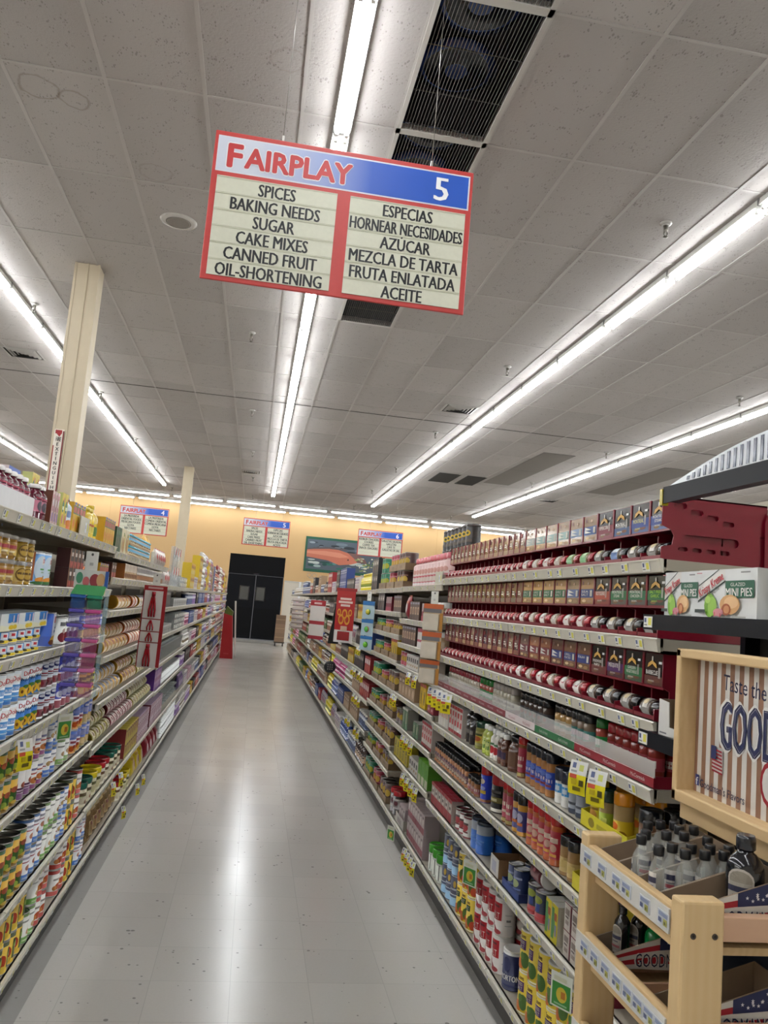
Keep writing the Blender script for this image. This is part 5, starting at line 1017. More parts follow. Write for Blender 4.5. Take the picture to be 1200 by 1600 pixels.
for a, b, k, ds, rw in ((4.1, 4.33, BSODA, 'white printed box', 1), (3.82, 4.1, ARGO, 'red and white tall box', 2), (3.65, 3.79, MOL, 'dark molasses bottle with white cap', 1), (3.55, 3.63, HERB, 'herb jar with dark green lid', 1), (3.4, 3.5, EXTG, 'yellow-green extract bottle', 3), (3.28, 3.38, EXTR, 'clear extract bottle with red fruit label', 3),
                     (3.18, 3.28, EXTB, 'dark extract bottle with white cap', 3), (3.06, 3.16, BROWNB, 'stout brown sauce bottle', 2), (2.97, 3.03, REDTALL, 'tall red-capped shaker', 2), (2.66, 2.95, BLUET, 'blue-label shaker with black cap', 2), (2.53, 2.65, SALTP, 'white and blue salt shaker', 2), (2.4, 2.53, NAVYG, 'navy pepper grinder with silver top', 3)):
    stock('R', zz, a, b, k, ds, w, xin=.03, rows=rw)
CARDY = carton('yellow_tray_flap', .09, .004, .06, 'd0c48c', [('R', .3, .3, .7, .9, 'd8d8a0'), ('R', .4, .45, .55, .7, '6a5c2c')], cat='shelf sign')
for a, b, lb in ((2.1, 2.4, 'yellow open tray of yellow-capped shakers'), (1.94, 2.1, 'yellow open tray by the wooden stand')):
    pass
stock('R', zz, 2.06, 2.37, YTRAY, 'yellow open tray holding bright-capped shakers', w, xin=.012)
for a, b, k, ds in ((2.28, 2.345, YCAPT, 'yellow-capped shaker in the yellow tray'), (2.22, 2.28, GCAPT, 'dark green-capped shaker in the yellow tray'), (2.1, 2.215, OCAPT, 'orange-capped shaker in the yellow tray')):
    stock('R', zz + .0025, a, b, k, ds, w, xin=.022)
stock('R', zz + .0025, 2.09, 2.345, OCAPT, 'orange-capped shaker at the back of the yellow tray', w, xin=.1)
stock('R', zz, 1.95, 2.06, DCAPT, 'black-capped shaker beside the yellow tray', w, xin=.02, rows=2)
# ---- third shelf up
SMB = tub('small_black_cap_jar', .0205, .098, 'gloss:a87048', [(.18, .68, '4a2028')], [('R', -.6, .4, .6, .5, 'b8908c'), ('E', 0, .3, .4, .1, 'c8b4a0')], 'gloss:17161a', .024, None, 'jar')
SMB2 = tub('tiny_black_cap_jar', .0225, .075, 'gloss:8a5a34', [(.15, .6, '7c2c30')], [('R', -.6, .35, .6, .55, 'c8b8a8')], 'gloss:1a181a', .02, None, 'jar')
BLUER = tub('blue_red_cap_shaker', .027, .15, 'gloss:2c3fb0', [(0, .1, '8c5a3c')], [('E', -.1, .75, .4, .1, 'c8b8a8'), ('R', -.6, .3, .5, .42, 'b89c2c'), ('E', 0, .5, .4, .08, '8c98d8')], 'gloss:b01c24', .034, None, 'shaker')
STEAK = tub('black_seasoning_jar', .042, .15, 'gloss:1c1a1c', [(.02, .14, 'c8c4b8')], [('R', -.8, .35, .8, .55, '6c642c'), ('R', -.4, .4, .4, .5, 'c8c09c'), ('R', -.7, .7, .7, .8, '3a3838')], 'gloss:9c1c26', .04, None, 'jar')
PURP = tub('purple_black_cap_shaker', .0255, .145, 'gloss:c08a34', [(.12, .78, '3c3670')], [('E', 0, .55, .5, .16, 'a8a8c4'), ('R', -.5, .3, .5, .4, 'c8703c')], 'gloss:16151c', .034, None, 'shaker')
REDS = tub('red_shaker', .0255, .155, 'gloss:b05a30', [(.15, .85, 'a0202c')], [('R', -.5, .55, .6, .68, 'd0b8a8'), ('E', .1, .42, .4, .1, 'c8a090'), ('R', -.5, .2, .5, .27, 'd8a04c')], 'gloss:b01820', .028, None, 'shaker')
PURC = tub('purple_cap_canister', .036, .12, 'd2bc1c', [(.35, .5, '6a2c6a')], [('E', -.1, .6, .6, .18, 'c89a2c'), ('R', -.4, .36, .5, .48, 'd8c8a0'), ('R', -.6, .08, .6, .2, '9c7c1c')], 'gloss:4c2a78', .03, None, 'canister')
SPY = tub('tan_spice_shaker', .028, .12, 'gloss:8c6a3c', [(.1, .6, 'a88c4c')], [('R', -.5, .25, .5, .5, 'c8b070')], 'gloss:1a1a1e', .03, None, 'shaker')
w = wsx(2); zz = Z[2]
for a, b, k, ds, rw in ((3.66, 4.34, SMB, 'small spice jar with black cap', 2), (3.49, 3.66, SMB2, 'tiny reddish jar with black cap', 2), (3.37, 3.48, BLUER, 'blue shaker with red cap', 2), (3.18, 3.35, STEAK, 'big black seasoning jar with red lid', 1), (3.04, 3.15, REDTALL, 'tall red-capped shaker', 2), (2.9, 3.03, PURP, 'purple-label shaker with black cap', 2), (2.56, 2.88, REDS, 'red shaker with red cap', 2), (2.42, 2.55, SPY, 'tan spice shaker', 2)):
    stock('R', zz, a, b, k, ds, w, xin=.02, rows=rw)
stock('R', zz, 2.1, 2.41, YTRAY, 'yellow open tray holding purple-capped canisters', w, xin=.012)
stock('R', zz + .0025, 2.12, 2.27, PURC, 'purple-capped yellow canister in the yellow tray', w, xin=.022); stock('R', zz + .0025, 2.275, 2.39, SPY, 'tan spice shaker in the yellow tray', w, xin=.022)
# ---- second shelf up
REDC = carton('red_white_gelatin_box', .07, .06, .105, 'b8b0a8', [('R', -1, 0, 1, .4, '9c202e'), ('E', .2, .6, .5, .2, 'd8d4cc'), ('R', -.3, .55, .5, .68, '5c5854'), ('R', -1, .86, 1, 1, 'a82c38')], 'a89a94', 'a83040')
BPOW = can('white_red_powder_can', .033, .10, 'd0ccc6', [(.0, .08, '7a2430'), (.92, 1, '6a1c28')], [('E', 0, .5, .5, .2, 'b04a50'), ('R', -.5, .62, .5, .72, '5a5654'), ('R', -.4, .25, .5, .32, '7c4a4c')], 'gloss:6a2c34')
BLUCAN = tub('blue_canister', .038, .13, '2560b4', [(.66, .98, '8a9098')], [('R', -.6, .4, .6, .46, '5c8cd0'), ('R', -.5, .3, .4, .34, '5c8cd0')], 'gloss:2c3444', .012)
WCARD = open_tray('white_display_tray', .1, .12, .07, 'd2d0cc', '8a6a4c', [('R', -.6, .2, .5, .8, 'b0b0c0')])
NAVC = can('navy_white_can', .029, .098, '24325c', [(.0, .1, '1a2444')], [('E', -.2, .5, .5, .16, '9aa87c'), ('R', -.6, .66, .6, .74, '8c94b4'), ('R', -.5, .25, .5, .32, '6c7cb0')], 'gloss:d2d4d8')
NTRAY = open_tray('navy_display_tray', .19, .155, .03, '1f3a7c', '1a2c5c', [('R', -.8, .2, .8, .8, '2c4c94')])
MULC = can('black_red_can', .034, .1, '22283c', [(.0, .3, 'a0242c')], [('E', -.1, .75, .5, .14, '8c9444'), ('R', -.2, .35, .2, .62, '3c4c8c'), ('R', -.7, .1, .7, .16, 'c84a4c')], 'gloss:d4d6da')
MARL = lying('maroon_canister', .036, .11, '5c1a22', '6a2029', 'gloss:dcdad6', '5c1a22', 'canister', [('R', -.5, .3, .5, .5, '8c444c')], .08)
GYB = carton('green_yellow_box', .05, .07, .115, 'd4c41e', [('E', -.4, .5, .6, .3, '5c9a5c'), ('R', -.9, .1, -.1, .9, '4f8f4c'), ('R', .2, .2, .7, .5, '8c8cb0'), ('R', 0, .6, .8, .8, 'a8542c')], 'c8c4b0', 'd2d0c8')
MARB = carton('maroon_white_box', .052, .07, .078, 'ccc4bc', [('R', .75, 0, 1, 1, '6a1426'), ('R', -.75, .55, .5, .78, '8a7c74'), ('R', -.6, .2, .4, .35, '9c8c84'), ('R', -.6, .44, .3, .5, '5c4a48'), ('R', -1, .96, 1, 1, '6a1426')], '6a1426', 'd8d2ca')
w = wsx(1); zz = Z[1]
for a, b, k, ds, rw, st in ((3.86, 4.33, REDC, 'red and white gelatin box', 1, 1), (3.6, 3.84, BPOW, 'white and red powder can', 2, 1), (3.38, 3.58, BLUCAN, 'blue canister with grey top', 2, 1)):
    stock('R', zz, a, b, k, ds, w, xin=.02, rows=rw, stack=st)
stock('R', zz, 3.1, 3.22, WCARD, 'small white display tray', w, xin=.012); stock('R', zz, 2.86, 3.06, NTRAY, 'navy display tray of white-lid cans', w, xin=.01); stock('R', zz + .0025, 2.87, 3.05, NAVC, 'navy can with white lid in the navy tray', w, xin=.018, rows=2)
stock('R', zz, 2.66, 2.82, MULC, 'black, red and blue can', w, xin=.02, rows=2); stock('R', zz + .1008, 2.64, 2.86, MARL, 'maroon canister lying on the black cans', w, xin=.03, rows=1)
stock('R', zz, 2.5, 2.62, GYB, 'green and yellow box', w, xin=.02); stock('R', zz, 2.1, 2.48, MARB, 'maroon and white box', w, xin=.02, stack=2, rows=2)
# ---- bottom shelf: salt canisters
YSALT = tub('yellow_salt_canister', .0415, .136, 'd3b51e', [(0, .04, 'd8d2b0')], [('T', -.32, .9, .13, 'Save', '5a3a14', .26, 0, .03), ('R', -.75, .62, .0, .8, '27482a'), ('T', -.38, .71, .11, 'SALT', 'dcd8c0', .26, 0, .01), ('E', -.35, .22, .36, .16, 'c86a2c'), ('E', .05, .32, .3, .18, '4c6c2c'), ('E', .3, .2, .3, .14, 'c84a24'), ('E', .15, .45, .12, .12, '3c5c2c'), ('R', .6, .3, .95, .7, '7c8c2c')], 'd8d4c8', .005, .0413, 'canister')
ISALT = tub('yellow_iodized_salt_canister', .0415, .136, 'd3b81e', [(0, .04, 'd8d2b0')], [('T', -.32, .9, .13, 'Save', '5a3a14', .26, 0, .03), ('R', -.75, .55, -.02, .8, '57306c'), ('T', -.38, .73, .08, 'IODIZED', 'dcd8c0', .26, 0, .0), ('T', -.38, .62, .09, 'SALT', 'dcd8c0', .24, 0, .01), ('E', -.45, .18, .3, .14, 'd0702c'), ('E', -.05, .3, .32, .2, '4c7034'), ('E', -.25, .4, .16, .1, '5c8040'), ('E', .6, .25, .25, .14, 'a8442c'), ('R', .62, .4, .9, .65, '57306c'), ('E', .62, .36, .2, .1, '5c4a34')], 'd8d4c8', .005, .0413, 'canister')
RSALT = tub('red_white_salt_canister', .0415, .136, 'd4ccc6', [(.9, 1, 'c8c4be')], [('R', -.98, .42, .2, .92, 'b0202c'), ('T', -.38, .55, .2, 'SALT', 'dcd4cc', .4, 0, .0), ('R', -.8, .78, .0, .84, '6a242c'), ('P', [(-.98, .4), (-.6, .38), (-.1, .12), (-.3, .06), (-.98, .3)], '8a3038'), ('E', -.1, .1, .3, .07, 'b04a50'), ('R', .45, .6, .95, .612, '8c8a88'), ('R', .45, .3, .95, .312, '8c8a88'), ('R', .55, .42, .85, .48, '6c6a68')], 'd8d4ce', .005, .0413, 'canister')
NSALT = tub('navy_salt_canister', .0415, .136, '1f2450', [(.93, 1, 'd0d0d0')], [('T', .1, .32, .16, 'MORTON', 'd8d8dc', .75, 0, .04), ('E', -.1, .68, .3, .2, '3a406c'), ('R', -.8, .1, .8, .14, '3c4478')], 'd8d6d0', .006, .0418, 'canister')
BSALT = tub('blue_salt_canister', .0415, .136, '232844', [(0, .28, '8ab4d4'), (.28, .4, 'b8c0c8')], [('E', 0, .75, .15, .12, 'c8a84c'), ('R', -.6, .54, .6, .6, 'b0b4c4'), ('R', -.7, .3, .7, .38, '5c6c8c')], 'gloss:aeb6bc', .005, .0413, 'canister')
GLID = tub('green_lid_jar', .04, .135, 'gloss:b0b4a8', [(.1, .85, 'c4c8bc')], [('R', -.1, .1, 0, .9, '4a4c48'), ('R', .4, .2, .6, .7, '6c7068')], 'gloss:3f9a2c', .04, .043, 'jar')
REDJAR = tub('red_lid_syrup_jar', .045, .15, 'gloss:241a1c', [(.3, .85, 'a8a09c')], [('R', -.5, .4, .5, .75, '8c8688'), ('E', .2, .6, .3, .12, '6a3a44')], 'gloss:b0222c', .03, .046, 'jar')
WHB = open_tray('white_pack_tray', .26, .12, .06, 'c8c4be', '9a948c', [('R', -.5, .2, .5, .7, 'a8a0a0')])
PACKR = carton('red_white_pack', .06, .09, .115, 'b8a8a8', [('R', -1, .1, 1, .4, '8a3444'), ('E', 0, .65, .5, .14, 'd0c8c4'), ('R', -.5, .8, .5, .9, '6c5c60')], '9c8c90')
w = wsx(0); zz = Z[0]
for a, b, k, ds, rw, st in ((4.04, 4.33, GLID, 'clear jar with bright green lid', 2, 1), (3.74, 4.02, BSALT, 'navy and pale blue salt canister', 2, 2), (3.46, 3.73, YSALT, 'yellow salt canister', 2, 2), (3.08, 3.43, RSALT, 'red and white salt canister', 2, 2), (2.94, 3.05, NSALT, 'single navy salt canister', 1, 1), (2.3, 2.9, ISALT, 'yellow salt canister with violet patch', 2, 2)):
    stock('R', zz, a, b, k, ds, w, xin=.02, rows=rw, stack=st, face=.62)
# ================================================================ COCOA BOX BAY
Z = ZR3; w = wcx
PINKF = bottle('pink_top_bottle', .042, .19, 'd0b0ac', [(.15, .62, 'a8424a'), (.05, .15, 'c8c0bc')], [('R', -.4, .2, .5, .42, 'cfc0b8'), ('R', -.6, .5, .6, .62, 'd4c4c0'), ('E', .1, .7, .4, .12, 'c8968c')], 'gloss:c8606a', .035, .62, .7)
COCOA = tub('dark_cocoa_tin', .047, .135, '2a2522', [(.4, .7, '342c26')], [('E', .1, .62, .4, .16, 'c8a81e'), ('E', .1, .62, .2, .07, '3a4a24'), ('R', -.7, .15, .7, .3, '5c544c')], 'gloss:4a4644', .014)
GCOF = can('green_coffee_tin', .05, .125, '1c6a4a', [(.92, 1, '2c8460')], [('E', .2, .5, .4, .2, 'a8a82c'), ('R', -.8, .7, .6, .78, '4c9a7c'), ('R', -.8, .2, .6, .28, '3c8468')], 'gloss:2c8460')
RCOF = can('red_coffee_tin', .05, .125, '94283c', [(.92, 1, 'a84458')], [('E', .2, .5, .4, .2, 'c09a3c'), ('R', -.8, .7, .6, .78, 'c87c88'), ('R', -.8, .2, .6, .28, '6c1c2c')], 'gloss:a84458')
BCOF = can('brown_coffee_tin', .05, .125, '4a302c', [(.92, 1, '6a4a44')], [('E', .2, .5, .4, .2, 'c0a03c'), ('R', -.8, .7, .6, .78, '8c6c60'), ('R', -.8, .2, .6, .28, '2c1c1a')], 'gloss:5c4440')
GCOFS = can('small_green_coffee_tin', .05, .095, '1c6a4a', [], [('E', .2, .5, .4, .2, 'a8a82c'), ('R', -.8, .7, .6, .82, '4c9a7c')], 'gloss:2c8460'); RCOFS = can('small_red_coffee_tin', .05, .095, '94283c', [], [('E', .2, .5, .4, .2, 'c09a3c'), ('R', -.8, .7, .6, .82, 'c87c88')], 'gloss:a84458'); BCOFS = can('small_brown_coffee_tin', .05, .095, '4a302c', [], [('E', .2, .5, .4, .2, 'c0a03c'), ('R', -.8, .7, .6, .82, '8c6c60')], 'gloss:5c4440')
KTR = open_tray('brown_coffee_tray', .335, .112, .05, '8c7458', '77624a', [('R', -.3, .3, .3, .7, '7a644c')])
KTR2 = open_tray('brown_coffee_tray', .335, .112, .042, '927a5e', '77624a', [('R', -.3, .3, .3, .7, '7a644c')])
stock('R', Z[7], 4.4, 5.4, PINKF, 'white bottle with pink top', w(7), xin=.03, rows=2)
stock('R', Z[7], 4.42, 4.6, CARDG, 'grey cardboard shelf sign', w(7), xin=.004)
for s in range(3): stock('R', Z[7] + s * .1355, 4.75, 5.5, COCOA, 'dark cocoa tin of the %s tier' % ['lowest', 'middle', 'topmost'][s], w(7), xin=.24, rows=1)
WJUG = tub('white_lid_jug', .045, .12, 'gloss:9c8464', [(.2, .8, 'a88c6c')], [('R', -.5, .3, .5, .7, 'b8a894')], 'gloss:dcdcda', .03, .046, 'jar')
STRIPED = carton('striped_cocoa_box', .06, .05, .11, '7a1c30', [('P', [(-.9, .55), (-.5, .55), (-.1, 1), (-.5, 1)], 'd8d4d0'), ('P', [(-.1, .55), (.3, .55), (.7, 1), (.3, 1)], 'd8d4d0'), ('R', -1, 0, 1, .3, 'a8384c')], '6a1628')
WRT = carton('white_red_carton', .07, .06, .12, 'cdc8c4', [('R', -1, .3, 1, .42, 'a8384c'), ('R', -1, .8, 1, 1, '9c3044')], 'c8c4c0')
stock('R', Z[6], 4.4, 4.62, WJUG, 'jar with white lid', w(6), xin=.03); stock('R', Z[6], 4.65, 4.95, STRIPED, 'striped dark red cocoa box', w(6), xin=.02)
BRCH = carton('brown_chocolate_box', .075, .06, .12, '54403a', [('R', -.7, .3, .7, .7, 'b89c80'), ('E', .1, .5, .4, .14, '8c644c'), ('R', -.8, .85, .8, .95, '8a8c9c')], '4a3834')
stock('R', Z[6], 5.0, 5.32, BRCH, 'brown chocolate box', w(6), xin=.02); stock('R', Z[6], 5.36, 5.56, FAR['redbag'][1], 'red bag', w(6), xin=.02)
stock('R', Z[5], 4.4, 4.6, WJUG, 'jar with white lid', w(5), xin=.03); stock('R', Z[5], 4.7, 5.0, WRT, 'white carton with red bands', w(5), xin=.02); stock('R', Z[5], 5.04, 5.55, BRCH, 'brown chocolate box', w(5), xin=.02)
ORB = carton('orange_white_box', .06, .05, .1, 'cdc4b4', [('R', -.6, .2, .9, .9, 'c07a2c'), ('E', .1, .5, .4, .2, '9c4a24')], 'c8c0b4'); YRB = carton('yellow_box', .08, .06, .14, 'd8b41c', [('R', -.5, .15, .5, .7, 'a8882c'), ('R', -.4, .25, .3, .6, '7a6424'), ('R', -1, .86, 1, 1, 'b0402c')], 'c8a41a'); RPK = carton('dull_red_packet', .075, .05, .14, '94303c', [('R', -.7, .3, .7, .75, 'b08484'), ('R', -.5, .1, .5, .2, 'c8a4a4')], '84283a')
WSQ = carton('white_square_box', .06, .05, .09, 'cfcac4', [('R', -.6, .5, .6, .8, '2c2826'), ('R', -.5, .2, .5, .35, 'a8844c')], 'c4c0b8')
stock('R', Z[4], 4.4, 4.55, ORB, 'orange and white box', w(4), xin=.02); stock('R', Z[4], 4.9, 5.3, WSQ, 'white box with black print', w(4), xin=.02); stock('R', Z[4], 5.32, 5.56, RCOFS, 'small red coffee tin', w(4), xin=.02)
stock('R', Z[3], 4.38, 4.6, RPK, 'dull red packet', w(3), xin=.02); stock('R', Z[3], 4.62, 4.8, YRB, 'yellow box with red top', w(3), xin=.02); stock('R', Z[3], 4.9, 5.55, FAR['tanbox'][1], 'tan box', w(3), xin=.02)
GTIN = carton('green_white_tin', .085, .07, .13, '1f6a34', [('R', -.5, 0, -.3, 1, 'd0d4cc'), ('R', .35, 0, .5, 1, 'd0d4cc'), ('R', -.15, .3, .2, .8, 'b8b48c'), ('R', -1, .9, 1, 1, 'd8d8d0')], '8c8c84', 'c8c8c0')
GTIN2 = carton('short_green_white_tin', .08, .07, .09, '1f6a34', [('R', -.5, 0, -.3, 1, 'd0d4cc'), ('R', .35, 0, .5, 1, 'd0d4cc'), ('R', -.15, .3, .2, .8, 'b8b48c')], '8c8c84', 'c8c8c0')
stock('R', Z[2], 5.08, 5.3, GTIN, 'tall green and white tin', w(2), xin=.02); stock('R', Z[2], 4.72, 4.96, GTIN2, 'short green and white tin', w(2), xin=.02); stock('R', Z[2], 4.4, 4.66, ARGO, 'red and white tall box', w(2), xin=.02); stock('R', Z[2], 5.32, 5.56, BCOFS, 'small brown coffee tin', w(2), xin=.02)
YGB = carton('yellow_green_box', .09, .07, .12, 'c8b424', [('R', -.7, .1, .5, .5, '9c8c1c'), ('E', .1, .7, .5, .16, '7c742c'), ('R', -.4, .55, .4, .62, '4a4c24')], 'a8982c', '8c9c3c'); LIMEB = carton('lime_green_box', .085, .08, .13, '5c9a2c', [('R', -.8, 0, .8, .35, 'c4c4a8'), ('E', 0, .6, .5, .18, '4a8a24')], '4c8424', '7cc43c')
stock('R', Z[1], 5.0, 5.5, YGB, 'yellow and green box', w(1), xin=.02); stock('R', Z[1], 4.7, 4.96, WSQ, 'white box with black print', w(1), xin=.02); stock('R', Z[1], 4.4, 4.68, LIMEB, 'lime green box', w(1), xin=.015)
TEALB = carton('white_teal_bag', .12, .08, .17, 'cfcdc4', [('R', -1, .72, 1, 1, '1f6a8c'), ('R', .1, .3, .7, .7, '2c7a9c'), ('E', -.3, .5, .3, .14, 'c88a34')], 'b8b4a8', '1f6a8c'); GREENT = carton('white_green_top_bag', .1, .08, .15, 'd0cec2', [('R', -1, .7, 1, 1, '3a8a2c'), ('E', 0, .4, .5, .16, 'a8a88c'), ('R', -.6, .2, .5, .28, '5c6c54')], 'bcb8a8', '3f942c')
stock('R', Z[0] + .0, 5.3, 5.55, REDJAR, 'dark syrup jar with red lid', w(0), xin=.02); stock('R', Z[0], 4.95, 5.25, WHB, 'white display tray', w(0), xin=.01); stock('R', Z[0] + .0025, 4.98, 5.22, PACKR, 'red and white pack in the white tray', w(0), xin=.03)
stock('R', Z[0], 4.4, 4.9, PACKR, 'red and white pack', w(0), xin=.02, stack=2)
# ================================================================ COFFEE TIN BAY
Z = ZR4; w = wco
for i, (kg, kr, kb, tr) in {8: (GCOF, RCOF, BCOF, KTR), 7: (FAR['blackbox'][1], STRIPED, BRCH, None), 6: (GCOFS, RCOFS, BCOFS, KTR2), 5: (GCOFS, RCOFS, YRB, KTR2), 4: (GCOF, RCOFS, BCOF, KTR2), 3: (GCOFS, RCOFS, BCOF, KTR2), 2: (GCOFS, RCOFS, BCOF, KTR2), 1: (GCOFS, RCOFS, BCOFS, KTR2), 0: (GCOF, RCOF, BCOF, KTR2)}.items():
    z = Z[i] + (.0025 if tr else 0)
    nm = lambda k: {id(GCOF): 'green coffee tin', id(RCOF): 'red coffee tin', id(BCOF): 'brown coffee tin', id(GCOFS): 'small green coffee tin', id(RCOFS): 'small red coffee tin', id(BCOFS): 'small brown coffee tin', id(YRB): 'yellow box with red top', id(STRIPED): 'striped dark red cocoa box', id(BRCH): 'brown chocolate box'}.get(id(k), 'black box')
    if tr:
        for a, b, nn in ((5.62, 5.99, 'hither'), (6.02, 6.36, 'middle'), (6.4, 6.76, 'further')): stock('R', Z[i], a, b, tr, '%s brown cardboard tray under the goods' % nn, w(i), xin=.006)
    for k, a, b in ((kb, 5.62, 5.99), (kr, 6.02, 6.36), (kg, 6.4, 6.76)): stock('R', z, a + (.035 if k is YRB else .015), b - (.035 if k is YRB else .015), k, nm(k), w(i), xin=.0195 if tr else .02)
z2 = Z[8] + .13
stock('R', z2, 5.6, 5.93, KTR, 'brown cardboard tray of upper brown tins', w(8), xin=.016); stock('R', z2, 5.94, 6.28, KTR, 'brown cardboard tray of upper red tins', w(8), xin=.016); stock('R', z2 + .0025, 5.6, 5.93, BCOF, 'brown coffee tin of the upper tier', w(8), xin=.0195); stock('R', z2 + .0025, 5.94, 6.28, RCOF, 'red coffee tin of the upper tier', w(8), xin=.0195); stock('R', Z[8] + .129, 6.46, 6.76, GCOF, 'green coffee tin of the upper tier', w(8), xin=.0195)
# ================================================================ BAYS PAST THE COFFEE
KEYS_R = ['bluebox', 'redbox', 'tanbox', 'blackbox', 'whitecan', 'browncan', 'navycan', 'yelbot', 'yellowbox', 'pinkbot', 'darkbot', 'clearbot', 'whitebox', 'yellowcan', 'bluebot', 'yelbag', 'greenbox']
fill_far('R', [b for b in BAYS if 'past the coffee tins' in b[4]], KEYS_R, {
    (0, 6): 'blackbox yelbot', (0, 5): 'blackbox yellowbox', (0, 4): 'bluebox blackbox', (0, 3): 'redbox blackbox', (0, 2): 'redbox tanbox', (0, 1): 'navycan tanbox', (0, 0): 'darkbot navycan',
    (1, 6): 'whitebox blackbox', (1, 5): 'tanbox yellowbox', (1, 4): 'whitebag clearbot', (1, 3): 'yellowbox blackbox', (1, 2): 'clearbot pinkbot', (1, 1): 'tanbox bluebox', (1, 0): 'bluebot whitebox',
    (2, 6): 'bluebox blackbox', (2, 5): 'yelbag tanbox', (2, 4): 'browncan whitecan', (2, 3): 'browncan yellowbox', (2, 2): 'pinkbot yelbot', (2, 1): 'bluebot yelbot', (2, 0): 'whitebag yelbot',
    (3, 6): 'whitebox redbox', (3, 3): 'browncan darkbot', (3, 2): 'darkbot browncan', (3, 1): 'tanbox browncan', (3, 0): 'whitebag redbox'})
# ================================================================ SALE TAGS HANGING FROM THE SHELF LIPS
def make_sale_tag(wd, hh):
    def make():
        m = MB(); n = 5
        def surf(u, v, k): t = v / hh; return (u, -.012 * math.sin(t * 2.2) - .002 - EPS * k, -v)
        def slab(v0, v1, c):
            vs = [surf(s * wd / 2, v0 + (v1 - v0) * i / n, 0) for i in range(n + 1) for s in (-1, 1)]
            bk = [(a, b + .0005, c2) for a, b, c2 in vs]; N = len(vs)
            m.add(vs, [(2 * i + 2, 2 * i + 3, 2 * i + 1, 2 * i) for i in range(n)], c); m.add(bk, [(2 * i, 2 * i + 1, 2 * i + 3, 2 * i + 2) for i in range(n)], c)
        slab(0, hh * .4, 'dcdcd8'); slab(hh * .4, hh, 'e0d21e')
        g = lambda u, v, k: surf(u, hh - v, k)
        m.dec(g, [('R', .1, .72, .6, .9, 'c8cc6a'), ('R', -.7, .78, -.3, .94, '5a648c'), ('R', -.8, .66, -.1, .72, 'a0a0a0'), ('R', -.85, .48, -.05, .6, 'c8523c'), ('R', -.6, .3, .0, .44, 'b8a41c'), ('R', -.4, .12, .5, .24, '6c5f14'), ('R', .3, .28, .8, .46, '4c4518')], wd / 2, hh, .01)
        return m.build('sale_tag')
    return Kind(make, wd, .02, hh, 'sale tag')
BIGT = make_sale_tag(.062, .095); SMT = make_sale_tag(.04, .075)
def hang(side, z, ys, kind, label, grp=None, twist=.5, out=.022):
    sg = 1 if side == 'R' else -1; xl = RX if side == 'R' else LX
    for y in ys: kind.put((xl - sg * out, y, z - .006), (-PI / 2 + twist) * sg if sg > 0 else PI / 2 - twist, label, grp if len(ys) > 1 else None)
hang('R', ZR1[4], [2.17], BIGT, 'big yellow and white sale tag under the spice tray, by the wooden stand'); hang('R', ZR1[4], [2.3], BIGT, 'big yellow and white sale tag under the spice tray, second from the stand')
hang('R', ZR1[4], [3.95, 4.05, 4.16, 4.27], BIGT, 'yellow and white sale tag in the cluster of four under the spice tray', 'cluster of four sale tags', .7)
hang('R', ZR3[2], [4.72, 4.86, 4.98], SMT, 'small yellow sale tag under the tall green tins', 'tags under the green tins'); hang('R', ZR3[3], [5.35, 5.45], SMT, 'small yellow sale tag above the tall green tins', 'tags above the green tins')
hang('R', ZR3[1], [4.5, 4.62, 4.75, 4.88], SMT, 'small yellow sale tag above the dark syrup shelf', 'tags above the syrup shelf'); hang('R', ZR3[0], [4.42, 4.5, 4.58, 4.66], SMT, 'small yellow sale tag hanging from the bottom shelf by the green-lid jars', 'tags on the bottom shelf')
hang('R', ZR3[4], [4.75, 4.95], SMT, 'small yellow sale tag behind the clear pouches', 'tags behind the pouches')
for i, ys in ((3, [7.0, 7.2, 7.5, 7.7]), (2, [7.05, 7.25, 7.45]), (1, [6.95, 7.15, 7.6, 7.8]), (4, [7.3, 7.45]), (5, [8.7, 8.9])): hang('R', ZRF[i], ys, SMT, 'small yellow sale tag on the %s just past the coffee tins' % ORD[i], 'tags past the coffee tins, ' + ORD[i])
hang('L', ZL2[1], [4.75, 5.0], SMT, 'small yellow sale tag under the colourful tub lids', 'tags under the tub lids'); hang('L', ZL2[0], [5.3, 5.9, 6.2], SMT, 'small yellow sale tag hanging over the grey kick plate below the nuts', 'tags below the nuts', .5)
hang('L', ZL2[4], [5.75], SMT, 'small yellow sale tag on the pie filling shelf beside the red utensils'); hang('L', ZL1[3], [2.73], BIGT, 'yellow sale tag beside the purple-foot cans')
def green_tag(side, z, y, label, s=1.0, tilt=0):
    sg = 1 if side == 'R' else -1; xl = RX if side == 'R' else LX; m = MB(); wd, hh = .075 * s, .095 * s
    m.box(-wd / 2, wd / 2, -.001, 0, -hh, 0, 'd4d6cc'); g = g_plane((0, -.001, -hh), (1, 0, 0), (0, 0, 1))
    m.dec(g, [('R', -.85, .05, .85, .72, '3f8a3c'), ('E', .05, .4, .5, .22, 'c8b43c'), ('R', .0, .3, .4, .5, 'b0702c'), ('R', -.7, .78, .5, .9, 'c8c8b0'), ('R', -.6, .1, .6, .15, '8cb88c')], wd / 2, hh, 9)
    o = m.build('shelf_flag'); o.location = (xl - sg * .03, y, z - .004); o.rotation_euler = (0, tilt, (-PI / 2 + .55) if sg > 0 else PI / 2 - .55); tag(o, label, 'shelf sign')
green_tag('R', ZR1[1], 3.33, 'green and orange shelf flag above the yellow salt canisters'); green_tag('R', ZR1[1], 2.33, 'bright green shelf flag beside the wooden post'); green_tag('R', ZR3[0], 5.1, 'green shelf flag hanging from the bottom shelf below the syrup jar', .9); green_tag('L', ZL1[3], 3.26, 'green and orange shelf flag beneath the cranberry cans')
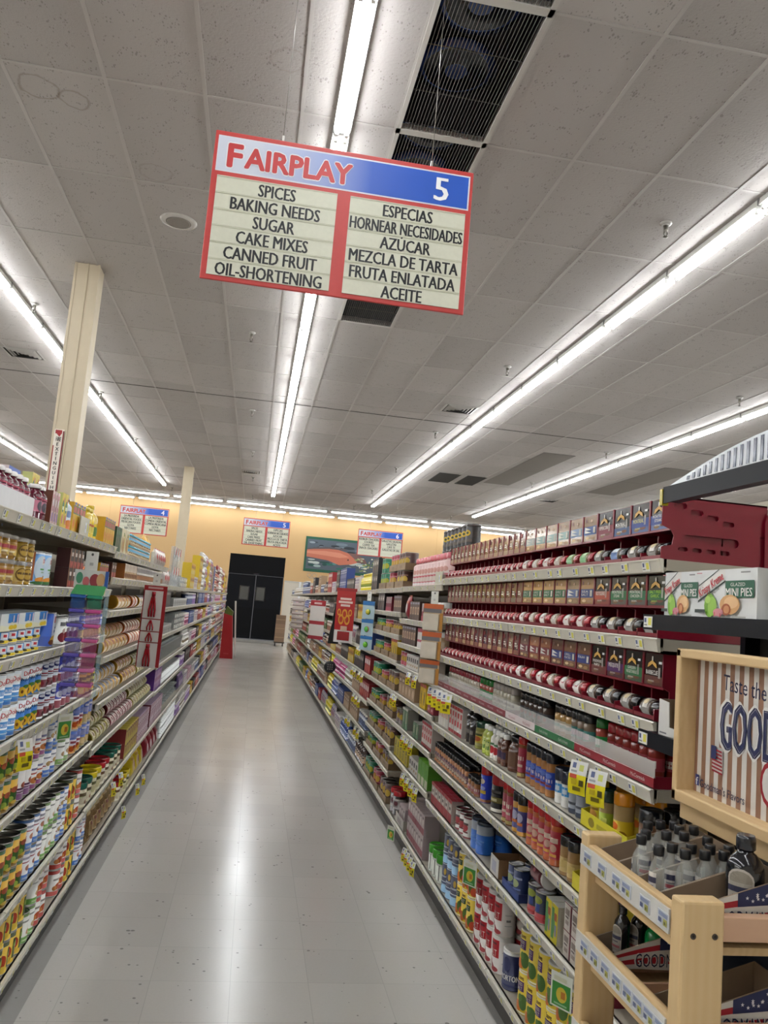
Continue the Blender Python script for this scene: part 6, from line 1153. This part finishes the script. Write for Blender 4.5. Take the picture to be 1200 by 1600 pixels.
# ================================================================ CLIP STRIPS
def card_strip(x, y, z0, z1, name, label, cat, build, rot=0):
    o = empty(name, (x, y, z0), rot); tag(o, label, cat); build(o, z1 - z0); return o
def white_tab(o, z, n='tab'):
    m = MB(); m.box(-.022, .022, -.002, 0, z, z + .075, 'd6d6cf'); m.dec(g_plane((0, -.002, z), (1, 0, 0), (0, 0, 1)), [('E', 0, .85, .2, .07, '4c4c48'), ('R', -.3, .3, .3, .45, 'b8b8b4')], .022, .075, 9); m.build(n, o)
def lunch(o, H):
    cols = [('2a6cc0', '2c9a78'), ('5a50b4', 'c04a8c'), ('6a5cb8', 'c85a9a'), ('5448a8', 'c4548c'), ('6054ac', 'c85c94'), ('6a64b8', 'c86ca0'), ('5a50a8', 'c05a98')]
    hh = .05
    for i, (a, b) in enumerate(cols):
        for sx, c in ((-1, a), (1, b)):
            m = MB(); z1 = H - .07 - i * (hh + .003); z0 = z1 - hh; x0, x1 = (-.056, -.001) if sx < 0 else (.001, .056)
            fm = mat(c, .12, 0, 'film', .04)
            m.bbox(x0 + .003, x1 - .003, -.04, .03, z0, z1 - .014, fm, .006); m.bbox(x0, x1, -.043, .033, z1 - .013, z1, mat(c, .2, 0, 'gloss', .05), .004); m.build('lunch_box', o)
    m = MB(); m.add([(-.055, -.046, H - .07), (.058, -.046, H - .07), (.064, -.037, H - .035), (-.04, -.037, H - .035)], [(0, 1, 2, 3)], '3c9a58'); m.box(-.05, .068, -.034, -.030, H - .045, H + .02, 'c8ccc4')
    m.dec(g_plane((.009, -.0342, H - .04), (1, 0, 0), (0, 0, 1)), [('E', -.7, .5, .2, .35, '4a8c6c'), ('E', -.3, .3, .2, .3, 'c86a6c'), ('E', .2, .4, .3, .4, '9a3c44'), ('E', .55, .45, .25, .4, 'c8a070'), ('R', .8, 0, 1, 1, '2c5aa8')], .059, .06, 9); m.build('header_card', o)
    s = MB(); s.add([(.062, -.045, 0), (.07, .03, 0), (.074, .03, H - .05), (.064, -.045, H - .05)], [(0, 1, 2, 3)], 'film:a8d8e4'); s.build('shrink_wrap', o); white_tab(o, H + .015)
card_strip(-.605, 3.1, 1.085, 1.525, 'lunch_box_strip', 'hanging pack of blue, purple and pink lunch boxes before the fruit cans', 'lunch boxes', lunch, .1)
def utensils(o, H):
    m = MB(); m.box(-.07, .07, 0, .003, 0, H, '9a1420'); m.box(-.045, .045, -.0015, 0, H - .02, H - .008, 'c8a0a0'); m.build('strip_card', o)
    n = 4; hs = [.17, .07, .06, .15]; z = H - .025
    for i, h in enumerate(hs):
        z -= h + .006; c = MB(); c.box(-.062, .05, -.006, -.004, z, z + h, 'd0ccca'); c.build('backing_card', o)
        u = MB(); k = mat('9c1422', .25, 0, 'gloss', .05, 20)
        for j in (-1, 0, 1):
            u.tube([(j * .016 - .006, -.013, z + h * .06), (j * .018 - .006, -.016, z + h * .3), (j * .008 - .006, -.014, z + h * .72), (-.006, -.012, z + h * .9)], .006 if h > .1 else .004, k, 7)
        u.tube([(-.006, -.012, z + h * .8), (-.006, -.012, z + h * .96)], .012 if h > .1 else .007, k, 8); u.build('red_utensil', o)
    white_tab(o, H + .0)
card_strip(-.60, 5.1, 1.02, 1.515, 'utensil_strip', 'tall red strip of carded red kitchen utensils', 'utensil pack', utensils, -.1)
def pouches(o, H):
    z = H
    for i, h in enumerate((.15, .15, .13)):
        z -= h; m = MB(); W = .12
        m.box(-W / 2, W / 2, -.004, 0, z, z + h - .004, mat('c0aa8c', .2, 0, 'foil', .2, 14)); m.build('pouch', o)
        q = MB(); q.prism([(-W / 2 + .004, z + .006), (W / 2 - .02, z + .006), (W / 2 - .02, z + h * .62), (-W / 2 + .004, z + h * .62)], -.016, -.005, mat('cdc4b4', .15, 0, 'gloss', .2, 20)); q.build('filling', o)
        q = MB(); q.box(-W / 2, W / 2, -.006, -.004, z + h * .8, z + h - .004, 'b85a2c'); q.box(-W / 2, W / 2 - .01, -.006, -.004, z + h * .66, z + h * .8, '6c6a6c'); q.box(W / 2 - .018, W / 2, -.006, -.004, z, z + h * .66, 'b8843c'); q.build('header_card', o)
    white_tab(o, H - .01)
card_strip(.962, 4.24, 1.08, 1.545, 'pouch_strip', 'hanging strip of clear pouches with orange headers beside the red racks', 'pouch strip', pouches, -.75)
def gadgets(o, H):
    z = H
    for i, (h, a, b) in enumerate(((.15, 'c8c03c', '6ab03c'), (.14, '5ab04c', 'd0704c'), (.12, '6cc02c', '4c9a2c'))):
        z -= h; m = MB(); m.box(-.065, .065, 0, .003, z, z + h - .004, 'a8c0c8'); m.box(-.065, .065, -.002, 0, z + h * .75, z + h - .004, '2c70b0'); m.build('backing_card', o)
        q = MB(); q.lathe([(.02, -.03, 'gloss:' + a), (.045, -.012, 'gloss:' + b), (.05, 0, 'gloss:' + b)], 16); q.xf(Matrix.Translation((0, -.004, z + h * .38)) @ Matrix.Rotation(-PI / 2, 4, 'X') @ Matrix.Scale(.5, 4)); q.build('gadget', o)
    white_tab(o, H)
card_strip(.955, 6.68, 1.05, 1.545, 'gadget_strip', 'hanging strip of carded green and blue kitchen gadgets', 'gadget strip', gadgets, -.85)
def redsign(o, H):
    m = MB(); m.box(-.115, .115, -.003, 0, .12, H, 'a81c1c'); m.box(-.115, .115, -.003, 0, 0, .12, 'd2ccc8'); m.box(-.125, .125, -.004, .004, H - .03, H, '8c1418')
    g = g_plane((0, -.003, 0), (1, 0, 0), (0, 0, 1)); it = [('R', -.6, .78, .6, .82, 'd8c0b8'), ('R', -.75, .72, .75, .76, 'd8c0b8'), ('R', -.5, .66, .5, .7, 'd8c0b8')]
    for a, b, r in ((-.35, .42, .3), (.3, .42, .3), (0, .52, .3), (-.6, .55, .2), (.6, .55, .2)): it += [('E', a, b, r, r * .32, 'd0902c'), ('E', a, b, r * .6, r * .19, 'a8301c')]
    it += [('R', -.6, .04, .7, .2, '8c1c1c'), ('R', -.3, .22, .4, .3, 'c8a48c')]; m.dec(g, it, .115, H, 9); m.build('panel', o)
card_strip(.91, 8.0, 1.12, 1.66, 'hanging_sign', 'tall red hanging shelf sign with golden rings on it', 'shelf sign', redsign, -.75)
def spatula(o, H):
    bk = mat('15171b', .3, 0, 'gloss', .1, 20); m = MB(); m.tube([(0, 0, .33), (.01, -.005, .52), (.004, 0, H)], .016, bk, 8); m.build('handle', o)
    q = MB(); q.prism([(-.05, .12), (.075, .12), (.07, .22), (.03, .34), (-.02, .34), (-.04, .22)], -.006, .006, bk); q.build('blade', o)
card_strip(.93, 9.25, .92, 1.50, 'spatula', 'long black kitchen spatula hanging beside the red ring sign', 'spatula', spatula)
def skimmer(o, H):
    bk = mat('1c1e22', .35, 0, 'gloss', .1, 20); m = MB(); m.lathe([(.01, -.014, bk), (.055, -.008, bk), (.068, .004, bk), (.062, .004, bk)], 20); 
    for a in range(3):
        for b in range(3): m.box(-.03 + a * .024, -.02 + a * .024, -.03 + b * .024, -.02 + b * .024, -.0165, -.012, 'a8a49c')
    m.xf(Matrix.Translation((0, 0, .08)) @ Matrix.Rotation(PI / 2, 4, 'X') @ Matrix.Scale(-1, 4, (0, 0, 1))); m.build('bowl', o); q = MB(); q.tube([(0, 0, .14), (0, -.003, H)], .006, bk, 7); q.build('handle', o)
card_strip(.93, 9.2, .70, .93, 'skimmer', 'round black slotted skimmer hanging under the spatula', 'skimmer', skimmer)
def whitestrip(o, H):
    m = MB(); m.box(-.14, .14, -.003, 0, 0, H, 'd0cac4'); g = g_plane((0, -.003, 0), (1, 0, 0), (0, 0, 1)); m.dec(g, [('R', -1, .86, 1, 1, 'a8242c'), ('R', -1, .38, 1, .47, 'a0303a'), ('R', -1, 0, 1, .09, '9c2c38'), ('R', -.5, .9, .5, .95, 'd8b8b4')], .14, H, 9); m.build('panel', o)
card_strip(.90, 11.3, .98, 1.52, 'hanging_sign', 'white hanging shelf sign with three dark red bands', 'shelf sign', whitestrip, -.8)
def multi(o, H):
    for i in range(7):
        m = MB(); z = i * H / 7; m.box(-.15, .15, -.02, 0, z, z + H / 7 - .012, 'c8beb8'); m.box(-.15, .15, -.022, -.02, z + .01, z + .03, '8c7a74'); m.build('packet', o)
card_strip(.88, 15.8, .95, 1.55, 'packet_strip', 'pale strip of stacked hanging packets beyond the banded sign', 'packet strip', multi, -.8)
m = MB(); p_ = [(.0, 0), (.2, 0), (.2, .5), (.17, .62), (.05, .62), (0, .5)]
for (yy, zz, h, c, lb) in ((8.35, .165, .2, 'd0bc14', 'yellow plastic jug lowest of the yellow jugs by the aisle edge'), (8.35, .43, .19, 'd6c41a', 'yellow plastic jug above another, by the aisle edge'), (8.4, .69, .17, 'd2be16', 'yellow plastic jug topmost by the aisle edge')):
    pass
# ================================================================ NAVY SIDE UNIT WITH THE PIE BOXES, LIT CANOPY
NAVY = mat('0e1119', .4, 0, 'dark', .06, 10)
o = empty('end_shelf_unit', (.94, 1.84, 0)); tag(o, 'dark navy metal shelf unit carrying the pie boxes', 'shelf unit')   # its shelves face the aisle (-x)
m = MB(); m.box(.3, .315, -.95, 0, 0, 1.62, mat('3a3834', .6, 0, 'enamel', .06, 8)); m.build('back_panel', o)
for z in (1.535, 1.262):
    m = MB(); m.box(.006, .3, -.95, -.012, z - .028, z - .001, NAVY); m.box(0, .006, -.95, 0, z - .034, z + .002, NAVY); m.build('tray', o)
    t = bpy.data.objects.new('price_tag', TAGM); COL.objects.link(t); t.parent = o; t.location = (-.0008, -.028, z - .016); t.rotation_euler.z = -PI / 2
for z in (.35, .8):
    m = MB(); m.box(.05, .3, -.95, -.012, z - .03, z, NAVY); m.build('tray', o)
m = MB(); m.box(.26, .3, -.02, 0, 0, 1.62, NAVY); m.build('post', o)
def pie_front(s=1.):
    it = [('P', [(-1, .66), (-.2, 1), (-.05, 1), (-.05, .82), (-1, .38)], 'd8d6d2'), ('P', [(-1, .68), (-.28, 1), (-.24, 1), (-1, .655)], '23302c'), ('P', [(-1, .36), (-.02, .78), (-.02, .74), (-1, .31)], '23302c')]
    it += [('T', -.54, .70, .19, 'Krispy Kreme', 'c22838', .46, .42, .02), ('T', -.5, .49, .055, 'DOUGHNUTS', '3c4a44', .3, .42, .0), ('R', .0, .42, .94, .76, '1f5c44'), ('T', .42, .685, .07, 'GLAZED', 'd8dcd4', .24, 0, .0), ('T', .46, .535, .17, 'MINI PIES', 'e6e6e0', .43, 0, .02),
           ('E', -.52, .26, .2, .25, '7cae3c'), ('E', -.42, .24, .16, .2, '93c050'), ('E', -.58, .38, .1, .08, 'a8cc64'), ('R', -.53, .48, -.5, .56, '5c4a24'), ('E', .2, .28, .34, .2, 'd0a06c'), ('E', .26, .32, .24, .12, 'e0b888'), ('E', .1, .18, .16, .12, 'a85a34'), ('E', .12, .18, .1, .08, 'c88a5c'),
           ('E', -.16, .12, .18, .08, 'c8848c'), ('R', -.3, .03, -.26, .12, 'b8505c'), ('R', -.1, .02, -.06, .1, 'b8505c'), ('R', -1, .1, -.62, .17, '2c3a36'), ('R', .6, .9, .9, .93, '8c8c8c'), ('R', -.95, .92, -.75, .94, 'c08088'), ('R', .35, .02, .8, .05, 'a8a8a4')]
    return it
PSD = [('R', -.7, .45, -.4, .95, '2c2c34'), ('T', -.2, .5, .13, 'Krispy Kreme', 'c22838', .5, PI / 2), ('R', .3, .6, .8, .93, '8c8c90'), ('R', .36, .64, .4, .9, '3c3c40'), ('R', .5, .64, .56, .9, '3c3c40'), ('R', .66, .64, .7, .9, '3c3c40'), ('P', [(.1, .1), (.75, .2), (.75, .42), (.1, .32)], 'c8a0a4'), ('P', [(.2, .17), (.66, .24), (.66, .36), (.2, .29)], 'c23848')]
PIEB = carton('mini_pie_box', .205, .16, .101, 'd6d8d8', pie_front(), 'd2d4d4', 'dedfde', sdec=PSD)
PIES = carton('mini_pie_box', .15, .14, .101, 'd6d8d8', pie_front(), 'd2d4d4', 'dedfde')
PIES.put((.952 + .07, 1.687, 1.5355), -PI / 2, 'narrower white mini pie box beside the red racks', None)
PIEB.put((.948 + .08, 1.507, 1.5355), -PI / 2, 'wide white mini pie box with a printed end, next to the narrower box', None)
def crate():
    m = MB(); w_, d_, h_ = .125, .15, .082; c = 'd4d2ce'; i = '8f7860'
    m.box(-w_ / 2, w_ / 2, -d_ / 2, d_ / 2, 0, .002, i); m.box(-w_ / 2, w_ / 2, d_ / 2 - .002, d_ / 2, .002, h_, c, {'f': i})
    for s in (-1, 1): x0, x1 = sorted((s * w_ / 2, s * (w_ / 2 - .002))); m.box(x0, x1, -d_ / 2 + .002, d_ / 2 - .002, .002, h_, c, {'l': i if s > 0 else c, 'r': i if s < 0 else c})
    m.prism([(-w_ / 2, 0), (w_ / 2, 0), (w_ / 2, h_ * .72), (w_ * .22, h_ * .72), (w_ * .2, h_ * .28), (-w_ * .12, h_ * .28), (-w_ * .16, h_ * .95), (-w_ / 2, h_)], -d_ / 2, -d_ / 2 + .002, c)
    g = g_plane((0, -d_ / 2, 0), (1, 0, 0), (0, 0, 1)); m.dec(g, [('T', .66, .12, .13, 'PIES', '9c2c3c', .26, 0, .02), ('R', -.9, .08, -.4, .12, '7c7c80'), ('R', .5, .6, .9, .63, '6c6c70'), ('R', .5, .52, .8, .55, '6c6c70'), ('R', .5, .24, .8, .28, 'b86a74')], w_ / 2, h_, 9); return m.build('open_pie_case')
ob = crate(); ob.location = (.95 + .075, 1.70, 1.2625); ob.rotation_euler.z = -PI / 2; tag(ob, 'opened empty white pie case on the lower navy shelf', 'box')
# canopy running towards the viewer above the wooden stand
o = empty('lit_canopy', (.915, 1.71, 1.797)); tag(o, 'dark-edged canopy with a white ribbed arch above the pie boxes', 'canopy'); L = 1.0
m = MB(); m.box(0, .035, -L, 0, 0, .03, NAVY); m.box(-.004, 0, -L, .004, -.004, .034, NAVY); m.build('edge_bar', o)
m = MB(); m.box(-.006, .01, .004, .016, -.008, .03, 'gloss:b8a81c'); m.build('corner_cap', o)
m = MB(); n = 24; arc = lambda t: .034 + .062 * math.sin(min(1, t / .45) * PI / 2)
vs = []
for i in range(n + 1):
    t = i / n; y = -t * L; vs += [(.003, y, .03), (.003, y, arc(t)), (.03, y, arc(t)), (.03, y, .03)]
m.add(vs, [(4 * i + j, 4 * i + j + 1, 4 * i + j + 5, 4 * i + j + 4) for i in range(n) for j in range(3)], mat('d3d6da', .35, 0, 'gloss', .03), True); m.build('arch_shell', o)
m = MB()
for i in range(1, 44):
    t = i / 46; y = -t * L; z1 = arc(t) - .005; z0 = .039
    if z1 - z0 < .004: continue
    m.add([(.0015, y, z0), (.0015, y - .009, z0), (.0015, y - .011, z1), (.0015, y - .002, z1), (.004, y, z0), (.004, y - .009, z0), (.004, y - .011, z1), (.004, y - .002, z1)], [(0, 3, 2, 1), (4, 5, 6, 7), (0, 4, 7, 3), (1, 2, 6, 5), (3, 7, 6, 2), (0, 1, 5, 4)], 'gloss:41465a')
m.build('rib_slots', o)
m = MB(); m.box(.002, .033, -.94, -.9, -.255, -.001, NAVY); m.build('support_arm', o)
# ================================================================ WOODEN STAND WITH EXTRACT BOTTLES
WOODZ = wood_material('pine_upright', 'cfae7e', 'd8bd90', 2); WOODY = wood_material('pine_rail', 'c8a678', 'd6ba8c', 1); WOODX = wood_material('pine_crossrail', 'c49a80', 'd2ae90', 0)
SX0, SX1, SY0, SY1, PT = .673, .918, 1.156, 1.53, 1.104
st = empty('wooden_stand', (0, 0, 0)); tag(st, 'pale pine floor stand with tiered trays of extract bottles', 'display stand')
pw, pd = .070, .033
for (x0, y0, nm) in ((SX0, SY0, 'post'), (SX0, SY1 - pd, 'post')):
    m = MB(); m.bbox(x0 + (0 if y0 == SY0 else .0), x0 + pw, y0, y0 + pd, 0, PT, WOODZ, .004); P_ = m.build(nm, st)
    if y0 == SY0:
        for sx in (.019, .054):
            s = MB(); s.lathe([(.0045, 0, 'matte:4a4038'), (.0045, .0012, 'matte:4a4038'), (.0022, .0012, 'matte:211d1a'), (.0022, .0004, 'matte:211d1a')], 14); s.xf(Matrix.Translation((x0 + sx, y0, 1.055)) @ Matrix.Rotation(PI / 2, 4, 'X')); s.build('screw', P_)
for (x0, y0) in ((SX1 - .02, SY0), ): 
    m = MB(); m.bbox(x0, x0 + .036, y0, y0 + pd, 0, 1.15, WOODZ, .004); m.build('post', st)
m = MB(); m.bbox(SX1 - .011, SX1 + .016, SY1 - .011, SY1 + .004, 0, 1.4685, WOODZ, .003); m.build('post', st)
TIERS = [(1.03, 1.086, 1.05), (.872, .9285, .8925), (.71, .771, .735), (.53, .591, .555), (.332, .393, .357)]
for zf, zr1, zr0 in TIERS:
    m = MB(); m.bbox(SX0 + .002, SX0 + .017, SY0 + pd, SY1 - pd, zr0 - .01, zr1 - .0, WOODY, .002); m.build('side_rail', st)
    m = MB(); m.bbox(SX0 + pw, SX1 - .02, SY0 + .006, SY0 + .026, zr0 - .005, zr1 - .005, WOODX, .002); m.build('front_rail', st)
    m = MB(); m.box(SX0 + .018, SX1, SY0 + .027, SY1 - .014, zf - .012, zf - .0005, WOODY); m.build('shelf_board', st)
    for yy in (SY0 + .117, SY0 + .2115, SY0 + .306):
        m = MB(); m.box(SX0 + .018, SX1 - .03, yy, yy + .006, zf, zf + .022, WOODX); m.build('divider', st)
    r = MB(); r.box(SX0 - .0015, SX0 + .0018, SY0 + pd + .002, SY1 - .004, zr0 - .006, zr1 - .006, mat('cfcdc8', .2, 0, 'gloss', .04)); R_ = r.build('label_holder', st)
    ys = [1.205, 1.265, 1.33, 1.368, 1.427, 1.49] if zf > 1 else [1.203, 1.238, 1.274, 1.31, 1.35, 1.395, 1.44, 1.485]
    for yy in ys:
        q = MB(); q.box(SX0 - .0026, SX0 - .0016, yy - .017, yy + .017, zr0 + .0, zr1 - .014, 'c3c6cc'); g = g_plane((SX0 - .0026, yy, zr0), (0, -1, 0), (0, 0, 1))
        q.dec(g, [('R', -.85, .62, .85, .9, '8a93b0'), ('R', .1, .1, .8, .55, 'b0ae5c'), ('R', -.8, .2, -.2, .5, '5c6484'), ('R', .3, .2, .6, .4, '6c6a3c')], .016, zr1 - .014 - zr0, 9); kid_ = q.build('price_label', R_)
# header sign facing the aisle
HZ0, HZ1 = 1.1715, 1.4685; hx = SX1 - .011
def stripes():
    m, nt, b = node_mat('striped_poster_print'); P, x, y, z = xyz(nt)
    t = math_node(nt, 'FRACT', math_node(nt, 'DIVIDE', math_node(nt, 'ADD', y, .006), .029)); f = math_node(nt, 'GREATER_THAN', t, .5)
    n = noise_node(nt, P, 30, 4); br = mix_col(nt, n, lin('8a6450'), lin('a07a62')); nt.links.new(mix_col(nt, f, br, lin('d4d0ca')), b.inputs['Base Color']); b.inputs['Roughness'].default_value = .35; return m
hd = MB(); fx0, fx1 = hx - .05, hx + .02
HY0, HY1 = 1.06, 1.53
for a, b_, c, d_ in ((HY0, HY1, HZ1 - .018, HZ1), (HY0, HY1, HZ0, HZ0 + .022), (HY1 - .018, HY1, HZ0, HZ1), (HY0, HY0 + .018, HZ0, HZ1)): hd.bbox(fx0, fx1, a, b_, c, d_, WOODY, .003)
hd.bbox(fx0 + .02, fx1, HY0, HY1, HZ0 - .035, HZ0 - .002, WOODY, .002); hd.build('header_frame', st)
pn = MB(); px = hx - .012; y0_, y1_ = HY0 + .018, HY1 - .018; yc = (y0_ + y1_) / 2; W2 = (y1_ - y0_) / 2; z0_ = HZ0 + .022; HH = HZ1 - .018 - z0_
pn.box(px, px + .004, y0_, y1_, z0_, z0_ + HH, stripes()); g = g_plane((px, yc, z0_), (0, -1, 0), (0, 0, 1))
flag = [('R', -.7, .2, -.54, .38, 'c8c4c0')] + [('P', [(-.7 + .002, .2 + i * .026), (-.54, .19 + i * .026), (-.54, .203 + i * .026), (-.7 + .002, .213 + i * .026)], '9c2030') for i in range(7)] + [('R', -.7, .29, -.62, .385, '2a3360')]
items = [('T', -.28, .85, .12, 'Taste the', '23284a', .3, -.05, -.008), ('T', .12, .56, .37, 'GOODMANS', 'e4e2de', .735, 0, .05), ('T', .12, .56, .36, 'GOODMANS', '23284a', .715, 0, .03), ('T', .12, .56, .34, 'GOODMANS', 'c8c6cc', .70, 0, .004), ('T', .12, .56, .335, 'GOODMANS', '2a3058', .695, 0, 0)] + flag + \
        [('R', -.93, .055, -.87, .135, '2c3a7c'), ('T', -.9, .09, .06, 'f', 'dcdce0', .02, 0, .02), ('T', -.52, .085, .06, "Goodman's Flavors", '23284a', .33, 0, .02), ('E', .14, .25, .13, .15, '9c2430'), ('E', .14, .25, .1, .115, 'd0ccc8')]
pn.dec(g, items, W2, HH, 9); pn.build('header_poster', st)
# boxes of bottles
def flag_tray(name, L=.18, wd=.0745, h0=.026, h1=.08, text=True):
    """shipper tray: long axis along x, low end at -x (towards the aisle), printed side walls"""
    def make():
        m = MB(); K = '8f7c68'; t = .002
        m.box(-L / 2, L / 2, -wd / 2, wd / 2, 0, t, K); m.box(-L / 2, -L / 2 + t, -wd / 2, wd / 2, t, h0, 'c4c0bc', {'r': K}); m.box(L / 2 - t, L / 2, -wd / 2, wd / 2, t, h1, K)
        for s in (-1, 1):
            y0, y1 = sorted((s * wd / 2, s * (wd / 2 - t))); m.prism([(-L / 2 + t, t), (L / 2 - t, t), (L / 2 - t, h1), (-L / 2 + t, h0)], y0, y1, K)
        sl = lambda u: h0 + (h1 - h0) * (u + L / 2) / L      # height of the slanted edge at u
        def band(u0, u1, a0, a1, c, n=6):     # strip between fractions a0..a1 of the local height, wavy
            P = [(u0 + (u1 - u0) * i / n) for i in range(n + 1)]
            lo = [(u, sl(u) * max(.002, a0 + .04 * math.sin(6 * i / n))) for i, u in enumerate(P)]; hi = [(u, sl(u) * min(.995, a1 + .04 * math.sin(6 * i / n))) for i, u in enumerate(P)]
            for i in range(n): yield ('Q', [lo[i], lo[i + 1], hi[i + 1], hi[i]], c)
        for s in (-1, 1):
            k = 0
            def put(poly, c, lev):
                P = [(u, s * (wd / 2 + EPS * lev), v) for u, v in poly]
                m.add(P if s < 0 else P[::-1], [list(range(len(P)))], c)
            for a0, a1, c in ((0, .2, 'cbc7c2'), (.2, .42, 'a81c2c'), (.42, .62, 'd2cec8'), (.62, .8, 'a81c2c'), (.8, 1.0, 'd2cec8')):
                for q in band(-L / 2, L / 2, a0, a1, c): put(q[1], c, 1)
            put([(L * .02, sl(L * .02) * .62), (L / 2, sl(L / 2) * .5), (L / 2, h1 * .995), (L * .02, sl(L * .02) * .995)], '1c2450', 2)
            for i in range(12):
                u = L * (.06 + .42 * random.random()); v = sl(u) * random.uniform(.68, .95); r = .0032
                put([(u + r * (1 if j % 2 == 0 else .4) * math.cos(PI / 2 + j * PI / 5), v + r * (1 if j % 2 == 0 else .4) * math.sin(PI / 2 + j * PI / 5)) for j in range(10)], 'd8d8dc', 3)
            if text:
                gg = (lambda u, v, k: (u, -wd / 2 - EPS * (k + 4), v)) if s < 0 else (lambda u, v, k: (-u, wd / 2 + EPS * (k + 4), v))
                m.dec(gg, [('T', .12 if s < 0 else -.12, .22, .32, 'GOODMANS', 'd8d4d0', .62, 0, .04), ('T', .12 if s < 0 else -.12, .22, .3, 'GOODMANS', '1c2140', .6, 0, .0)], L / 2, h1, 9)
        return m.build(name)
    return Kind(make, L, wd, h1, 'box')
FT = flag_tray('shipper_tray'); XT = (SX0 + .02 + SX1 - .062) / 2 + .0075
zt = TIERS[0][0] + .0228
# trays sit over the dividers on a thin liner
for i, yy in enumerate((1.2285, 1.3045, 1.3805, 1.4565)):
    lb = ['flag-printed shipper tray just behind the near wooden post, top tier', 'flag-printed shipper tray holding most clear bottles, top tier', 'flag-printed shipper tray third from the near post, top tier', 'flag-printed shipper tray by the far post and header, top tier'][i]
    FT.put((XT, yy, zt), 0, lb, None)
FT.put((XT, 1.233, TIERS[1][0] + .0228), 0, 'flag-printed shipper tray half hidden on the second tier', None); FT.put((XT, 1.4565, TIERS[1][0] + .0228), 0, 'flag-printed shipper tray with dark bottles on the second tier', None)
FT.put((XT, 1.35, TIERS[2][0] + .0228), 0, 'flag-printed shipper tray on the third tier', None); FT.put((XT, 1.233, TIERS[2][0] + .0228), 0, 'flag-printed shipper tray low behind the near post, third tier', None)
GLS = mat('d9deda', .06, 0, 'clear', 0)
def glass_bottle():
    m = MB(); r = .014
    m.lathe([(r * .85, 0, GLS), (r, .003, GLS), (r, .047, GLS), (r * .93, .054, GLS), (r * .55, .065, GLS), (r * .5, .072, GLS), (r * .5, .079, GLS)], 18)
    o = m.build('extract_bottle'); c = MB(); k = mat('17181c', .3, 0, 'gloss', .08, 30)
    c.lathe([(.0088, .072, k), (.0092, .074, k), (.0092, .086, k), (.008, .088, k)], 16); kid(c.build('cap'), o)
    l = MB(); l.dec(g_cyl(r + .0003, .01), [('R', -.75, 0, .75, 1, 'cfcbc6'), ('R', -.75, .55, .75, .8, '3c3c54'), ('R', -.6, .2, .6, .36, 'b0505c'), ('R', -.5, .4, .5, .46, '8c8c90')], .0145, .036, .005); kid(l.build('paper_label'), o); return o
GB = Kind(glass_bottle, .028, .028, .088, 'bottle')
zb = zt + .0022
def gput(x, y, lb, grp): GB.put((x, y, zb), -PI / 2 + random.uniform(-1.2, 1.2), lb, grp)
for (cy_, xs, lb, grp) in ((1.3045, [(-.07, -.002), (-.035, .017), (-.03, -.0165), (.0, .017), (.005, -.017), (.035, .0165), (.04, -.017), (.07, .0165), (.072, -.0165)], 'small clear extract bottle with black cap in the fullest flag tray', 'bottles in the fullest tray'),
                            (1.3805, [(-.07, -.0165), (-.045, .016), (-.005, .0165), (.03, .0165), (.06, -.01)], 'small clear extract bottle in the third flag tray from the near post', 'bottles in the third tray'), (1.4565, [(-.01, .0), (.022, .012), (.05, .012), (.074, -.016), (.044, -.017)], 'small clear extract bottle in the flag tray by the header', 'bottles in the header tray')):
    for dx, dy in xs: gput(XT + dx, cy_ + dy, lb, grp)
def dark_bottle(name, r, h, body, cap, lab):
    def make():
        m = MB(); b = mat(body, .12, 0, 'gloss', .05, 20, .4)
        m.lathe([(r * .9, 0, b), (r, .004, b), (r, h * .58, b), (r * .92, h * .68, b), (r * .55, h * .78, b), (r * .42, h * .8, b), (r * .42, h * .86, b)], 26); o = m.build(name); c = MB()
        c.lathe([(r * .5, h * .83, 'gloss:' + cap), (r * .52, h * .84, 'gloss:' + cap), (r * .52, h * .96, 'gloss:' + cap), (r * .46, h, 'gloss:' + cap)], 22); kid(c.build('cap'), o)
        if lab:
            l = MB(); l.dec(g_cyl(r + .0003, h * .08), [('R', -.6, 0, .6, .75, 'b8b0a8'), ('E', 0, .75, .6, .24, 'b8b0a8'), ('E', 0, .74, .52, .2, '8a8478'), ('R', -.5, .1, .5, .7, 'a09a90'), ('R', -.55, .5, .55, .62, '33354c'), ('R', -.3, .4, .3, .44, '5c5860'), ('R', -.45, .22, .45, .3, 'a05a60')], r * 1.2, h * .56, .006); kid(l.build('paper_label'), o)
        return o
    return Kind(make, 2 * r, 2 * r, h, 'bottle')
DB = dark_bottle('vanilla_bottle', .029, .13, '15161c', '1c1e26', True); DB.put((XT + .04, 1.2285, zt + .0025), -PI / 2 + .75, 'large dark vanilla bottle with rounded label under the striped header', None)
DS = dark_bottle('vanilla_bottle', .0153, .09, '14161a', '1a1b20', True); GN = dark_bottle('green_extract_bottle', .018, .077, '0f7a3c', '123c28', False)
z2 = TIERS[1][0] + .0228 + .0025
DS.put((XT - .045, 1.47, z2), -1.2, 'small dark extract bottle in front, second tier', None); DS.put((XT - .01, 1.474, z2), -1.2, 'small dark extract bottle behind another, second tier', None); GN.put((XT + .006, 1.443, z2), -1.2, 'green extract bottle beside dark ones on the second tier', None)
